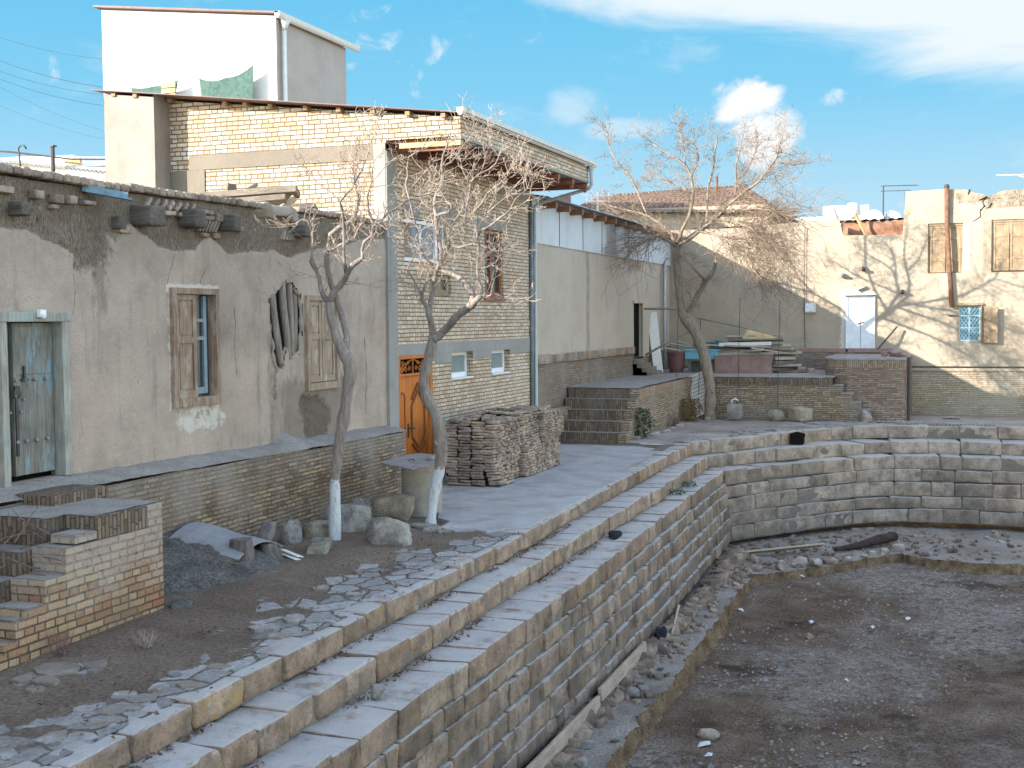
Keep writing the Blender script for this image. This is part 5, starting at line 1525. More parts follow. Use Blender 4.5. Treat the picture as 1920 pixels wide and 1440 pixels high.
# corrugated sheet roof with rafter tails
n = 360; G = np.zeros((n, 4, 3))
for i in range(n):
    y = 28.5 + 15.1 * i / (n - 1); w_ = 0.022 * math.sin(y * 2 * math.pi / 0.13)
    for j, (x, z) in enumerate(((-9.55, 6.17), (-10.6, 6.34), (-13, 6.6), (-16, 6.9))): G[i, j] = (x, y, z + w_)
mb = MB(); mb.grid(G); mb.grid(G - np.array((0, 0, 0.012)), flip=True)
build('corrugated_roof', mb, m_greyroof, an, True)
for i in range(13):
    mb = MB(); y = 29.3 + i * 1.12; mb.box(-10.0, -9.62, y, y + 0.16, 5.98, 6.13); build('rafter_tail', mb, m_joist, an)
mb = MB(); mb.box(-16, -10.3, 28.5, 43.5, 0, 6.1); mb2 = MB()
build('rear_block', mb, m_cement, an)
mb = MB(); mb.box(-10.16, -10.105, 38.38, 38.7, 1.95, 3.7); od2 = build('doorway', mb, m_door_dark, an)
mb = MB(); mb.box(-10.16, -10.12, 38.7, 39.5, 1.95, 3.7); build('dark_opening', mb, m_black, od2)
mb = MB(); mb.box(-10.02, -9.95, 39.46, 40.25, 1.95, 3.72); mb.box(-10.02, -9.955, 38.3, 39.46, 3.69, 3.8); build('door_surround', mb, m_annex, an, bevel=0.01)
mb = MB()
for k in range(4): mb.box(-10.0, -9.35 + .0 - .16 * k, 38.2, 39.6 - .1 * k, 1.3, 1.5 + .13 * k)
build('door_steps', mb, m_brick_old, an, bevel=.015)
mb = MB(); mb.tube([(-9.88, 42.9, 5.3), (-9.85, 42.3, 5.12), (-9.85, 42.15, 5.0), (-9.85, 42.1, 1.5)], 0.055, 8); build('downpipe', mb, m_pipe, an, True)
mb = MB(); mb.tube([(-9.93, 42.5, 5.1), (-9.93, 42.5, 1.5)], 0.06, 8); build('dark_downpipe', mb, m_darkpipe, an, True)

# ------------------------------------------------------------------ house along the back with the sunny wall
bk = thing('back_house', (-2, 43.7, 0), 'sunlit ochre house at the back with cracked corner, wooden shutters and rusty pipe', 'house')
B1 = (-1.2, -0.1, 4.63, 6.28, 0.16); B2 = (0.78, 1.86, 4.65, 6.34, 0.16); B3 = (-0.24, 0.47, 2.36, 3.54, 0.14)


def back_top(u):
    return interp([(-10.2, 6.28), (-8, 6.32), (-5.8, 6.47), (-4.12, 6.52), (-4.03, 6.5), (-3.98, 5.98), (-1.95, 5.94), (-1.92, 7.38), (-0.9, 7.42), (0.0, 7.36), (0.08, 7.28), (0.5, 7.2), (0.62, 7.1), (0.75, 7.16), (1.0, 7.26), (1.3, 7.3), (2.2, 7.34), (14, 7.3)])(u) + vnoise(np.stack((u, u * 0, u * 0), 1), 3, 130, 2) * 0.02


def back_attr(u, v):
    P = np.stack((u, v, np.zeros(len(u))), 1); n = vnoise(P, 1.5, 131, 4)
    er = np.clip((v - (6.65 + 0.12 * n)) / 0.14, 0, 1) * np.clip((u - 0.62 - 0.15 * n) / 0.15, 0, 1) * 0.85
    er = np.maximum(er, np.clip(0.9 - boxd(u, v, -0.3, 0.55, 6.9, 7.2) / 0.2 + n * 0.8, 0, 1) * 0.55)
    er = np.maximum(er, 0.6 * np.clip(1 - boxd(u, v, 0.35, 0.5, 4.25, 4.4) / 0.15 + n * .5, 0, 1))
    wh = np.clip(0.9 - boxd(u, v, -3.9, -2.95, 2.1, 3.95) / 0.35 + n * 0.5, 0, 1) * 0.8
    wh = np.maximum(wh, np.clip(1 - boxd(u, v, -0.1, 0.05, 4.8, 6.2) / 0.1, 0, 1) * 0.8)
    dk = np.clip(0.5 - boxd(u, v, 0.5, 1.0, 4.5, 6.4) / 0.4 + n * 0.5, 0, 1) * 0.6
    return np.stack((er, wh, dk), 1)


def back_disp(u, v):
    P = np.stack((u, v, np.zeros(len(u))), 1)
    a = back_attr(u, v)[:, 0]
    step_ = np.where((u > 0.62) & (v > 4.4), 0.05, 0.0)
    return vnoise(P, 0.9, 133, 3) * 0.03 + vnoise(P, 5, 134, 2) * 0.008 - np.clip(a * 1.5, 0, 1) * (0.05 - vnoise(P, 5, 135, 3) * 0.05) - step_


mb = MB()
flatwall(mb, 'Y', 43.5, (-10.2, -2.0), (1.48, 6.6), step=0.14, disp=back_disp, attr=back_attr, top=back_top)
flatwall(mb, 'Y', 43.5, (-2.0, 3.2), (1.48, 7.5), holes=(B1, B2, B3), step=0.08, disp=back_disp, attr=back_attr, top=back_top, reveal=0.16)
flatwall(mb, 'Y', 43.5, (3.2, 14), (1.48, 7.5), step=0.6, disp=back_disp, attr=back_attr, top=back_top)
build('ochre_wall', mb, m_back, bk, True, auto=60)
mb = MB()
mb.add([(-1.95, 43.49, 5.9), (-1.95, 43.49, 7.36), (-1.95, 47, 7.36), (-1.95, 47, 5.9)], [(0, 1, 2, 3)])
mb.add([(-1.94, 43.6, 7.04), (14, 43.6, 7.04), (14, 49, 7.04), (-1.94, 49, 7.04)], [(0, 1, 2, 3)])
mb.box(-10.2, -4.05, 43.56, 43.9, 1.4, 6.36); mb.box(-4.0, 14, 43.7, 44.0, 1.4, 5.9)
mb.add([(-4.03, 43.5, 5.95), (-4.03, 43.5, 6.5), (-4.03, 44.4, 6.4), (-4.03, 44.4, 5.95)], [(0, 1, 2, 3)])
build('wall_return', mb, m_mudplain, bk)
mb = MB(); flatwall(mb, 'Y', 43.47, (-4.2, 14), (-0.35, 1.36), step=0.4, disp=lambda u, v: vnoise(np.stack((u, v, v * 0), 1), 1.3, 137, 3) * 0.05)
build('brick_base', mb, m_brick_base, bk, True)
mb = MB(); mb.box(-2.0, 14, 43.42, 43.56, 1.36, 1.46); build('base_ledge', mb, m_back, bk, bevel=0.015)
mb = MB(); mb.box(-2, 14, 43.452, 43.56, 1.50, 1.515); build('ledge_crack', mb, m_dark, bk)
mb = MB(); mb.box(-6.6, -2.3, 43.38, 43.52, 1.98, 2.12); build('red_base_strip', mb, m_pinkbox, bk, bevel=0.01)
mb = MB(); mb.box(-6.6, -3.5, 43.40, 43.6, 1.3, 1.975); build('stone_base', mb, m_brick_old, bk)


def shutter_y(name, y, x0, x1, z0, z1, mat, parent, fr=0.07, th=0.04):
    mb = MB()
    mb.box(x0, x0 + fr, y, y + th, z0, z1); mb.box(x1 - fr, x1, y, y + th, z0, z1)
    hs = [z0, z0 + (z1 - z0) * 0.24, z0 + (z1 - z0) * 0.70, z1 - fr]
    for h in hs: mb.box(x0 + fr, x1 - fr, y + 0.003, y + th - 0.003, h, h + fr)
    mb.box(x0 + fr, x1 - fr, y + 0.024, y + th - .004, z0, z1)
    return build(name, mb, mat, parent, bevel=0.005)


for (x0, x1, z0, z1, _) in (B1, B2):
    mb = MB(); mb.box(x0, x1, 43.55, 43.64, z1 - 0.08, z1); mb.box(x0, x0 + 0.05, 43.555, 43.64, z0, z1 - 0.08); mb.box(x1 - 0.05, x1, 43.555, 43.64, z0, z1 - 0.08)
    w_ = build('window', mb, m_shutter_sun, bk, bevel=0.006)
    xm = (x0 + x1) / 2 + 0.02
    shutter_y('shutter', 43.58, x0 + 0.06, xm - 0.012, z0 + 0.02, z1 - 0.085, m_shutter_sun, w_)
    shutter_y('shutter', 43.58, xm + 0.012, x1 - 0.06, z0 + 0.02, z1 - 0.085, m_shutter_sun, w_)
mb = MB(); mb.box(-0.28, 0.55, 43.40, 43.6, 3.54, 3.62); mb.box(-0.24, -0.2, 43.5, 43.62, 2.36, 3.54)
w_ = build('window', mb, m_shutter_sun, bk, bevel=0.008, label='window with blue lattice and open brown shutter')
mb = MB(); mb.box(-0.2, 0.47, 43.615, 43.63, 2.36, 3.54); build('pane', mb, m_lattice_pane, w_)
mb = MB()
for x in (-0.2, 0.1, 0.43): mb.box(x, x + 0.045, 43.575, 43.605, 2.36, 3.54)
for z in (2.36, 2.78, 3.18, 3.5): mb.box(-0.19, 0.46, 43.578, 43.603, z, z + 0.04)
for i in range(-4, 9):
    for s in (1, -1):
        xa = -0.2 + i * 0.11; pa = []
        for t in np.linspace(0, 1, 12):
            x = xa + s * t * 0.75; z = 2.38 + t * 1.12
            if -0.2 <= x <= 0.46: pa.append((x, 43.57, z))
        if len(pa) > 1: mb.beam(pa[0], pa[-1], 0.012, 0.012)
build('lattice', mb, m_bluewood, w_)
mb = MB(); mb.box(0.47, 0.51, 43.3, 43.5, 2.36, 3.52); build('inner_shutter', mb, m_shutter_sun, w_, bevel=0.004)
mb = MB()
a, b = np.array((0.5, 43.44)), np.array((1.03, 43.28))
d = (b - a) / np.linalg.norm(b - a); nn = np.array((d[1], -d[0]))
def sb(t0, t1, z0, z1, o0, o1):
    p = a + d * (t0 + t1) / 2 + nn * (o0 + o1) / 2
    mb.obox((p[0], p[1], (z0 + z1) / 2), (d[0], d[1], 0), (nn[0], nn[1], 0), (0, 0, 1), (t1 - t0) / 2, (o1 - o0) / 2, (z1 - z0) / 2)
for t in (0, 0.22, 0.26, 0.48): sb(t, t + 0.05, 2.3, 3.5, 0, 0.04)
for z in (2.3, 2.72, 3.1, 3.44): sb(0.05, 0.48, z, z + 0.06, 0.003, 0.037)
sb(0.02, 0.5, 2.32, 3.48, 0.006, 0.02)
build('open_shutter', mb, m_shutter_sun, w_, bevel=0.005)
mb = MB(); mb.tube([(-0.62, 43.36, 7.46), (-0.60, 43.36, 6.2), (-0.50, 43.36, 4.6), (-0.42, 43.36, 3.48)], 0.075, 12); build('rusty_pipe', mb, m_rustpipe, bk, True)
mb = MB(); mb.tube([(-0.62, 43.36, 7.45), (-0.62, 43.36, 7.55)], [.1, .06], 10); build('pipe_cap', mb, m_iron, bk)
mb = MB(); mb.add([(-0.7, 43.3, 3.26), (-0.28, 43.3, 3.22), (-0.3, 43.5, 3.3), (-0.5, 43.5, 3.5), (-0.36, 43.5, 3.5), (-0.55, 43.3, 3.3), (-0.5, 43.42, 3.2)], [(0, 1, 2, 3), (0, 6, 1), (0, 3, 6), (1, 6, 2)]); build('pipe_pocket', mb, m_mudplain, bk)
# white gate set in the sunny wall
mb = MB(); mb.box(-3.84, -3.76, 43.38, 43.5, 1.98, 3.9); mb.box(-2.94, -2.88, 43.4, 43.5, 2.1, 3.86); mb.box(-3.86, -2.86, 43.37, 43.5, 3.86, 3.9)
gt = build('gate', mb, m_whitepaint, bk, bevel=0.008)
mb = MB(); mb.box(-3.76, -3.36, 43.43, 43.46, 2.12, 3.85); mb.box(-3.345, -2.94, 43.43, 43.46, 2.12, 3.85); build('gate_leaf', mb, m_whitepaint, gt, bevel=0.006)
mb = MB(); mb.box(-3.88, -2.85, 43.30, 43.5, 3.90, 3.93); build('gate_hood', mb, m_iron, gt)
mb = MB(); mb.beam((-3.45, 43.42, 2.95), (-3.25, 43.42, 3.02), 0.05, 0.03); build('gate_latch', mb, m_iron, gt)
mb = MB(); mb.add([(-3.5, 43.3, 4.1), (-3.2, 43.3, 4.22), (-3.18, 43.45, 4.25), (-3.5, 43.45, 4.12), (-3.52, 43.3, 4.06)], [(0, 1, 2, 3), (0, 4, 1)]); build('gate_lamp', mb, m_blueplastic, bk)
mb = MB(); mb.box(-5.2, -4.86, 43.36, 43.5, 3.36, 3.68); mb.box(-5.17, -4.89, 43.345, 43.362, 3.39, 3.65); build('meter_box', mb, m_upvc, bk, bevel=0.012)
for x, z in ((-3.27, 4.82), (-2.0, 4.02), (-3.95, 4.62)):
    mb = MB(); mb.box(x - 0.05, x + 0.05, 43.3, 43.5, z - .07, z + .07); mb.tube([(x, 43.3, z), (x + .02, 43.15, z + .03)], 0.05, 8); build('wall_insulator', mb, m_iron if z != 4.62 else m_sash, bk, bevel=.01)
mb = MB(); mb.tube([(-5.22, 43.42, 6.3), (-5.24, 43.42, 3.6), (-5.2, 43.42, 2.1)], 0.012, 5); build('wall_cable', mb, m_iron, bk)
for pts in ([(0.62, 7.12), (0.5, 6.95), (0.55, 6.8), (0.42, 6.62), (0.44, 6.45), (0.2, 6.3)], [(0.1, 7.36), (0.05, 7.2)], [(0.62, 7.1), (0.4, 7.0)], [(0.42, 6.68), (0.7, 6.75), (0.78, 6.9)]):
    mb = MB(); q = [(a_, 43.5 - float(back_disp(np.array([a_]), np.array([b_]))[0]) - 0.004, b_) for a_, b_ in pts]
    mb.tube(q, [0.03, 0.02, 0.026, 0.018, 0.02, 0.01][:len(q)], 4); build('wall_crack', mb, m_dark, bk)

# ------------------------------------------------------------------ brick platform, its steps and the pier at the back
mri = MB()
pf = thing('brick_platform', (-7, 36, 0), 'raised brick platform with five brick steps on the left and side steps', 'platform')
mb = MB(); msr = MB(); mso = MB(); mt = MB()
PZ = 1.37
flatwall(mb, 'X', -8.0, (31.25, 38.0), (-0.1, PZ - 0.27), step=0.6)
flatwall(mb, 'Y', 38.0, (-8.0, -3.72), (-0.1, PZ - 0.24), step=0.6)
mb.box(-10, -8.02, 31.3, 38.5, -0.1, 1.0); mb.box(-9.9, -3.8, 38.03, 43.4, -0.1, 1.1)
flatwall(msr, 'X', -7.985, (31.22, 38.015), (PZ - 0.27, PZ), step=0.6)
flatwall(mso, 'Y', 37.985, (-7.985, -3.72), (PZ - 0.24, PZ), step=0.6)
for k in range(5):
    y0 = 29.95 + k * 0.315; z1_ = 0.04 + (PZ - 0.04) * (k + 1) / 5; z0_ = 0.04 + (PZ - 0.04) * k / 5
    mri.box(-9.93, -8.22, y0, y0 + 0.36, z0_ - 0.3, z1_ - 0.004)
    mb.box(-8.22, -8.0 + 0.002 * k, y0 + 0.004, y0 + 0.5, z0_ - 0.3, z1_ - 0.005)
    mt.add([(-9.93, y0 + 0.012, z1_), (-8.01, y0 + 0.012, z1_), (-8.01, y0 + 0.34, z1_), (-9.93, y0 + 0.34, z1_)], [(0, 1, 2, 3)])
for k, (x0, x1, z) in enumerate(((-3.72, -3.48, 1.14), (-3.48, -3.18, 0.89), (-3.18, -2.94, 0.64), (-2.94, -2.66, 0.40))):
    mb.box(x0, x1, 38.0 + .002 * k, 38.85, -0.1, z - 0.02)
    mt.box(x0 - .02, x1 + 0.02, 37.97, 38.85, z - 0.018, z)
mb.box(-10.0, -9.75, 29.9, 31.6, 0.0, 0.9)
build('platform_wall', mb, m_brick_far, pf)
build('red_soldier_course', msr, m_soldier_red, pf)
build('step_riser', mri, m_soldier, pf, bevel=0.006)
build('soldier_course', mso, m_soldier, pf, bevel=0.006)
n = 50; G = np.zeros((n, n, 3))
for i in range(n):
    for j in range(n): G[i, j] = (-10 + 6.3 * j / (n - 1), 31.2 + 12.3 * i / (n - 1), PZ + 0.006)
gf = G.reshape(-1, 3); gf[:, 2] += np.abs(vnoise(gf, 1.5, 140, 3)) * 0.02
mt.add(gf, [(i * n + j, i * n + j + 1, (i + 1) * n + j + 1, (i + 1) * n + j) for i in range(n - 1) for j in range(n - 1) if G[i + 1, j + 1, 1] > 38.0 or G[i, j + 1, 0] < -8.0])
build('platform_top', mt, m_plinthtop, pf, True, auto=40)
pr = thing('brick_pier', (-2.9, 40, 0), 'squat red-brown brick pier with rounded corner against the back wall', 'pier')
mb = MB(); mso = MB()
pts = [(-4.15, 43.4), (-4.15, 39.9), (-4.05, 39.45), (-3.8, 39.15), (-3.4, 39.0), (-2.0, 39.0), (-1.78, 39.06), (-1.68, 39.25), (-1.68, 43.4)]
def strip(m_, zz0, zz1, off=0.0):
    for (xa, ya), (xb, yb) in zip(pts, pts[1:]):
        m_.add([(xa, ya - off, zz0), (xb, yb - off, zz0), (xb, yb - off, zz1), (xa, ya - off, zz1)], [(0, 1, 2, 3)])
strip(mb, -0.2, 1.64); strip(mso, 1.64, 1.86)
build('pier_wall', mb, m_brick_red, pr)
build('soldier_course', mso, m_soldier_red, pr)
mb = MB(); mb.prism([(-4.17, 43.4), (-4.17, 39.9), (-4.07, 39.44), (-3.82, 39.13), (-3.4, 38.98), (-2.0, 38.98), (-1.76, 39.04), (-1.66, 39.25), (-1.66, 43.4)], 1.86, 1.93)
build('pier_cap', mb, m_plinthtop, pr, bevel=0.015)
mb = MB(); mb.tube([(-1.6, 39.3, 1.95), (-1.6, 39.3, 0.0)], 0.05, 8); build('drain_pipe', mb, m_iron, pr)
mb = MB()
for i, (x, y, z, s) in enumerate(((-2.1, 40.5, 2.02, .16), (-1.9, 40.2, 2.0, .13), (-1.75, 39.9, 1.98, .12), (-2.4, 40.6, 2.0, .12))): rock(mb, (x, y, z), (s, s, s * .8), 150 + i, attr=(.9, 0, 0))
build('plaster_chunks', mb, m_pinkbox, pr, True)
mb = MB(); mb.beam((-2.75, 42.9, 2.1), (-2.15, 43.2, 2.85), 0.06, 0.04); build('broken_stick', mb, m_iron, None, label='dark stick leaning on the sunny wall above the brick pier', cat='stick')

# ------------------------------------------------------------------ boulders, stumps, sheet and straw along the plinth
def boulder(c, size, seed, label, tone=0.4, och=0.0, group=None, flat=False, rough=0.2):
    mb = MB()
    if flat: block(mb, c, (math.cos(seed), math.sin(seed), 0), (-math.sin(seed), math.cos(seed), 0), (0, 0.05, 1), size[0] * 2, size[1] * 2, size[2] * 2, 0.04, 0.05, attr=(tone, och, 0), seed=seed, nscale=3, skew=0.08)
    else: rock(mb, c, size, seed, rough, attr=(tone, och, 0))
    return build('boulder', mb, m_boulder, None, True, label=label, cat='stone', group=group, auto=45)


RG = 'rough boulders between the brick plinth and the young trees'
boulder((-7.72, 15.85, 0.13), (0.40, 0.34, 0.27), 3, 'biggest grey boulder, between the two whitewashed tree trunks', 0.45, 0, RG)
boulder((-8.6, 17.75, 0.16), (0.40, 0.30, 0.26), 8, 'ochre angular boulder in front of the round concrete well', 0.75, 0.35, RG)
boulder((-8.72, 16.5, 0.12), (0.36, 0.32, 0.28), 15, 'grey boulder partly hidden behind the left whitewashed trunk', 0.35, 0.1, RG)
boulder((-8.88, 15.75, 0.1), (0.24, 0.2, 0.2), 23, 'small tan boulder just left of the left whitewashed trunk', 0.6, 0.25, RG)
boulder((-8.35, 14.85, 0.05), (0.29, 0.15, 0.11), 2, 'low flat slab of stone in front of the small tan boulder', 0.5, 0.1, RG, flat=True)
boulder((-9.0, 15.15, 0.16), (0.20, 0.19, 0.24), 41, 'rounded pale grey stone beside the tree stumps', 0.25, 0, RG, rough=0.1)
boulder((-9.12, 17.6, 0.1), (0.32, 0.25, 0.24), 47, 'dark boulder against the plinth behind the ochre one', 0.2, 0, RG)
for i, (x, y, s) in enumerate(((-7.6, 17.0, .14), (-7.85, 17.25, .17), (-7.35, 16.85, .11))):
    boulder((x, y, 0.01), (s, s, .05), 60 + i, 'small flat stone at the foot of the right whitewashed trunk', .5, 0, 'flat stones at the ragged end of the slab', flat=True)


def stump(loc, h, r_, seed, label):
    mb = MB(); n, m = 22, 9
    G = np.zeros((m, n + 1, 3))
    for i in range(m):
        t = i / (m - 1)
        for k in range(n + 1):
            a = 2 * math.pi * (k % n) / n
            rr = r_ * (1.18 - 0.3 * t) * (1 + 0.16 * math.sin(3 * a + seed) + 0.08 * math.sin(7 * a + 2 * seed))
            G[i, k] = (loc[0] + math.cos(a) * rr + 0.05 * t * math.sin(seed), loc[1] + math.sin(a) * rr, loc[2] + h * t)
    gf = G.reshape(-1, 3); nz = vnoise(gf * np.array((1, 1, .3)), 12, seed, 3) * 0.03
    gf[:, 0] += nz; gf[:, 1] += nz
    G[:, n] = G[:, 0]
    mb.grid(G)
    top = [tuple(G[m - 1, k]) for k in range(n)]
    mb.add(top + [(loc[0], loc[1], loc[2] + h - 0.03)], [(k, (k + 1) % n, n) for k in range(n)])
    rr = random.Random(seed)
    for k in range(260):           # shaggy strips of bark
        a = rr.uniform(0, 6.28); z = loc[2] + rr.uniform(0.02, h); R_ = r_ * (1.18 - 0.3 * (z - loc[2]) / h) * (1 + 0.16 * math.sin(3 * a + seed))
        p = np.array((loc[0] + math.cos(a) * R_, loc[1] + math.sin(a) * R_, z)); q = p + np.array((math.cos(a) * rr.uniform(.01, .05), math.sin(a) * rr.uniform(.01, .05), -rr.uniform(.05, .14)))
        mb.add([p + (0, .004, 0), p - (0, .004, 0), q], [(0, 1, 2)])
    for k in range(5):             # roots
        a = rr.uniform(-2.6, 0.6); p0 = np.array((loc[0] + math.cos(a) * r_, loc[1] + math.sin(a) * r_, loc[2] + 0.12))
        d = np.array((math.cos(a), math.sin(a), 0)); mb.tube([p0, p0 + d * .1 + (0, 0, -.07), p0 + d * .22 + (0, 0, -.11), p0 + d * .33 + (.03, 0, -.13)], [.03, .022, .015, .006], 5)
    return build('tree_stump', mb, m_stump, None, True, label=label, cat='tree stump', group='stumps beside the grey sheet')


stump((-8.62, 13.35, 0.02), 0.42, 0.15, 3, 'shaggy grey tree stump leaning against the curved grey sheet')
stump((-8.55, 13.9, 0.0), 0.30, 0.13, 5, 'lower twisted stump carrying a second chunk of wood')
mb = MB(); block(mb, (-8.62, 13.95, 0.42), (0.1, 0.2, 1), (1, 0, 0), (0, 1, -.2), 0.26, 0.2, 0.2, 0.05, 0.04, seed=4, nscale=7, skew=.15)
build('wood_chunk', mb, m_stump, None, True, label='rough chunk of old wood perched on the lower stump', cat='wood')
mb = MB(); n = 18; G = np.zeros((n, n, 3))
for i in range(n):
    for j in range(n):
        u, v = i / (n - 1), j / (n - 1)
        p = np.array((-9.5, 13.0, 0.44)) + np.array((0.05, 1.0, 0)) * u + np.array((0.98, 0.1, -0.22)) * v
        p[2] += 0.14 * math.sin(math.pi * u) + 0.01 * math.sin(v * 9)
        G[i, j] = p
mb.grid(G); mb.grid(G - np.array((0, 0, .012)), flip=True)
for edge in (G[0], G[-1], G[:, 0], G[:, -1]):
    mb.add(np.concatenate((edge, edge - np.array((0, 0, .012)))), [(k, k + 1, n + k + 1, n + k) for k in range(n - 1)])
build('roofing_sheet', mb, m_asbestos, None, True, label='curved grey roofing sheet lying over straw by the plinth', cat='roofing sheet')
mb = MB(); r = random.Random(12)
for i in range(900):
    x, y = -9.1 + r.gauss(0, .28), 12.95 + r.gauss(0, .22); z = 0.2 + 0.28 * math.exp(-((x + 9.3) / .5) ** 2 - ((y - 13.1) / .4) ** 2) * r.random()
    a = r.uniform(0, 6.28); L = r.uniform(.05, .16); p = np.array((x, y, z)); q = p + np.array((math.cos(a) * L, math.sin(a) * L, r.uniform(-.06, .05)))
    mb.add([p + (0, 0, .003), p - (0, 0, .003), q], [(0, 1, 2)])
build('straw', mb, m_straw, None, label='brown straw and roots under the grey roofing sheet', cat='straw', kind='stuff')
for i, (p, q) in enumerate((((-8.62, 14.35, .06), (-8.25, 14.1, .05)), ((-8.7, 14.45, .1), (-8.3, 14.25, .06)))):
    mb = MB(); mb.beam(p, q, .1, .014, .2); build('wood_splinter', mb, m_whiteboard, None, label='white wood splinter on the dirt between stump and round stone', cat='splinter', group='white splinters by the stumps')
mb = MB(); rock(mb, (-8.2, 11.42, .05), (.13, .16, .08), 71); build('crumpled_sack', mb, m_ash, None, True, label='crumpled grey sack at the corner of the brick staircase', cat='sack')

# ------------------------------------------------------------------ the round well with its steel lid
wl_ = thing('well', (-8.5, 18.45, 0), 'round stained concrete well ring with a steel lid near the orange door', 'well')
mb = MB(); n = 32; prof_ = [(0.335, -0.1), (0.34, 0.02), (0.335, 0.22), (0.345, 0.235), (0.34, 0.5), (0.35, 0.87), (0.30, 0.88), (0.29, 0.6)]
G = np.array([[(-8.5 + r_ * math.cos(2 * math.pi * k / n), 18.62 + r_ * math.sin(2 * math.pi * k / n), z) for k in range(n + 1)] for r_, z in prof_])
mb.grid(G)
build('concrete_ring', mb, m_well, wl_, True, auto=40)
lidp = [(-8.82, 17.75), (-8.0, 17.15), (-7.93, 18.35), (-8.3, 19.05), (-8.85, 19.25), (-9.02, 18.6)]
mb = MB(); mb.prism(lidp, 0.885, 0.91); lid = build('steel_lid', mb, m_lid, wl_, bevel=.006)
mb = MB(); block(mb, (-8.2, 18.35, .94), (0, 1, 0), (1, 0, 0), (0, 0, 1), .2, .13, .06, .015, .01, attr=(.4, 0, 0), seed=5); build('stone', mb, m_boulder, None, True, label='small stone weighing down the steel lid of the well', cat='stone')
mb = MB(); mb.tube([(-8.45 + .05 * math.cos(a), 18.1 + .05 * math.sin(a), .915 + .02 * math.sin(a)) for a in np.linspace(0, 6, 9)], .008, 5); build('lid_ring', mb, m_iron, lid)

# ------------------------------------------------------------------ stack of salvaged flat bricks
vars_ = []
for k in range(9):
    mb = MB(); rv = random.Random(300 + k)
    block(mb, (0, 0, 0.026), (1, 0, 0), (0, 1, 0), (0, 0, 1), .255 * rv.uniform(.86, 1.05), .125 * rv.uniform(.85, 1.1), .05 * rv.uniform(.8, 1.15), .014, .012, n=(5, 4, 4), attr=(rv.uniform(0, .75) if k else 1.0, 0, 0), seed=k, nscale=9, skew=.05)
    vars_.append(mb)
pos = []; r = random.Random(44)
for sy0, sy1, hh, xr in ((21.6, 22.38, 1.24, -8.30), (22.42, 23.1, 1.22, -8.36), (23.12, 24.2, 1.26, -8.29), (24.2, 25.45, 1.24, -8.26)):
    z = 0.04; row = 0
    while z < hh:
        zz = z
        bulge = 0.05 * math.sin(z * 4 + sy0 * 3) + 0.09 * max(0, 0.35 - z)
        # headers: brick ends face the yard (+X)
        y = sy0 + .065 + r.uniform(-.02, .02)
        while y < sy1 - .03:
            pos.append((xr - .125 + bulge + r.uniform(-.035, .03), y, zz + r.uniform(-.006, .006), r.gauss(0, .09), 'X', (y - 15) + (0 if z < .9 else -1)))
            y += r.uniform(.115, .14)
        if sy0 < 22.4:                # stretchers along the near end (-Y)
            x = xr - .40
            while x > -9.42:
                pos.append((x + r.uniform(-.02, .02), sy0 + .06 + r.uniform(-.03, .03) - 0.03 * math.sin(z * 3), zz + r.uniform(-.006, .006), r.gauss(0, .1), 'Y', -5))
                x -= r.uniform(.25, .285)
        z += .0535; row += 1
    for i in range(int((sy1 - sy0) * 16)):      # loose pieces on top
        pos.append((r.uniform(-9.35, xr - .1), r.uniform(sy0 + .05, sy1 - .05), hh + r.uniform(.0, .03), r.gauss(0, .25) + (1.57 if r.random() < .4 else 0), 'T', -2))
pos.sort(key=lambda p: p[5])
BG = 'salvaged flat bricks stacked in front of the brick house'
first = []
for k, mb in enumerate(vars_):
    first.append(None)
rest = MB(); cnt = 0
for (x, y, z, a, side, pr_) in pos:
    k = r.choice((1, 2, 3, 4, 5, 6, 7, 8, 1, 2, 3, 4, 5, 6, 7, 8, 0))
    rz = a + (math.pi if r.random() < .5 else 0); rx = r.gauss(0, .03)
    if cnt < 290:
        if first[k] is None:
            o = build('salvaged_brick', vars_[k], m_slate, None, True, auto=50)
            tag(o, 'loose salvaged flat brick in the stack in front of the brick house', 'brick', BG); first[k] = o
        else:
            o = first[k].copy(); COL.objects.link(o)
        o.location = (x, y, z); o.rotation_euler = (rx, r.gauss(0, .04), rz); cnt += 1
    else:
        v = np.concatenate(vars_[k].v); c, s = math.cos(rz), math.sin(rz)
        v = v @ np.array(((c, s, 0), (-s, c, 0), (0, 0, 1)))
        rest.add(v + np.array((x, y, z)), vars_[k].f, np.concatenate(vars_[k].a))
build('remaining_bricks', rest, m_slate, None, True, kind='stuff', label='rest of the salvaged bricks filling the far part of the stack', cat='bricks', group=BG)
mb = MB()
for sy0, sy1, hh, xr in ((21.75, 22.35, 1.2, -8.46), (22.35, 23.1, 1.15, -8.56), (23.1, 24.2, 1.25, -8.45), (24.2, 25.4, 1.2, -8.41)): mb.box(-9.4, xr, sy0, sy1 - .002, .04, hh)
build('stack_core', mb, m_dark, None, kind='stuff', label='dark filler box inside the brick stack, its shade put into the colour', cat='bricks', group=BG)  # plain dark boxes; the shade between the bricks is in their colour

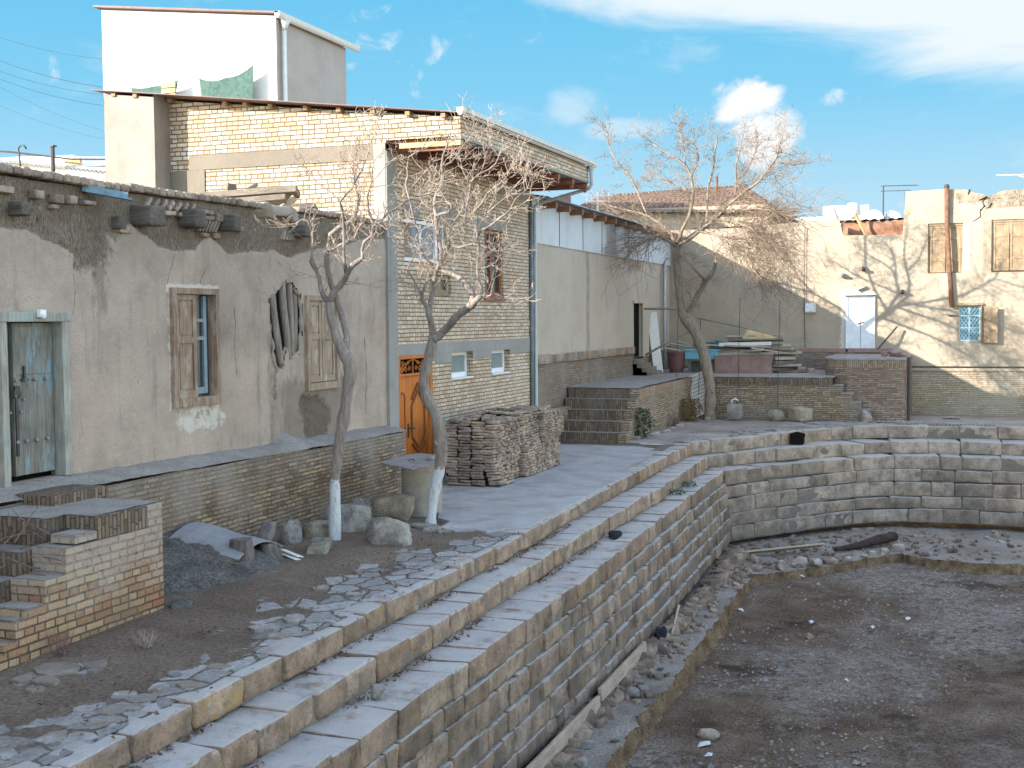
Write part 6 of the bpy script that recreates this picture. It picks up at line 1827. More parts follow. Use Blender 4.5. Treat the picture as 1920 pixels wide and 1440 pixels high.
# ------------------------------------------------------------------ plants
def leafy(name, parent, cx, cy, z0, z1, rad, n, mat, seed, size=.05, droop=.3):
    mb = MB(); r = random.Random(seed)
    for i in range(n):
        t = r.random() ** .8; a = r.uniform(0, 6.28); w_ = rad * (0.35 + 0.75 * math.sin(min(1, t * 1.15) * 2.6)) * r.random() ** .55
        p = np.array((cx + math.cos(a) * w_, cy + math.sin(a) * w_, z0 + (z1 - z0) * t))
        d = np.array((math.cos(a) + r.gauss(0, .5), math.sin(a) + r.gauss(0, .5), r.gauss(0.1, .5))); d /= np.linalg.norm(d)
        s = np.cross(d, (r.gauss(0, 1), r.gauss(0, 1), 1)); s /= np.linalg.norm(s); L = size * r.uniform(.6, 1.3)
        mb.add([p, p + d * L * .5 + s * L * .3, p + d * L + (0, 0, -droop * L), p + d * L * .5 - s * L * .3], [(0, 1, 2, 3)])
    return build(name, mb, mat, parent)


def twiggy(name, parent, cx, cy, z0, h, rad, n, mat, seed, rr=.006):
    mb = MB(); r = random.Random(seed)
    for i in range(n):
        a = r.uniform(0, 6.28); p = np.array((cx + r.gauss(0, rad * .15), cy + r.gauss(0, rad * .15), z0)); d = np.array((math.cos(a) * rad / h * r.random(), math.sin(a) * rad / h * r.random(), 1.0))
        L = h * r.uniform(.55, 1); pts = [p]
        for k in range(4):
            d = d + np.array((r.gauss(0, .18), r.gauss(0, .18), r.gauss(0, .1))); d /= np.linalg.norm(d); pts.append(pts[-1] + d * L / 4)
        mb.tube(pts, [rr, rr * .85, rr * .7, rr * .5, rr * .3], 4)
    return build(name, mb, mat, parent)


b1 = thing('rose_bush', (-8.0, 31.0, .05), 'green rose bush with a few pale flowers beside the far brick steps', 'bush')
leafy('foliage', b1, -7.95, 31.0, .08, 0.86, .34, 900, m_leaf, 5, .075); twiggy('stem', b1, -7.95, 31.0, .0, 1.0, .3, 12, m_deadweed, 6)
mb = MB(); r = random.Random(9)
for i in range(12): rock(mb, (-7.85 + r.gauss(0, .18), 30.95 + r.gauss(0, .15), r.uniform(.3, .8)), (.03, .03, .03), i, n=(4, 4, 4), attr=(.9, 0, 0))
build('blossom', mb, m_pinkbox, b1)
b2 = thing('yellow_bush', (-7.72, 36.3, .1), 'yellow-brown shrub beside the perforated panel and the leaning tree', 'bush')
leafy('foliage', b2, -7.72, 36.3, .08, 0.78, .36, 1100, m_leaf_rust, 15, .06); twiggy('stem', b2, -7.72, 36.3, .0, .7, .3, 14, m_redtwig, 16)
b3 = thing('bare_shrub', (-7.75, 34.6, .08), 'leafless reddish shrub between the rose bush and the yellow shrub', 'bush')
twiggy('stem', b3, -7.78, 34.6, .05, .55, .4, 40, m_redtwig, 26, .007)
for i, (x, y, L) in enumerate(((-8.2, 30.28, .3), (-7.93, 30.9, .5), (-7.72, 31.8, .6), (-7.62, 32.7, .5), (-7.62, 33.5, .3), (-7.68, 34.6, .5), (-7.75, 37.2, .4), (-7.35, 37.3, .5))):
    mb = MB(); block(mb, (x, y, .09), (0.1, 1, 0), (-1, .1, 0), (0, 0, 1), L, .14, .15, .03, .02, attr=(.8, 0, 0), seed=i); build('edging_stone', mb, m_stone_far, None, True, label='pale stone edging the planting strip along the brick platform', cat='stone', group='stones edging the planting strip')
wd = [(-8.12, 9.42, .3, .16, m_redtwig, 'reddish dry weed at the foot of the brick staircase, nearest the camera'), (-7.55, 9.95, .22, .2, m_deadweed, 'pale tuft of dead grass on the dirt in front of the staircase'), (-7.3, 10.55, .18, .3, m_redtwig, 'low reddish dry weeds beyond the pale grass tuft')]
for i, (x, y, h, rad, m, lb) in enumerate(wd): twiggy('dry_weed', None, x, y, .01, h, rad, 34, m, 50 + i, .004); tag(bpy.data.objects[-1] if False else COL.objects[-1], lb, 'weed')
tp = MB(); r = random.Random(77)
for i in range(70):
    p = np.array((-9.15 + r.gauss(0, .25), 9.5 + r.gauss(0, .2), .74 + r.random() * .3)); a = r.uniform(0, 6.28); d = np.array((math.cos(a), math.sin(a) * .7, r.uniform(-.2, .45))); pts = [p]
    for k in range(5):
        d = d + np.array((r.gauss(0, .25), r.gauss(0, .25), r.gauss(0, .2))); d /= np.linalg.norm(d); pts.append(pts[-1] + d * .11)
    tp.tube(pts, [.009, .008, .007, .006, .005, .003], 5)
build('twig_pile', tp, m_redtwig, None, True, label='tangle of dry pruned twigs dumped on the near brick stairs', cat='twigs')
# leaf litter caught on the stone steps
mb = MB(); r = random.Random(88)
for i in range(1500):
    y = 7.5 + 12 * r.random(); w_ = r.random()
    if w_ < .4: x, z = float(e1x(y)) + .03 + abs(r.gauss(0, .05)), float(z2(y))
    elif w_ < .8: x, z = float(e2x(y)) + .03 + abs(r.gauss(0, .06)), Z3
    else: x, z = float(e1x(y)) - r.random() * 1.5, float(ground_z(-7, y)) + 0.02
    if vnoise(np.array([[x * 0, y, z]]), .9, 5, 3)[0] < -.05 and w_ < .8: continue
    s = r.uniform(.01, .03); a = r.uniform(0, 6.28); u = np.array((math.cos(a), math.sin(a), r.gauss(0, .5))) * s; v = np.array((-math.sin(a), math.cos(a), r.gauss(0, .5))) * s * .6
    p = np.array((x, y, z + .012)); mb.add([p - u, p - v, p + u, p + v + (0, 0, .006)], [(0, 1, 2, 3)])
build('leaf_litter', mb, m_litterleaf, None, kind='stuff', label='dry leaf litter collected in the corners of the stone steps', cat='leaves')
for i, (x, y) in enumerate(((-5.72, 25.4), (-5.78, 26.7))): leafy('step_weed', None, x, y, Z3 + .0, Z3 + .12, .22, 160, m_leaf, 90 + i, .05); tag(COL.objects[-1], 'small green weed growing on the lower stone step', 'weed', 'weeds on the lower step')
mb = MB(); rock(mb, (-5.6, 20.1, Z3 + .05), (.11, .3, .07), 5, .3); build('black_rag', mb, m_blackcloth, None, True, label='crumpled black rag lying on the lower stone step', cat='rag')
mb = MB(); rock(mb, (-5.42, 10.75, Z3 + .07), (.07, .07, .08), 25, .2, attr=(.2, 0, 0)); build('stone', mb, m_boulder, None, True, label='small pale stone standing on the lower step near the camera', cat='stone')

# ------------------------------------------------------------------ things on the brick platform
mb = MB(); mb.beam((-9.62, 40.2, 1.38), (-9.98, 40.75, 3.4), .32, .05, 1.2); lb = build('leaning_board', mb, m_whiteboard, None, label='tall white board leaning against the annex beside the doorway', cat='board', bevel=.008)
mb = MB(); n = 20
G = np.array([[(-9.1 + rr * .92 * math.cos(2 * math.pi * k / n), 40.6 + rr * math.sin(2 * math.pi * k / n), z) for k in range(n + 1)] for rr, z in ((.24, 1.38), (.31, 1.98), (.35, 1.99), (.36, 2.08), (.33, 2.09), (.29, 1.5))])
mb.grid(G); build('plastic_bin', mb, m_maroon, None, True, label='maroon plastic bin beside the leaning white board', cat='bin', auto=40)
for i, (p, q) in enumerate((((-9.5, 40.5, 2.2), (-8.4, 40.8, 2.0)), ((-9.35, 40.7, 2.35), (-8.2, 40.9, 2.15)), ((-9.2, 40.9, 2.45), (-8.5, 41.0, 2.2)))):
    mb = MB(); mb.beam(p, q, .06, .05, .3); build('batten', mb, m_plank, None, label='grey batten laid over the maroon bin', cat='batten', group='battens over the bin')
mb = MB(); mb.box(-8.8, -7.7, 40.5, 41.3, 1.82, 2.14); mb.box(-8.86, -7.64, 40.45, 41.35, 2.10, 2.15); build('blue_tub', mb, m_blueplastic, None, label='bright blue plastic tub behind the leaning tree trunk', cat='tub', bevel=.03)
mb = MB(); mb.box(-8.7, -8.6, 40.6, 40.7, 1.37, 1.8); mb.box(-7.9, -7.8, 40.6, 40.7, 1.37, 1.8); mb.box(-8.75, -7.7, 40.55, 41.3, 1.76, 1.815); mb.box(-8.7, -7.8, 41.0, 41.3, 1.37, 1.76); build('low_table', mb, m_woodgrey, None, label='dark low table under the blue tub', cat='table')
mb = MB(); rock(mb, (-7.75, 41.2, 2.1), (.28, .3, .3), 14, .3); build('tarpaulin', mb, m_teal, None, True, label='dark teal tarpaulin bundle between the blue tub and planks', cat='tarpaulin')
mb = MB(); mb.box(-7.75, -5.9, 40.3, 41.5, 1.40, 1.93); mb.box(-7.8, -5.86, 40.26, 41.5, 1.375, 1.42); mb.box(-7.77, -5.88, 40.28, 41.5, 1.93, 1.955)
for x in (-7.2, -6.55): mb.box(x, x + .015, 40.288, 40.31, 1.42, 1.93)
build('metal_chest', mb, m_pinkbox, None, label='long dusty pink metal chest under the heap of planks', cat='chest', bevel=.008)
PG = 'old planks heaped behind the pink chest'
for i, (p, q, w_, h_) in enumerate((((-7.9, 40.7, 2.0), (-5.9, 40.8, 2.02), .16, .09), ((-7.9, 40.9, 2.12), (-5.2, 41.1, 2.08), .2, .08), ((-8.3, 41.1, 2.18), (-5.4, 41.3, 2.24), .2, .07), ((-7.8, 41.3, 2.26), (-5.0, 41.6, 2.28), .2, .08), ((-7.7, 40.8, 2.3), (-6.0, 41.0, 2.33), .24, .12), ((-7.5, 41.4, 2.42), (-5.7, 41.6, 2.45), .3, .06), ((-6.6, 40.6, 2.2), (-5.1, 41.2, 1.95), .14, .06),
                                    ((-6.0, 40.6, 1.48), (-5.3, 41.4, 1.48), .3, .1), ((-5.95, 40.7, 1.6), (-5.1, 41.2, 1.6), .3, .09), ((-5.9, 40.5, 1.72), (-5.25, 41.4, 1.72), .34, .1), ((-5.9, 40.7, 1.84), (-5.3, 41.2, 1.84), .3, .1), ((-7.6, 41.6, 2.55), (-6.6, 41.7, 2.56), .2, .08))):
    mb = MB(); mb.beam(p, q, w_, h_, .1 * (i % 3)); build('old_plank', mb, (m_plank, m_whiteboard, m_oldtimber)[(0, 2, 0, 0, 1, 2, 0, 2, 0, 2, 0, 0)[i]], None, label='old plank in the heap on the brick platform behind the pink chest', cat='plank', group=PG, bevel=.008)
r = random.Random(640)
for i in range(22):
    x = r.uniform(-7.9, -6.0); y = r.uniform(40.7, 41.7); z = r.uniform(1.98, 2.4) - .12 * abs(x + 7) * .3; a = r.gauss(0, .35); L = r.uniform(.5, 1.3)
    mb = MB(); mb.beam((x - L * math.cos(a), y - L * math.sin(a) * .5, z + r.gauss(0, .05)), (x + L * math.cos(a), y + L * math.sin(a) * .5, z + r.gauss(0, .05)), r.uniform(.08, .2), r.uniform(.025, .07), r.gauss(0, .3))
    build('old_plank', mb, r.choice((m_plank, m_plank, m_oldtimber, m_woodgrey, m_plank_y)), None, label='old plank in the heap on the brick platform behind the pink chest', cat='plank', group=PG, bevel=.006)
mb = MB(); mb.add([(-7.05, 41.5, 2.5), (-5.8, 41.6, 2.45), (-6.3, 41.75, 2.68), (-6.9, 41.8, 2.85), (-7.05, 41.52, 2.46), (-5.8, 41.62, 2.41), (-6.3, 41.77, 2.64), (-6.9, 41.82, 2.81)], [(0, 1, 2, 3), (7, 6, 5, 4), (0, 4, 5, 1), (1, 5, 6, 2), (2, 6, 7, 3), (3, 7, 4, 0)])
build('chipboard_piece', mb, m_board_yellow, None, label='tan piece of chipboard on top of the plank heap', cat='board')
for x, y, z in ((-5.0, 41.0, 1.48), (-4.75, 41.2, 1.44)):
    mb = MB(); block(mb, (x, y, z), (1, 0, 0), (0, 1, 0), (0, 0, 1), .26, .22, .18, .02, .01, attr=(.8, 0, 0), seed=3); build('stone_block', mb, m_stone_far, None, True, label='pale squared stone right of the plank heap on the platform', cat='stone', group='squared stones beside the plank heap')
# poles tied to the big tree, and thin rods standing in front
for i, (p, q, rr, lb_) in enumerate((((-9.42, 37.5, 3.5), (-8.0, 37.5, 3.45), .045, 'horizontal pole tied to the leaning tree, reaching the annex door'), ((-9.42, 37.6, 2.05), (-8.0, 37.9, 2.82), .045, 'slanting pole from the annex corner up to the leaning tree'), ((-7.81, 37.7, 3.2), (-5.25, 37.9, 2.62), .03, 'thin sloping rod running right from the leaning tree'))):
    mb = MB(); mb.tube([p, tuple((np.array(p) + np.array(q)) / 2 + (0, 0, .02)), q], rr * .8, 7); build('pole', mb, m_pole, None, True, label=lb_, cat='pole')
for i, (x, z0, z1_) in enumerate(((-6.5, .1, 3.8), (-5.3, .1, 3.7), (-8.42, 1.0, 3.3), (-7.72, .1, 3.15))):
    mb = MB(); mb.tube([(x - .04, 37.65, z0), (x, 37.65, (z0 + z1_) / 2), (x + .05, 37.6, z1_)], .010, 5); build('thin_rod', mb, m_iron, None, label='thin upright iron rod standing before the brick platform', cat='rod', group='thin rods by the leaning tree')
# perforated white panel leaning on the platform corner
pp = MB(); o = np.array((-8.16, 37.9, 1.30)); ux = np.array((0.50, 0.02, 0.22)); uz = np.array((0.40, -0.50, -1.12))
nc, nr = 9, 11
lx = ux / np.linalg.norm(ux); lz = uz / np.linalg.norm(uz); nn_ = np.cross(lx, lz); W_, H_ = np.linalg.norm(ux), np.linalg.norm(uz)
for k in range(nr + 1): pp.obox(o + lx * W_ / 2 + lz * (H_ * k / nr), lx, lz, nn_, W_ / 2, H_ / nr * .32, .012)
for k in range(nc + 1): pp.obox(o + lx * (W_ * k / nc) + lz * H_ / 2, lx, lz, nn_, W_ / nc * .2, H_ / 2, .0105)
build('perforated_panel', pp, m_perf, None, label='white panel with rows of slots leaning beside the leaning tree', cat='panel')
mb = MB(); block(mb, (-6.52, 37.2, .36), (1, 0, 0), (0, 1, 0), (0, 0, 1), .44, .4, .44, .02, .015, attr=(.2, 0, 0), seed=9); sb_ = build('concrete_block', mb, m_boulder, None, True, label='squared concrete block with a wire loop right of the leaning tree', cat='block')
mb = MB(); mb.tube([(-6.6, 37.1, .55), (-6.6, 37.0, .7), (-6.5, 37.0, .76), (-6.42, 37.1, .7)], .022, 6); build('wire_loop', mb, m_whitepaint, sb_, True)
boulder((-5.36, 37.35, .22), (.26, .24, .2), 33, 'rounded tan boulder at the foot of the brick platform', .7, 0)
boulder((-4.6, 37.35, .3), (.26, .25, .2), 37, 'blocky pale boulder near the side steps of the platform', .85, 0, flat=True)
mb = MB(); rock(mb, (-2.75, 37.7, .2), (.22, .25, .22), 52, attr=(.7, 0, 0)); build('broken_masonry', mb, m_stone_far, None, True, label='broken masonry lump at the bottom of the platform side steps', cat='stone')
for i in range(6):
    mb = MB(); rock(mb, (-2.35 + i * .13, 37.3 + .02 * i, .12), (.07, .05, .04), 160 + i, n=(6, 6, 6), attr=(.9, 0, 0)); build('brick_fragment', mb, m_stone_far, None, True, label='small pale brick fragment lying before the brick pier', cat='brick', group='brick fragments before the pier')
mb = MB(); rock(mb, (-.3, 40.5, .02), (.3, .15, .06), 171, attr=(.9, 0, 0)); build('plaster_lump', mb, m_stone_far, None, True, label='white plaster lump on the ground under the back house wall', cat='rubble')

# ------------------------------------------------------------------ loose things in the basin
for i, (p, q, w_, h_, rl, lb_) in enumerate((((-4.86, 12.0, -2.25), (-4.86, 16.6, -2.27), .06, .20, 0, 'long weathered beam along the foot of the tall wall, nearer one'), ((-4.88, 16.75, -2.21), (-4.93, 19.6, -2.24), .06, .19, .1, 'weathered beam along the foot of the tall wall, farther one'), ((-5.1, 28.9, -2.40), (-3.2, 30.3, -2.32), .18, .05, .5, 'grey plank lying on the ledge below the curved wall'), ((-4.8, 20.9, -2.4), (-4.92, 22.0, -2.15), .2, .04, 1.2, 'short board propped on the ledge beside the dark rag'))):
    mb = MB(); mb.beam(p, q, w_, h_, rl); build('old_beam', mb, m_plank_y, None, label=lb_, cat='beam', bevel=.01)
mb = MB(); mb.tube([(-2.9, 30.3, -2.42), (-2.4, 30.9, -2.40), (-1.95, 31.5, -2.33), (-1.6, 31.9, -2.30)], [.05, .09, .13, .12], 8); build('rotten_log', mb, plain('wet_red_brown_wood', (.06, .038, .034), .9, .1, .2), None, True, label='dark red rotten log on the ledge under the curved wall', cat='log')
mb = MB(); rock(mb, (-4.9, 20.6, -2.3), (.09, .25, .14), 9, .3); build('dark_rag', mb, m_blackcloth, None, True, label='dark blue rag stuffed into the foot of the tall wall', cat='rag')
r = random.Random(61)
for i, (x, y, s) in enumerate(((-3.55, 28.6, .24), (-3.15, 28.75, .2), (-2.85, 29.25, .17), (-2.55, 29.6, .15), (-2.05, 30.4, .14), (-1.8, 30.75, .16), (-1.5, 31.2, .2), (-3.9, 28.2, .2), (-2.6, 30.9, .2), (-2.3, 31.4, .16), (-3.3, 29.1, .12), (-1.2, 33.0, .14), (-1.0, 33.1, .1), (.6, 33.2, .16), (.9, 32.9, .13), (-2.6, 32.9, .12), (-3.0, 32.4, .1), (-2.2, 30.15, .1))):
    mb = MB(); rock(mb, (x, y, -2.53 + s * .2), (s * .75, s * .9, s * .65), 200 + i, .25, n=(7, 7, 7), attr=(r.uniform(.4, 1), 0, 0)); build('round_stone', mb, m_stone_far, None, True, label='rounded tan stone edging the ledge below the curved wall', cat='stone', group='rounded stones on the basin ledge')
for i, (x, y, s) in enumerate(((-4.62, 17.6, .11), (-4.5, 17.8, .09), (-4.66, 18.1, .10), (-4.45, 18.6, .08), (-4.62, 15.2, .1), (-4.35, 15.6, .07), (-4.5, 14.6, .09))):
    mb = MB(); rock(mb, (x, y, -2.44 + s * .4), (s, s, s * .7), 230 + i, n=(6, 6, 6), attr=(r.random() * .5, 0, 0)); build('loose_stone', mb, m_boulder, None, True, label='loose grey stone on the narrow ledge below the tall wall', cat='stone', group='loose stones on the narrow ledge')
for i, (x, y, s) in enumerate(((-3.45, 28.3, .09), (-4.2, 24.6, .09), (-3.35, 16.6, .11), (-1.75, 20.3, .05), (-1.0, 24.9, .07), (-2.75, 24.05, .07), (.2, 30.8, .09), (-.2, 30.6, .06), (-1.6, 24.0, .06), (-3.2, 16.2, .06))):
    mb = MB(); a = r.uniform(0, 3); ux = np.array((math.cos(a), math.sin(a), .15)) * s; uy = np.array((-math.sin(a), math.cos(a), -.2)) * s * .6; c = np.array((x, y, -2.715))
    mb.add([c - ux - uy, c + ux * .8 - uy, c + ux + uy * .7 + (0, 0, .03), c - ux * .3 + uy + (0, 0, .04), c + (0, 0, .05)], [(0, 1, 4), (1, 2, 4), (2, 3, 4), (3, 0, 4)]); build('litter_scrap', mb, m_paper, None, label='white scrap of litter on the dirt floor of the basin', cat='litter', group='white litter scraps on the basin floor')
boulder((-3.35, 17.0, -2.70), (.16, .11, .07), 91, 'pale flat stone on the basin floor, nearest the camera', .8, 0)
boulder((-2.65, 22.95, -2.70), (.09, .09, .07), 93, 'lone pinkish stone on the reddish patch of basin floor', .95, 0)

# ------------------------------------------------------------------ roofs, dishes, aerials and wires beyond
th_ = thing('tiled_house', (-12, 54, 0), 'distant house with a brown corrugated hip roof behind the bare tree', 'house')
mb = MB(); mb.box(-16.2, -7.8, 52.2, 62, 0, 7.95); build('wall', mb, m_back, th_)
mb = MB(); mb.add([(-16.6, 51.8, 7.9), (-7.3, 51.8, 7.55), (-7.3, 63, 7.6), (-16.6, 63, 7.9), (-16.3, 56, 8.95), (-9.4, 56, 9.15)], [(0, 1, 5, 4), (1, 2, 5), (2, 3, 4, 5), (3, 0, 4)])
rf = build('roof', mb, m_tileroof, th_)
mb = MB()
for i in range(40): mb.tube([(-16.3 + i * .178, 55.95, 8.97 + .005 * i), (-16.3 + i * .178, 56.2, 8.97 + .005 * i)], .06, 6)
build('ridge_tile', mb, m_tileroof, rf)
mb = MB(); mb.box(-16.9, -16.5, 52, 52.4, 7.5, 8.7); build('chimney', mb, m_rustred, th_)
mb = MB(); mb.tube([(-10.1, 53, 8.4), (-10.1, 53, 9.3)], .06, 6); build('vent_pipe', mb, m_rustpipe, th_)
ww = thing('white_town_house', (-6, 62, 0), 'distant white flat-roofed house with rooftop boxes above the back wall', 'house')
for nm, bx in (('wall', (-8.4, -3.2, 62, 70, 0, 7.95)), ('roof_room', (-6.6, -5.5, 62.1, 66, 7.95, 8.62)), ('chimney', (-4.95, -4.45, 62.1, 63, 7.95, 8.6)), ('parapet', (-8.4, -4.6, 61.9, 62.0, 7.9, 8.1))):
    mb = MB(); mb.box(*bx); build(nm, mb, m_white, ww)
mb = MB(); mb.tube([(-5.2, 62, 8.0), (-5.2, 62, 8.7)], [.28, .24], 10); build('water_tank', mb, m_white, ww, True)
mb = MB(); mb.box(-4.45, -4.0, 62.2, 64, 7.9, 8.3); build('grey_box', mb, m_darkpipe, ww)
mb = MB(); mb.box(-5.5, -5.3, 62.05, 62.4, 8.0, 8.6); build('window', mb, m_sash, ww)


def dish(x, y, z, rd, label, tilt=.5):
    t = thing('satellite_dish', (x, y, z - .8), label, 'satellite dish', 'satellite dishes above the back wall')
    mb = MB(); n = 20; G = np.zeros((6, n + 1, 3)); ax = Vector((.3, -1, tilt)).normalized(); q = ax.to_track_quat('Z', 'Y')
    for i in range(6):
        for k in range(n + 1):
            rr = rd * i / 5; a = 2 * math.pi * k / n; G[i, k] = np.array(q @ Vector((rr * math.cos(a), rr * math.sin(a), .35 * rr * rr / rd))) + (x, y, z)
    mb.grid(G); mb.grid(G - np.array(ax) * .02, flip=True); build('reflector', mb, m_fardish, t, True)
    mb = MB(); f = np.array(ax) * rd * .9 + (x, y, z)
    mb.tube([(x, y, z - rd), tuple(f)], .015, 5); mb.tube([(x + rd * .8, y, z + rd * .3), tuple(f)], .015, 5); mb.tube([(x, y + .1, z - 1.2), (x, y + .05, z)], .035, 6); build('arm', mb, m_iron, t)


dish(-3.4, 50, 6.98, .36, 'left one of two white satellite dishes beside the tall aerial'); dish(-2.75, 50.4, 6.95, .36, 'right one of two white satellite dishes beside the tall aerial')


def aerial(x, y, z0, z1_, L, label, dirs=1, cat='aerial'):
    mb = MB(); mb.tube([(x, y, z0), (x, y, z1_)], .03, 6); mb.tube([(x - .1, y, z1_), (x + L, y, z1_ - .03)], .016, 5); mb.tube([(x - .1, y, z1_ - .2), (x + L * .8, y, z1_ - .22)], .014, 5)
    for k in range(7): xx = x + L * (k + .3) / 7.2; mb.tube([(xx, y - .25, z1_ - .02), (xx, y + .25, z1_ - .02)], .008, 4)
    mb.tube([(x - .35, y, z1_ - 1.2), (x + .3, y, z1_ - 1.22)], .014, 4)
    for k in range(5): mb.tube([(x - .3 + k * .14, y - .15, z1_ - 1.2 - .12), (x - .3 + k * .14, y + .15, z1_ - 1.2 + .12)], .009, 4)
    return build('rooftop_aerial', mb, m_iron, None, label=label, cat=cat, group='television aerials on the far roofs')


aerial(-3.05, 50.2, 6.4, 8.28, 1.3, 'tall dark television aerial between dishes and the cracked house corner'); aerial(-2.2, 52, 6.4, 7.6, .5, 'short aerial right beside the cracked house corner')
mb = MB(); mb.tube([(.95, 46, 8.05), (3.2, 46, 8.0)], .022, 5); mb.tube([(1.6, 46, 8.02), (2.5, 46, 7.75)], .015, 5); mb.tube([(2.8, 46, 7.2), (2.8, 46, 8.05)], .03, 6)
for k in range(8): mb.tube([(1.0 + k * .28, 45.7, 8.04), (1.0 + k * .28, 46.3, 8.04)], .009, 4)
build('rooftop_aerial', mb, m_pipe, None, label='pale aerial boom entering the photo above the right house', cat='aerial', group='television aerials on the far roofs')
mb = MB(); mb.tube([(-15.0, 51.5, 7.6), (-15.0, 51.5, 8.7)], .04, 6); mb.tube([(-15.7, 51.5, 8.55), (-14.3, 51.5, 8.5)], .03, 5); mb.tube([(-15.5, 51.5, 8.3), (-14.5, 51.5, 8.27)], .03, 5)
for k in range(5): mb.tube([(-15.5 + .25 * k, 51.5, 8.2), (-15.5 + .25 * k, 51.5, 8.75)], .025, 4)
build('rooftop_aerial', mb, m_upvc, None, label='white grid aerial seen under the brick house eave', cat='aerial', group='television aerials on the far roofs')
# torn tarp and leaning pole in the gap of the back wall
mb = MB(); n, m = 40, 14; G = np.zeros((m, n, 3))
for i in range(m):
    for j in range(n):
        u, v = j / (n - 1), i / (m - 1); G[i, j] = (-4.1 + 2.15 * u, 44.6 + .05 * math.sin(u * 14 + v * 5) + .04 * math.sin(u * 5 - v * 7), 5.85 + .66 * v)
mb.grid(G); build('tarpaulin', mb, m_tarp, None, True, label='brown tarpaulin hung in the gap of the back wall', cat='tarpaulin')
mb = MB(); n = 200; G = np.zeros((3, n, 3))
for i in range(3):
    for j in range(n):
        u = j / (n - 1); x = -9.5 + 7.6 * u; G[i, j] = (x, 44.5 + i * 1.2, 6.42 + .018 * (x + 9.5) + .05 * abs(math.sin(x * 11)) + .06 * i)
mb.grid(G); mb.grid(G - np.array((0, 0, .02)), flip=True); build('tile_roof', mb, m_tileroof, None, True, label='scalloped brown tile roof edge behind the back wall', cat='roof')
mb = MB(); mb.beam((-3.6, 44.0, 6.75), (-3.2, 44.3, 5.9), .1, .08); build('leaning_post', mb, m_board_yellow, None, label='wooden post leaning across the brown tarpaulin', cat='post')
mb = MB(); mb.tube([(-4.12, 43.7, 6.45), (-4.2, 43.7, 6.72), (-4.3, 43.7, 6.95), (-4.22, 43.7, 7.0)], [.05, .04, .03, .02], 6); build('broken_branch', mb, m_bark3, None, label='short broken branch standing at the gap of the back wall', cat='branch')
# shed with white corrugated roof at the far left
sh = thing('white_roof_shed', (-26, 31, 0), 'shed with white corrugated metal roof behind the mud house parapet', 'shed')
n = 260; G = np.zeros((2, n, 3))
for j in range(n):
    u = j / (n - 1); x = -29.5 + 6.6 * u; wv = .03 * math.sin(x * 2 * math.pi / .16)
    zt = 8.62 - .055 * (x + 29.5); G[0, j] = (x, 30, min(8.22, 8.35 - .10 * (x + 29.5)) + wv - .28 * max(0, u - .4)); G[1, j] = (x, 33, zt + wv + .12)
mb = MB(); mb.grid(G); mb.grid(G - np.array((0, 0, .02)), flip=True); build('corrugated_roof', mb, m_whiteroof, sh, True)
mb = MB(); mb.box(-29.5, -25.2, 30.3, 30.5, 3, 8.25); build('white_wall', mb, m_white, sh)
mb = MB(); mb.box(-25.3, -22.8, 30.1, 33, 3, 7.85); build('grey_wall', mb, m_greyplaster, sh)
mb = MB(); mb.box(-25.25, -24.7, 30.0, 30.1, 7.9, 8.1); build('fascia_board', mb, m_board_yellow, sh)
mb = MB(); mb.tube([(-21.4, 25, 6.2), (-21.4, 25, 7.62)], .05, 8); mb.box(-21.47, -21.33, 24.93, 25.07, 7.6, 7.64); build('iron_post', mb, m_iron, None, label='dark straight iron post above the mud house parapet', cat='post')
mb = MB(); mb.tube([(-22.35, 25, 6.4), (-22.45, 25, 7.5), (-22.47, 25, 7.62), (-22.4, 25, 7.69), (-22.28, 25, 7.68), (-22.22, 25, 7.6)], .022, 6); build('hooked_rod', mb, m_iron, None, True, label='thin iron rod with a hooked tip, left of the straight post', cat='rod')
for i, (za, zb, th2) in enumerate(((13.61, 12.11, .014), (12.75, 11.13, .02), (12.37, 10.87, .016), (12.08, 10.49, .018), (11.79, 9.6, .009), (11.12, 9.32, .008))):
    mb = MB(); xa, xb = -36.5, -28.6; pts = []
    for t in np.linspace(0, 1, 14):
        x = xa + (xb - xa) * t; z = za + (zb - za) * (x + 33.05) / 4.5; pts.append((x, 36, z + .35 * (2 * t - 1) ** 2 - .0))
    mb.tube(pts, th2 * .75, 5); build('overhead_wire', mb, m_wire, None, label='%s of the dark overhead wires left of the white house' % ('topmost', 'second from the top', 'third from the top', 'fourth from the top', 'second lowest', 'lowest')[i], cat='wire', group='overhead wires at the left')
mb = MB(); mb.tube([(-29.5, 29.7, 8.62), (-27, 29.7, 8.36), (-24.7, 29.7, 8.02), (-22.5, 29.7, 7.9)], .03, 5); build('insulated_cable', mb, m_iron, None, label='thick sagging cable in front of the white corrugated roof', cat='cable')

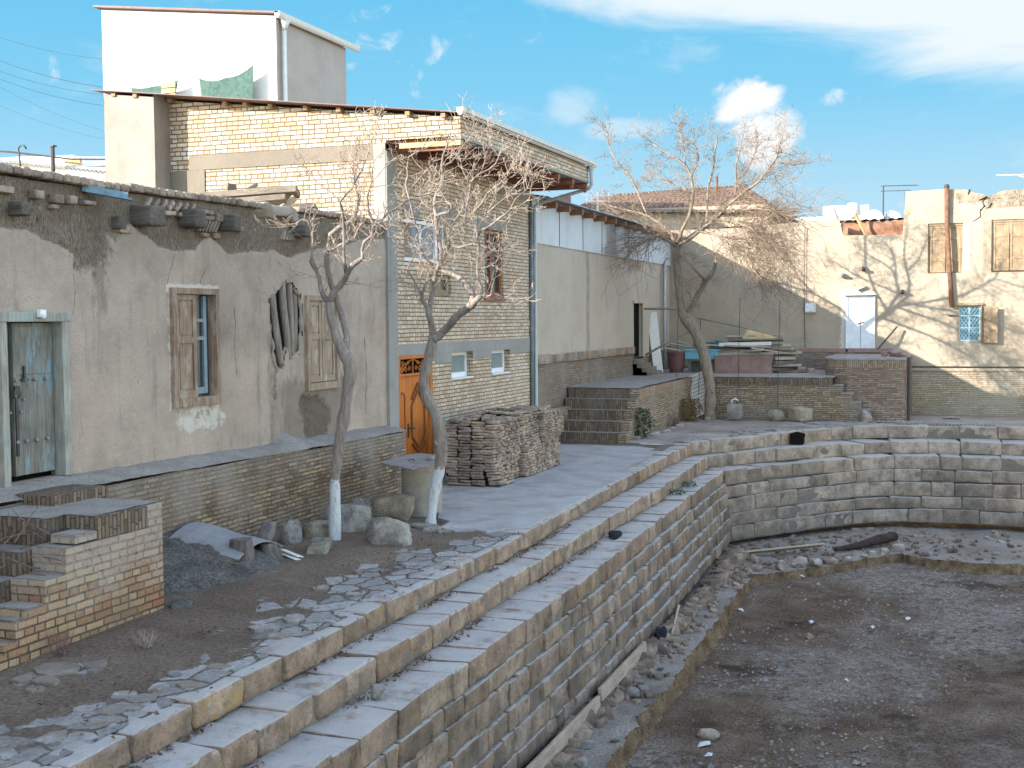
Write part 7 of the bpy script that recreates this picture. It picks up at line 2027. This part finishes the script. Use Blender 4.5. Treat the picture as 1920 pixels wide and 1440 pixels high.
# ------------------------------------------------------------------ bare trees
T1=[
[(-8.51,15.6,-0.14,0.1002),(-8.51,15.6,0.14,0.0809),(-8.5,15.6,0.6,0.0769),(-8.5,15.6,0.92,0.073),(-8.44,15.6,1.3,0.0805),(-8.38,15.6,1.63,0.0841),(-8.31,15.6,1.96,0.0839),(-8.27,15.6,2.22,0.0876),(-8.22,15.6,2.45,0.0913),(-8.24,15.6,2.61,0.0913),(-8.35,15.6,2.8,0.0838),(-8.43,15.6,2.95,0.0686),(-8.47,15.6,3.08,0.0649),(-8.52,15.6,3.29,0.0611),(-8.54,15.6,3.47,0.0611)],
[(-8.32,15.6,2.74,0.0609),(-8.35,15.75,2.98,0.0499),(-8.41,15.8,3.18,0.0462),(-8.49,15.85,3.32,0.0464),(-8.57,15.85,3.52,0.0464),(-8.61,15.8,3.72,0.0425),(-8.63,15.75,3.95,0.0385),(-8.63,15.7,4.15,0.0384),(-8.6,15.7,4.29,0.0345),(-8.55,15.7,4.44,0.0344),(-8.43,15.7,4.52,0.0343),(-8.26,15.75,4.62,0.0305),(-8.19,15.8,4.78,0.0267),(-8.15,15.85,4.97,0.0229),(-8.19,15.9,5.16,0.0153)],
[(-8.55,15.6,3.46,0.0496),(-8.59,15.55,3.55,0.0419),(-8.61,15.5,3.67,0.0342),(-8.64,15.48,3.82,0.0304),(-8.67,15.45,3.93,0.0303),(-8.7,15.42,4.05,0.0379),(-8.69,15.4,4.15,0.0189),(-8.69,15.4,4.35,0.017),(-8.67,15.35,4.5,0.0169),(-8.68,15.3,4.61,0.015),(-8.77,15.25,4.63,0.0112),(-8.85,15.2,4.57,0.0094)],
[(-8.54,15.6,3.47,0.0534),(-8.47,15.6,3.58,0.0495),(-8.4,15.6,3.67,0.0456),(-8.29,15.55,3.77,0.0416),(-8.2,15.52,3.85,0.0377),(-8.09,15.48,3.98,0.0375),(-7.93,15.45,4.08,0.0336),(-7.94,15.45,4.2,0.0224),(-7.88,15.45,4.3,0.0224),(-7.77,15.45,4.38,0.0204),(-7.76,15.45,4.54,0.0204),(-7.82,15.45,4.73,0.0186),(-7.82,15.45,4.93,0.0149),(-7.76,15.45,5.14,0.0111)],
[(-8.21,15.52,3.88,0.0264),(-8.18,15.4,4.14,0.0224),(-8.14,15.3,4.45,0.0223),(-8.1,15.2,4.72,0.0203),(-8.09,15.15,4.84,0.0184),(-7.99,15.1,4.93,0.0146),(-7.89,15.1,5.03,0.0128),(-7.85,15.1,5.18,0.0109)],
[(-8.09,15.15,4.84,0.0147),(-8.14,15.1,4.9,0.011),(-8.23,15.1,4.98,0.011),(-8.38,15.1,5.09,0.0092),(-8.51,15.1,5.21,0.0074)],
[(-8.61,15.7,4.21,0.023),(-8.46,15.6,4.23,0.0209),(-8.36,15.6,4.28,0.019),(-8.15,15.5,4.32,0.0169),(-8.07,15.5,4.37,0.015),(-8.01,15.5,4.52,0.0112)],
[(-7.77,15.45,4.4,0.0149),(-7.7,15.6,4.61,0.015),(-7.62,15.7,4.72,0.0131),(-7.49,15.7,4.78,0.0112),(-7.3,15.7,4.91,0.0093)],
[(-8.19,15.8,4.78,0.0172),(-8.1,15.7,4.95,0.0151),(-8.09,15.6,5.17,0.0132),(-8.14,15.6,5.39,0.0113),(-8.07,15.6,5.61,0.0094)],
[(-7.89,15.1,5.03,0.0109),(-7.77,15.2,5.26,0.0091),(-7.69,15.2,5.47,0.0091),(-7.69,15.3,5.7,0.0073)],
]
T2=[
[(-7.86,17.5,-0.13,0.109),(-7.84,17.5,0.11,0.0796),(-7.8,17.5,0.43,0.0795),(-7.74,17.5,0.7,0.0835),(-7.68,17.5,0.9,0.0959),(-7.65,17.5,1.08,0.0999),(-7.66,17.5,1.29,0.0999),(-7.69,17.5,1.54,0.0957),(-7.72,17.5,1.69,0.0957),(-7.82,17.5,1.86,0.0917),(-7.9,17.5,2.02,0.0876),(-7.94,17.5,2.21,0.0876),(-7.92,17.5,2.36,0.0834),(-7.88,17.5,2.51,0.0833),(-7.83,17.5,2.67,0.079),(-7.79,17.5,2.81,0.0831),(-7.77,17.5,2.96,0.0747)],
[(-7.77,17.5,2.94,0.0623),(-7.79,17.5,3.1,0.0581),(-7.79,17.45,3.25,0.0538),(-7.83,17.45,3.37,0.0414),(-7.85,17.4,3.44,0.0372),(-7.91,17.4,3.52,0.0331),(-7.87,17.38,3.63,0.0248),(-7.8,17.35,3.79,0.0206),(-7.78,17.35,3.9,0.0123)],
[(-7.84,17.5,3.29,0.0457),(-7.83,17.55,3.41,0.0416),(-7.83,17.6,3.55,0.0417),(-7.8,17.6,3.66,0.0375),(-7.79,17.6,3.79,0.0375),(-7.75,17.6,3.93,0.0374),(-7.67,17.6,4.11,0.0332),(-7.67,17.6,4.28,0.0332),(-7.7,17.6,4.44,0.0332),(-7.72,17.6,4.65,0.0311),(-7.74,17.6,4.83,0.0311),(-7.77,17.6,4.93,0.0332),(-7.76,17.6,5.03,0.029),(-7.71,17.6,5.17,0.0269),(-7.66,17.6,5.26,0.0248),(-7.63,17.6,5.43,0.0248),(-7.62,17.6,5.6,0.0206),(-7.6,17.6,5.76,0.0165),(-7.54,17.6,5.92,0.0124)],
[(-7.74,17.6,3.95,0.0291),(-7.7,17.7,4.08,0.025),(-7.68,17.8,4.19,0.0251),(-7.63,17.8,4.36,0.023),(-7.61,17.8,4.5,0.0209),(-7.55,17.8,4.7,0.0167),(-7.42,17.8,4.86,0.0146),(-7.33,17.8,5.03,0.0125)],
[(-7.75,17.5,2.91,0.0706),(-7.68,17.5,2.94,0.0663),(-7.57,17.45,3.04,0.0619),(-7.45,17.4,3.12,0.0616),(-7.33,17.35,3.22,0.0613),(-7.21,17.3,3.31,0.0569),(-7.1,17.25,3.37,0.0607),(-6.98,17.2,3.44,0.0724),(-6.89,17.15,3.49,0.0481),(-6.82,17.15,3.57,0.04),(-6.83,17.15,3.68,0.024),(-6.85,17.15,3.8,0.024),(-6.87,17.15,3.94,0.022),(-6.87,17.15,4.19,0.022),(-6.85,17.15,4.35,0.02),(-6.87,17.15,4.51,0.016)],
[(-6.97,17.2,3.44,0.0563),(-6.98,17.2,3.54,0.0483),(-7.0,17.2,3.63,0.0483),(-7.08,17.25,3.72,0.0485),(-7.13,17.25,3.77,0.0485),(-7.23,17.3,3.84,0.0447),(-7.32,17.3,3.89,0.0407),(-7.44,17.35,3.93,0.0327),(-7.54,17.4,3.95,0.0246)],
[(-7.61,17.8,4.36,0.0209),(-7.48,17.7,4.34,0.0208),(-7.35,17.6,4.32,0.0206),(-7.19,17.5,4.34,0.0205),(-7.04,17.4,4.36,0.0183),(-6.85,17.3,4.31,0.0161),(-6.7,17.3,4.25,0.012)],
[(-6.86,17.15,4.47,0.02),(-6.82,17.15,4.54,0.02),(-6.73,17.15,4.56,0.0199),(-6.65,17.15,4.6,0.0199),(-6.57,17.15,4.67,0.0198),(-6.48,17.15,4.73,0.0178),(-6.4,17.15,4.76,0.0158),(-6.34,17.15,4.83,0.0138),(-6.27,17.15,4.98,0.0118),(-6.16,17.15,5.05,0.0098),(-6.06,17.15,5.12,0.0098)],
[(-7.37,17.8,4.65,0.0187),(-7.33,17.8,4.79,0.0187),(-7.3,17.8,4.94,0.0187),(-7.27,17.8,5.15,0.0187),(-7.24,17.8,5.33,0.0187),(-7.17,17.8,5.39,0.0166),(-7.07,17.8,5.46,0.0165),(-6.94,17.8,5.52,0.0144),(-6.82,17.8,5.6,0.0123),(-6.75,17.8,5.7,0.0103)],
[(-7.25,17.8,5.31,0.0166),(-7.33,17.8,5.48,0.0145),(-7.34,17.7,5.58,0.0124),(-7.38,17.7,5.72,0.0103)],
[(-7.74,17.6,4.81,0.0249),(-7.6,17.5,4.84,0.0206),(-7.45,17.4,4.85,0.0184),(-7.4,17.4,4.91,0.0163),(-7.38,17.4,4.96,0.0143),(-7.45,17.4,5.0,0.0122)],
[(-7.78,17.6,4.06,0.025),(-7.83,17.5,4.11,0.0228),(-7.86,17.4,4.18,0.0206),(-7.92,17.4,4.31,0.0206),(-7.96,17.35,4.48,0.0165),(-7.89,17.3,4.58,0.0144),(-7.96,17.3,4.68,0.0144),(-8.05,17.3,4.72,0.0123),(-8.11,17.3,4.65,0.0103)],
[(-7.9,17.4,3.54,0.0165),(-7.96,17.4,3.66,0.0124),(-8.05,17.4,3.83,0.0124),(-8.14,17.4,3.99,0.0124),(-8.09,17.4,4.12,0.0104),(-8.0,17.4,4.24,0.0083)],
[(-7.62,17.6,5.58,0.0165),(-7.48,17.6,5.64,0.0144),(-7.37,17.6,5.73,0.0123),(-7.27,17.6,5.86,0.0123),(-7.2,17.6,5.96,0.0102),(-7.08,17.6,6.05,0.0082)],
[(-7.63,17.6,5.41,0.0165),(-7.71,17.6,5.5,0.0145),(-7.78,17.6,5.6,0.0124),(-7.89,17.6,5.53,0.0125),(-8.0,17.6,5.45,0.0104)],
[(-7.07,17.8,5.46,0.0124),(-6.97,17.8,5.67,0.0124),(-7.0,17.8,5.79,0.0103)],
[(-7.95,17.3,4.68,0.0144),(-8.15,17.4,5.31,0.0145),(-8.13,17.4,5.43,0.0124),(-8.14,17.4,5.56,0.0124),(-8.09,17.4,5.72,0.0124),(-7.99,17.4,5.77,0.0103),(-7.89,17.4,5.83,0.0082)],
[(-6.83,17.5,4.82,0.0162),(-6.66,17.5,4.96,0.0162),(-6.51,17.5,5.08,0.0141),(-6.4,17.5,5.2,0.0121),(-6.22,17.5,5.35,0.01)],
[(-6.34,17.15,4.83,0.0119),(-6.19,17.15,4.88,0.0098),(-6.04,17.15,4.98,0.0098),(-5.99,17.15,5.19,0.0078)],
[(-7.31,17.7,4.69,0.0166),(-7.14,17.6,4.84,0.0164),(-6.92,17.5,4.98,0.0163),(-6.83,17.5,5.12,0.0142),(-6.65,17.5,5.25,0.0121),(-6.52,17.5,5.37,0.0101)],
[(-6.85,17.15,3.96,0.012),(-6.68,17.1,3.99,0.0119),(-6.56,17.1,4.05,0.0099),(-6.49,17.1,4.14,0.0079)],
[(-6.82,17.15,3.58,0.024),(-6.69,17.1,3.55,0.0159),(-6.54,17.05,3.58,0.0119),(-6.42,17.05,3.53,0.0099)],
]
T3=[
[(-7.34,37.4,0.09,0.2133),(-7.34,37.4,0.35,0.164),(-7.32,37.4,0.75,0.1639),(-7.34,37.4,1.14,0.1638),(-7.41,37.4,1.52,0.1638),(-7.49,37.4,1.91,0.1639),(-7.59,37.4,2.29,0.164),(-7.7,37.4,2.55,0.1641),(-7.81,37.4,2.81,0.1724),(-7.97,37.4,3.04,0.1726),(-8.1,37.4,3.21,0.181),(-8.2,37.4,3.36,0.1646),(-8.25,37.4,3.64,0.1399),(-8.28,37.4,3.97,0.1399),(-8.33,37.4,4.46,0.1399),(-8.37,37.4,4.95,0.1398),(-8.38,37.4,5.41,0.1562)],
[(-8.05,37.4,3.24,0.1151),(-7.95,37.4,3.47,0.1067),(-7.81,37.4,3.7,0.1066),(-7.69,37.4,3.97,0.0982),(-7.57,37.4,4.15,0.0981),(-7.46,37.4,4.33,0.1061),(-7.32,37.4,4.5,0.0897),(-7.22,37.4,4.65,0.0814),(-7.18,37.4,4.79,0.0732),(-7.16,37.4,4.95,0.0651)],
[(-7.46,37.4,4.33,0.0735),(-7.59,37.1,4.52,0.0568),(-7.75,36.9,4.71,0.0404),(-7.81,36.9,4.79,0.0323)],
[(-8.38,37.4,5.38,0.1151),(-8.23,37.4,5.5,0.1149),(-8.07,37.4,5.6,0.1066),(-7.88,37.4,5.72,0.0982),(-7.69,37.4,5.85,0.0898),(-7.44,37.4,6.0,0.0814),(-7.18,37.4,6.2,0.0731),(-7.0,37.4,6.37,0.0649),(-6.84,37.4,6.56,0.0566),(-6.61,37.6,6.9,0.0487),(-6.6,37.7,7.27,0.0447),(-6.63,37.8,7.78,0.0407),(-6.55,37.9,8.18,0.0326),(-6.47,37.9,8.58,0.0244)],
[(-8.35,37.4,5.47,0.0822),(-8.12,37.1,5.91,0.0651),(-7.88,36.9,6.27,0.0646),(-7.77,36.8,6.64,0.0643),(-7.69,36.7,6.96,0.0561),(-7.73,36.7,7.22,0.0561),(-7.77,36.7,7.46,0.0521),(-7.86,36.7,7.66,0.0481),(-7.96,36.7,7.8,0.0401),(-8.27,36.7,8.04,0.0362),(-8.65,36.7,8.26,0.0323),(-8.93,36.7,8.48,0.0243)],
[(-8.42,37.4,5.41,0.0822),(-8.51,37.5,5.65,0.0742),(-8.59,37.6,5.81,0.0662),(-8.82,37.7,6.05,0.0582),(-9.08,37.8,6.22,0.0501),(-9.38,37.9,6.4,0.0503),(-9.67,38.0,6.52,0.0421),(-10.02,38.1,6.61,0.0381),(-10.36,38.2,6.7,0.0341),(-10.78,38.2,6.83,0.0256)],
[(-9.42,38.0,6.38,0.0505),(-9.7,38.3,6.88,0.0424),(-9.88,38.4,7.3,0.0426),(-9.99,38.4,7.54,0.0383),(-10.13,38.4,7.79,0.0384),(-10.33,38.5,7.98,0.0343),(-10.52,38.5,8.14,0.0343),(-10.71,38.6,8.49,0.0301),(-10.87,38.6,8.79,0.0258),(-10.89,38.6,9.18,0.0215)],
[(-7.18,37.4,6.2,0.0569),(-6.7,36.9,6.56,0.0479),(-6.23,36.6,6.84,0.0473),(-5.93,36.4,7.0,0.0469),(-5.66,36.3,7.19,0.0466),(-5.44,36.2,7.45,0.0425),(-5.23,36.1,7.67,0.0385),(-5.12,36.1,7.88,0.0307),(-5.06,36.1,8.18,0.023)],
[(-5.24,36.1,7.67,0.0308),(-4.91,35.9,7.62,0.0267),(-4.6,35.8,7.51,0.0228)],
[(-7.44,37.4,6.0,0.057),(-7.52,37.9,6.59,0.0495),(-7.55,38.2,7.31,0.0415),(-7.45,38.3,7.7,0.0415),(-7.41,38.4,8.05,0.0374),(-7.37,38.4,8.4,0.0333),(-7.3,38.4,8.74,0.0249)],
[(-7.77,36.7,7.46,0.04),(-7.66,36.9,7.76,0.0362),(-7.6,37.0,8.04,0.0322),(-7.75,37.1,8.46,0.0242)],
[(-7.0,37.4,6.37,0.0567),(-6.36,36.8,6.38,0.0476),(-5.82,36.4,6.4,0.0391),(-5.3,36.0,6.28,0.0308),(-4.89,35.8,6.09,0.0229)],
[(-7.18,37.4,6.2,0.0569),(-6.48,36.6,6.05,0.0474),(-5.95,36.2,5.85,0.0389),(-5.42,35.8,5.42,0.0307),(-5.01,35.6,4.95,0.0228)],
[(-7.69,37.4,5.85,0.0571),(-6.92,36.4,5.66,0.0474),(-6.36,35.9,5.38,0.0388),(-5.9,35.5,4.97,0.0306),(-5.57,35.3,4.42,0.0228)],
[(-7.96,36.7,7.8,0.0321),(-7.92,36.6,8.09,0.028),(-8.0,36.6,8.41,0.024),(-8.08,36.6,8.74,0.02)],
[(-7.69,36.7,6.96,0.04),(-8.26,37.0,7.19,0.0324),(-8.72,37.2,7.4,0.0286),(-9.1,37.4,7.68,0.0247)],
[(-6.61,37.7,7.27,0.0325),(-6.27,37.7,7.66,0.0283),(-6.08,37.7,8.05,0.0242),(-5.95,37.7,8.36,0.0202)],
[(-8.38,37.4,5.41,0.0658),(-8.5,36.6,5.56,0.0484),(-8.63,36.1,5.7,0.0399),(-8.85,35.7,5.6,0.0316),(-9.1,35.4,5.36,0.0236)],
]


def grow(mb, p, d, L, r0, lvl, rng, curl, up, split, sides=4, minr=.0035):
    """one twig and its side twigs"""
    n = 4 if lvl else 5
    pts = [p]; rad = [r0]; dirs = []
    c = np.array((rng.gauss(0, curl), rng.gauss(0, curl), rng.gauss(0, curl * .5)))
    for k in range(n):
        d = d + c * .45 + np.array((rng.gauss(0, .16), rng.gauss(0, .16), rng.gauss(0, .12) + up)); d = d / np.linalg.norm(d)
        pts.append(pts[-1] + d * L / n); rad.append(max(minr, r0 * (1 - .75 * (k + 1) / n))); dirs.append(d)
    mb.tube(pts, rad, sides if r0 > .006 else 3, caps=False)
    if lvl > 0:
        for s in range(split):
            i = rng.randint(1, n); dd = dirs[min(i, n - 1)]
            side = np.cross(dd, np.array((rng.gauss(0, 1), rng.gauss(0, 1), rng.gauss(0, 1)))); side /= max(np.linalg.norm(side), 1e-6)
            nd = dd * rng.uniform(.5, 1) + side * rng.uniform(.5, 1.0)
            grow(mb, pts[i], nd / np.linalg.norm(nd), L * rng.uniform(.4, .7), max(minr, rad[i] * .8), lvl - 1, rng, curl, up, split, sides, minr)


def lumpy(pts, rng, amt=.12):
    """resample a limb with knobbly radius"""
    out = []
    for a, b in zip(pts, pts[1:]):
        for t in (0, .5):
            q = [a[i] + (b[i] - a[i]) * t for i in range(4)]
            q[3] *= 1 + rng.uniform(-amt, amt)
            out.append(tuple(q))
    out.append(pts[-1])
    return out


def bare_tree(name, limbs, ntrunk, label, mbark, mtwig, seed, per_m, Ls, r0, lvl, split, curl, up, minr, start=.5, spread=None, thick=.045, extra=None):
    rng = random.Random(seed)
    base = limbs[0][0]
    t = thing(name, (base[0], base[1], base[2]), label, 'tree')
    tk, tw = MB(), MB(); lm = []
    for i, l in enumerate(limbs):
        l = [(a, b + (0.03 * math.sin(k * 1.7 + i) if i else 0), c, d) for k, (a, b, c, d) in enumerate(l)]
        q = lumpy(l, rng)
        if i == 0:
            b0 = q[0]
            q = [(b0[0], b0[1], b0[2] - .15, b0[3] * 1.25)] + q
            tk.tube(q, [p[3] for p in q], 12)
            for k in range(5): # knots
                p = rng.choice(q[6:]); a = rng.uniform(0, 6.28)
                rock(tk, (p[0] + math.cos(a) * p[3] * .8, p[1] + math.sin(a) * p[3] * .8, p[2]), (p[3] * .45,) * 3, k, n=(5, 5, 5))
        else:
            m_ = MB(); m_.tube(q, [max(p[3], .006) for p in q], 8 if l[0][3] > .02 else 6); lm.append(m_)
        # twigs along the thinner wood
        for (a, b) in zip(l, l[1:]):
            r_ = (a[3] + b[3]) / 2
            if i == 0 or r_ > thick: continue
            seg = np.array(b[:3]) - np.array(a[:3]); L = np.linalg.norm(seg); sd = seg / max(L, 1e-6)
            n = int(L * per_m + rng.random())
            for k in range(n):
                p = np.array(a[:3]) + seg * rng.random()
                side = np.cross(sd, np.array((rng.gauss(0, 1), rng.gauss(0, 1), rng.gauss(0, 1)))); side /= max(np.linalg.norm(side), 1e-6)
                d = sd * rng.uniform(.1, .8) + side + np.array((0, 0, .25))
                if spread is not None: d = d + spread(p) * rng.uniform(0, 1.4)
                d /= np.linalg.norm(d)
                grow(tw, p, d, rng.uniform(*Ls), min(r0, r_ * .7), lvl, rng, curl, up, split, minr=minr)
        e = l[-1]; dd = np.array(l[-1][:3]) - np.array(l[-2][:3]); dd /= max(np.linalg.norm(dd), 1e-6)
        if i:
            for k in range(4): grow(tw, np.array(e[:3]), (dd + np.array((rng.gauss(0, .5), rng.gauss(0, .5), rng.gauss(0, .4)))) / 1.3, rng.uniform(*Ls), min(r0, e[3]), lvl, rng, curl, up, split, minr=minr)
    if extra: extra(tw, rng)
    build('trunk', tk, mbark, t, True)
    for m_ in lm: build('limb', m_, mbark if True else mtwig, t, True)
    build('crown', tw, mtwig, t)
    return t


bare_tree('bare_tree', T1, 1, 'slim crooked bare tree with whitewashed foot, the left one before the mud house', m_bark1, m_twig, 101, 5.2, (.22, .5), .0072, 2, 3, .26, .06, .0032)
bare_tree('bare_tree', T2, 1, 'crooked bare tree with whitewashed foot and dense twigs, right beside the well', m_bark1, m_twig, 202, 6.0, (.22, .5), .0072, 2, 3, .28, .05, .0032)


def weep(p):
    return np.array((.55 if p[0] > -6.8 else -.25, -.25, -.55 if p[2] < 6.6 else .25))


def brush(mb, rng):
    """long fine shoots hanging outward from the big side limbs"""
    for k in range(300):
        l = T3[rng.choice((3, 7, 11, 11, 12, 12, 12, 13, 13, 13, 5, 17))]
        j = rng.randint(1, len(l) - 2); u = rng.random()
        p = np.array(l[j][:3]) * (1 - u) + np.array(l[j + 1][:3]) * u
        right = p[0] > -8
        d = np.array((rng.uniform(.2, 1.0) if right else rng.uniform(-1, -.1), rng.gauss(-.1, .5), rng.uniform(-.75, .35))); d /= np.linalg.norm(d)
        grow(mb, p, d, rng.uniform(.8, 1.8), .010, 1, rng, .14, -.05, 5, minr=.0045)


for l in T3[1:]:
    for k, q in enumerate(l): l[k] = (q[0], q[1], q[2], q[3] * .78)
for k in range(11, len(T3[0])):
    q = T3[0][k]; T3[0][k] = (q[0], q[1], q[2], q[3] * .84)
bare_tree('large_bare_tree', T3, 1, 'large bare tree with leaning trunk and broad brushy crown before the sunny wall', m_bark3, m_twig3, 303, 6.3, (.32, .75), .010, 2, 4, .20, .03, .0042, spread=weep, thick=.12, extra=brush)
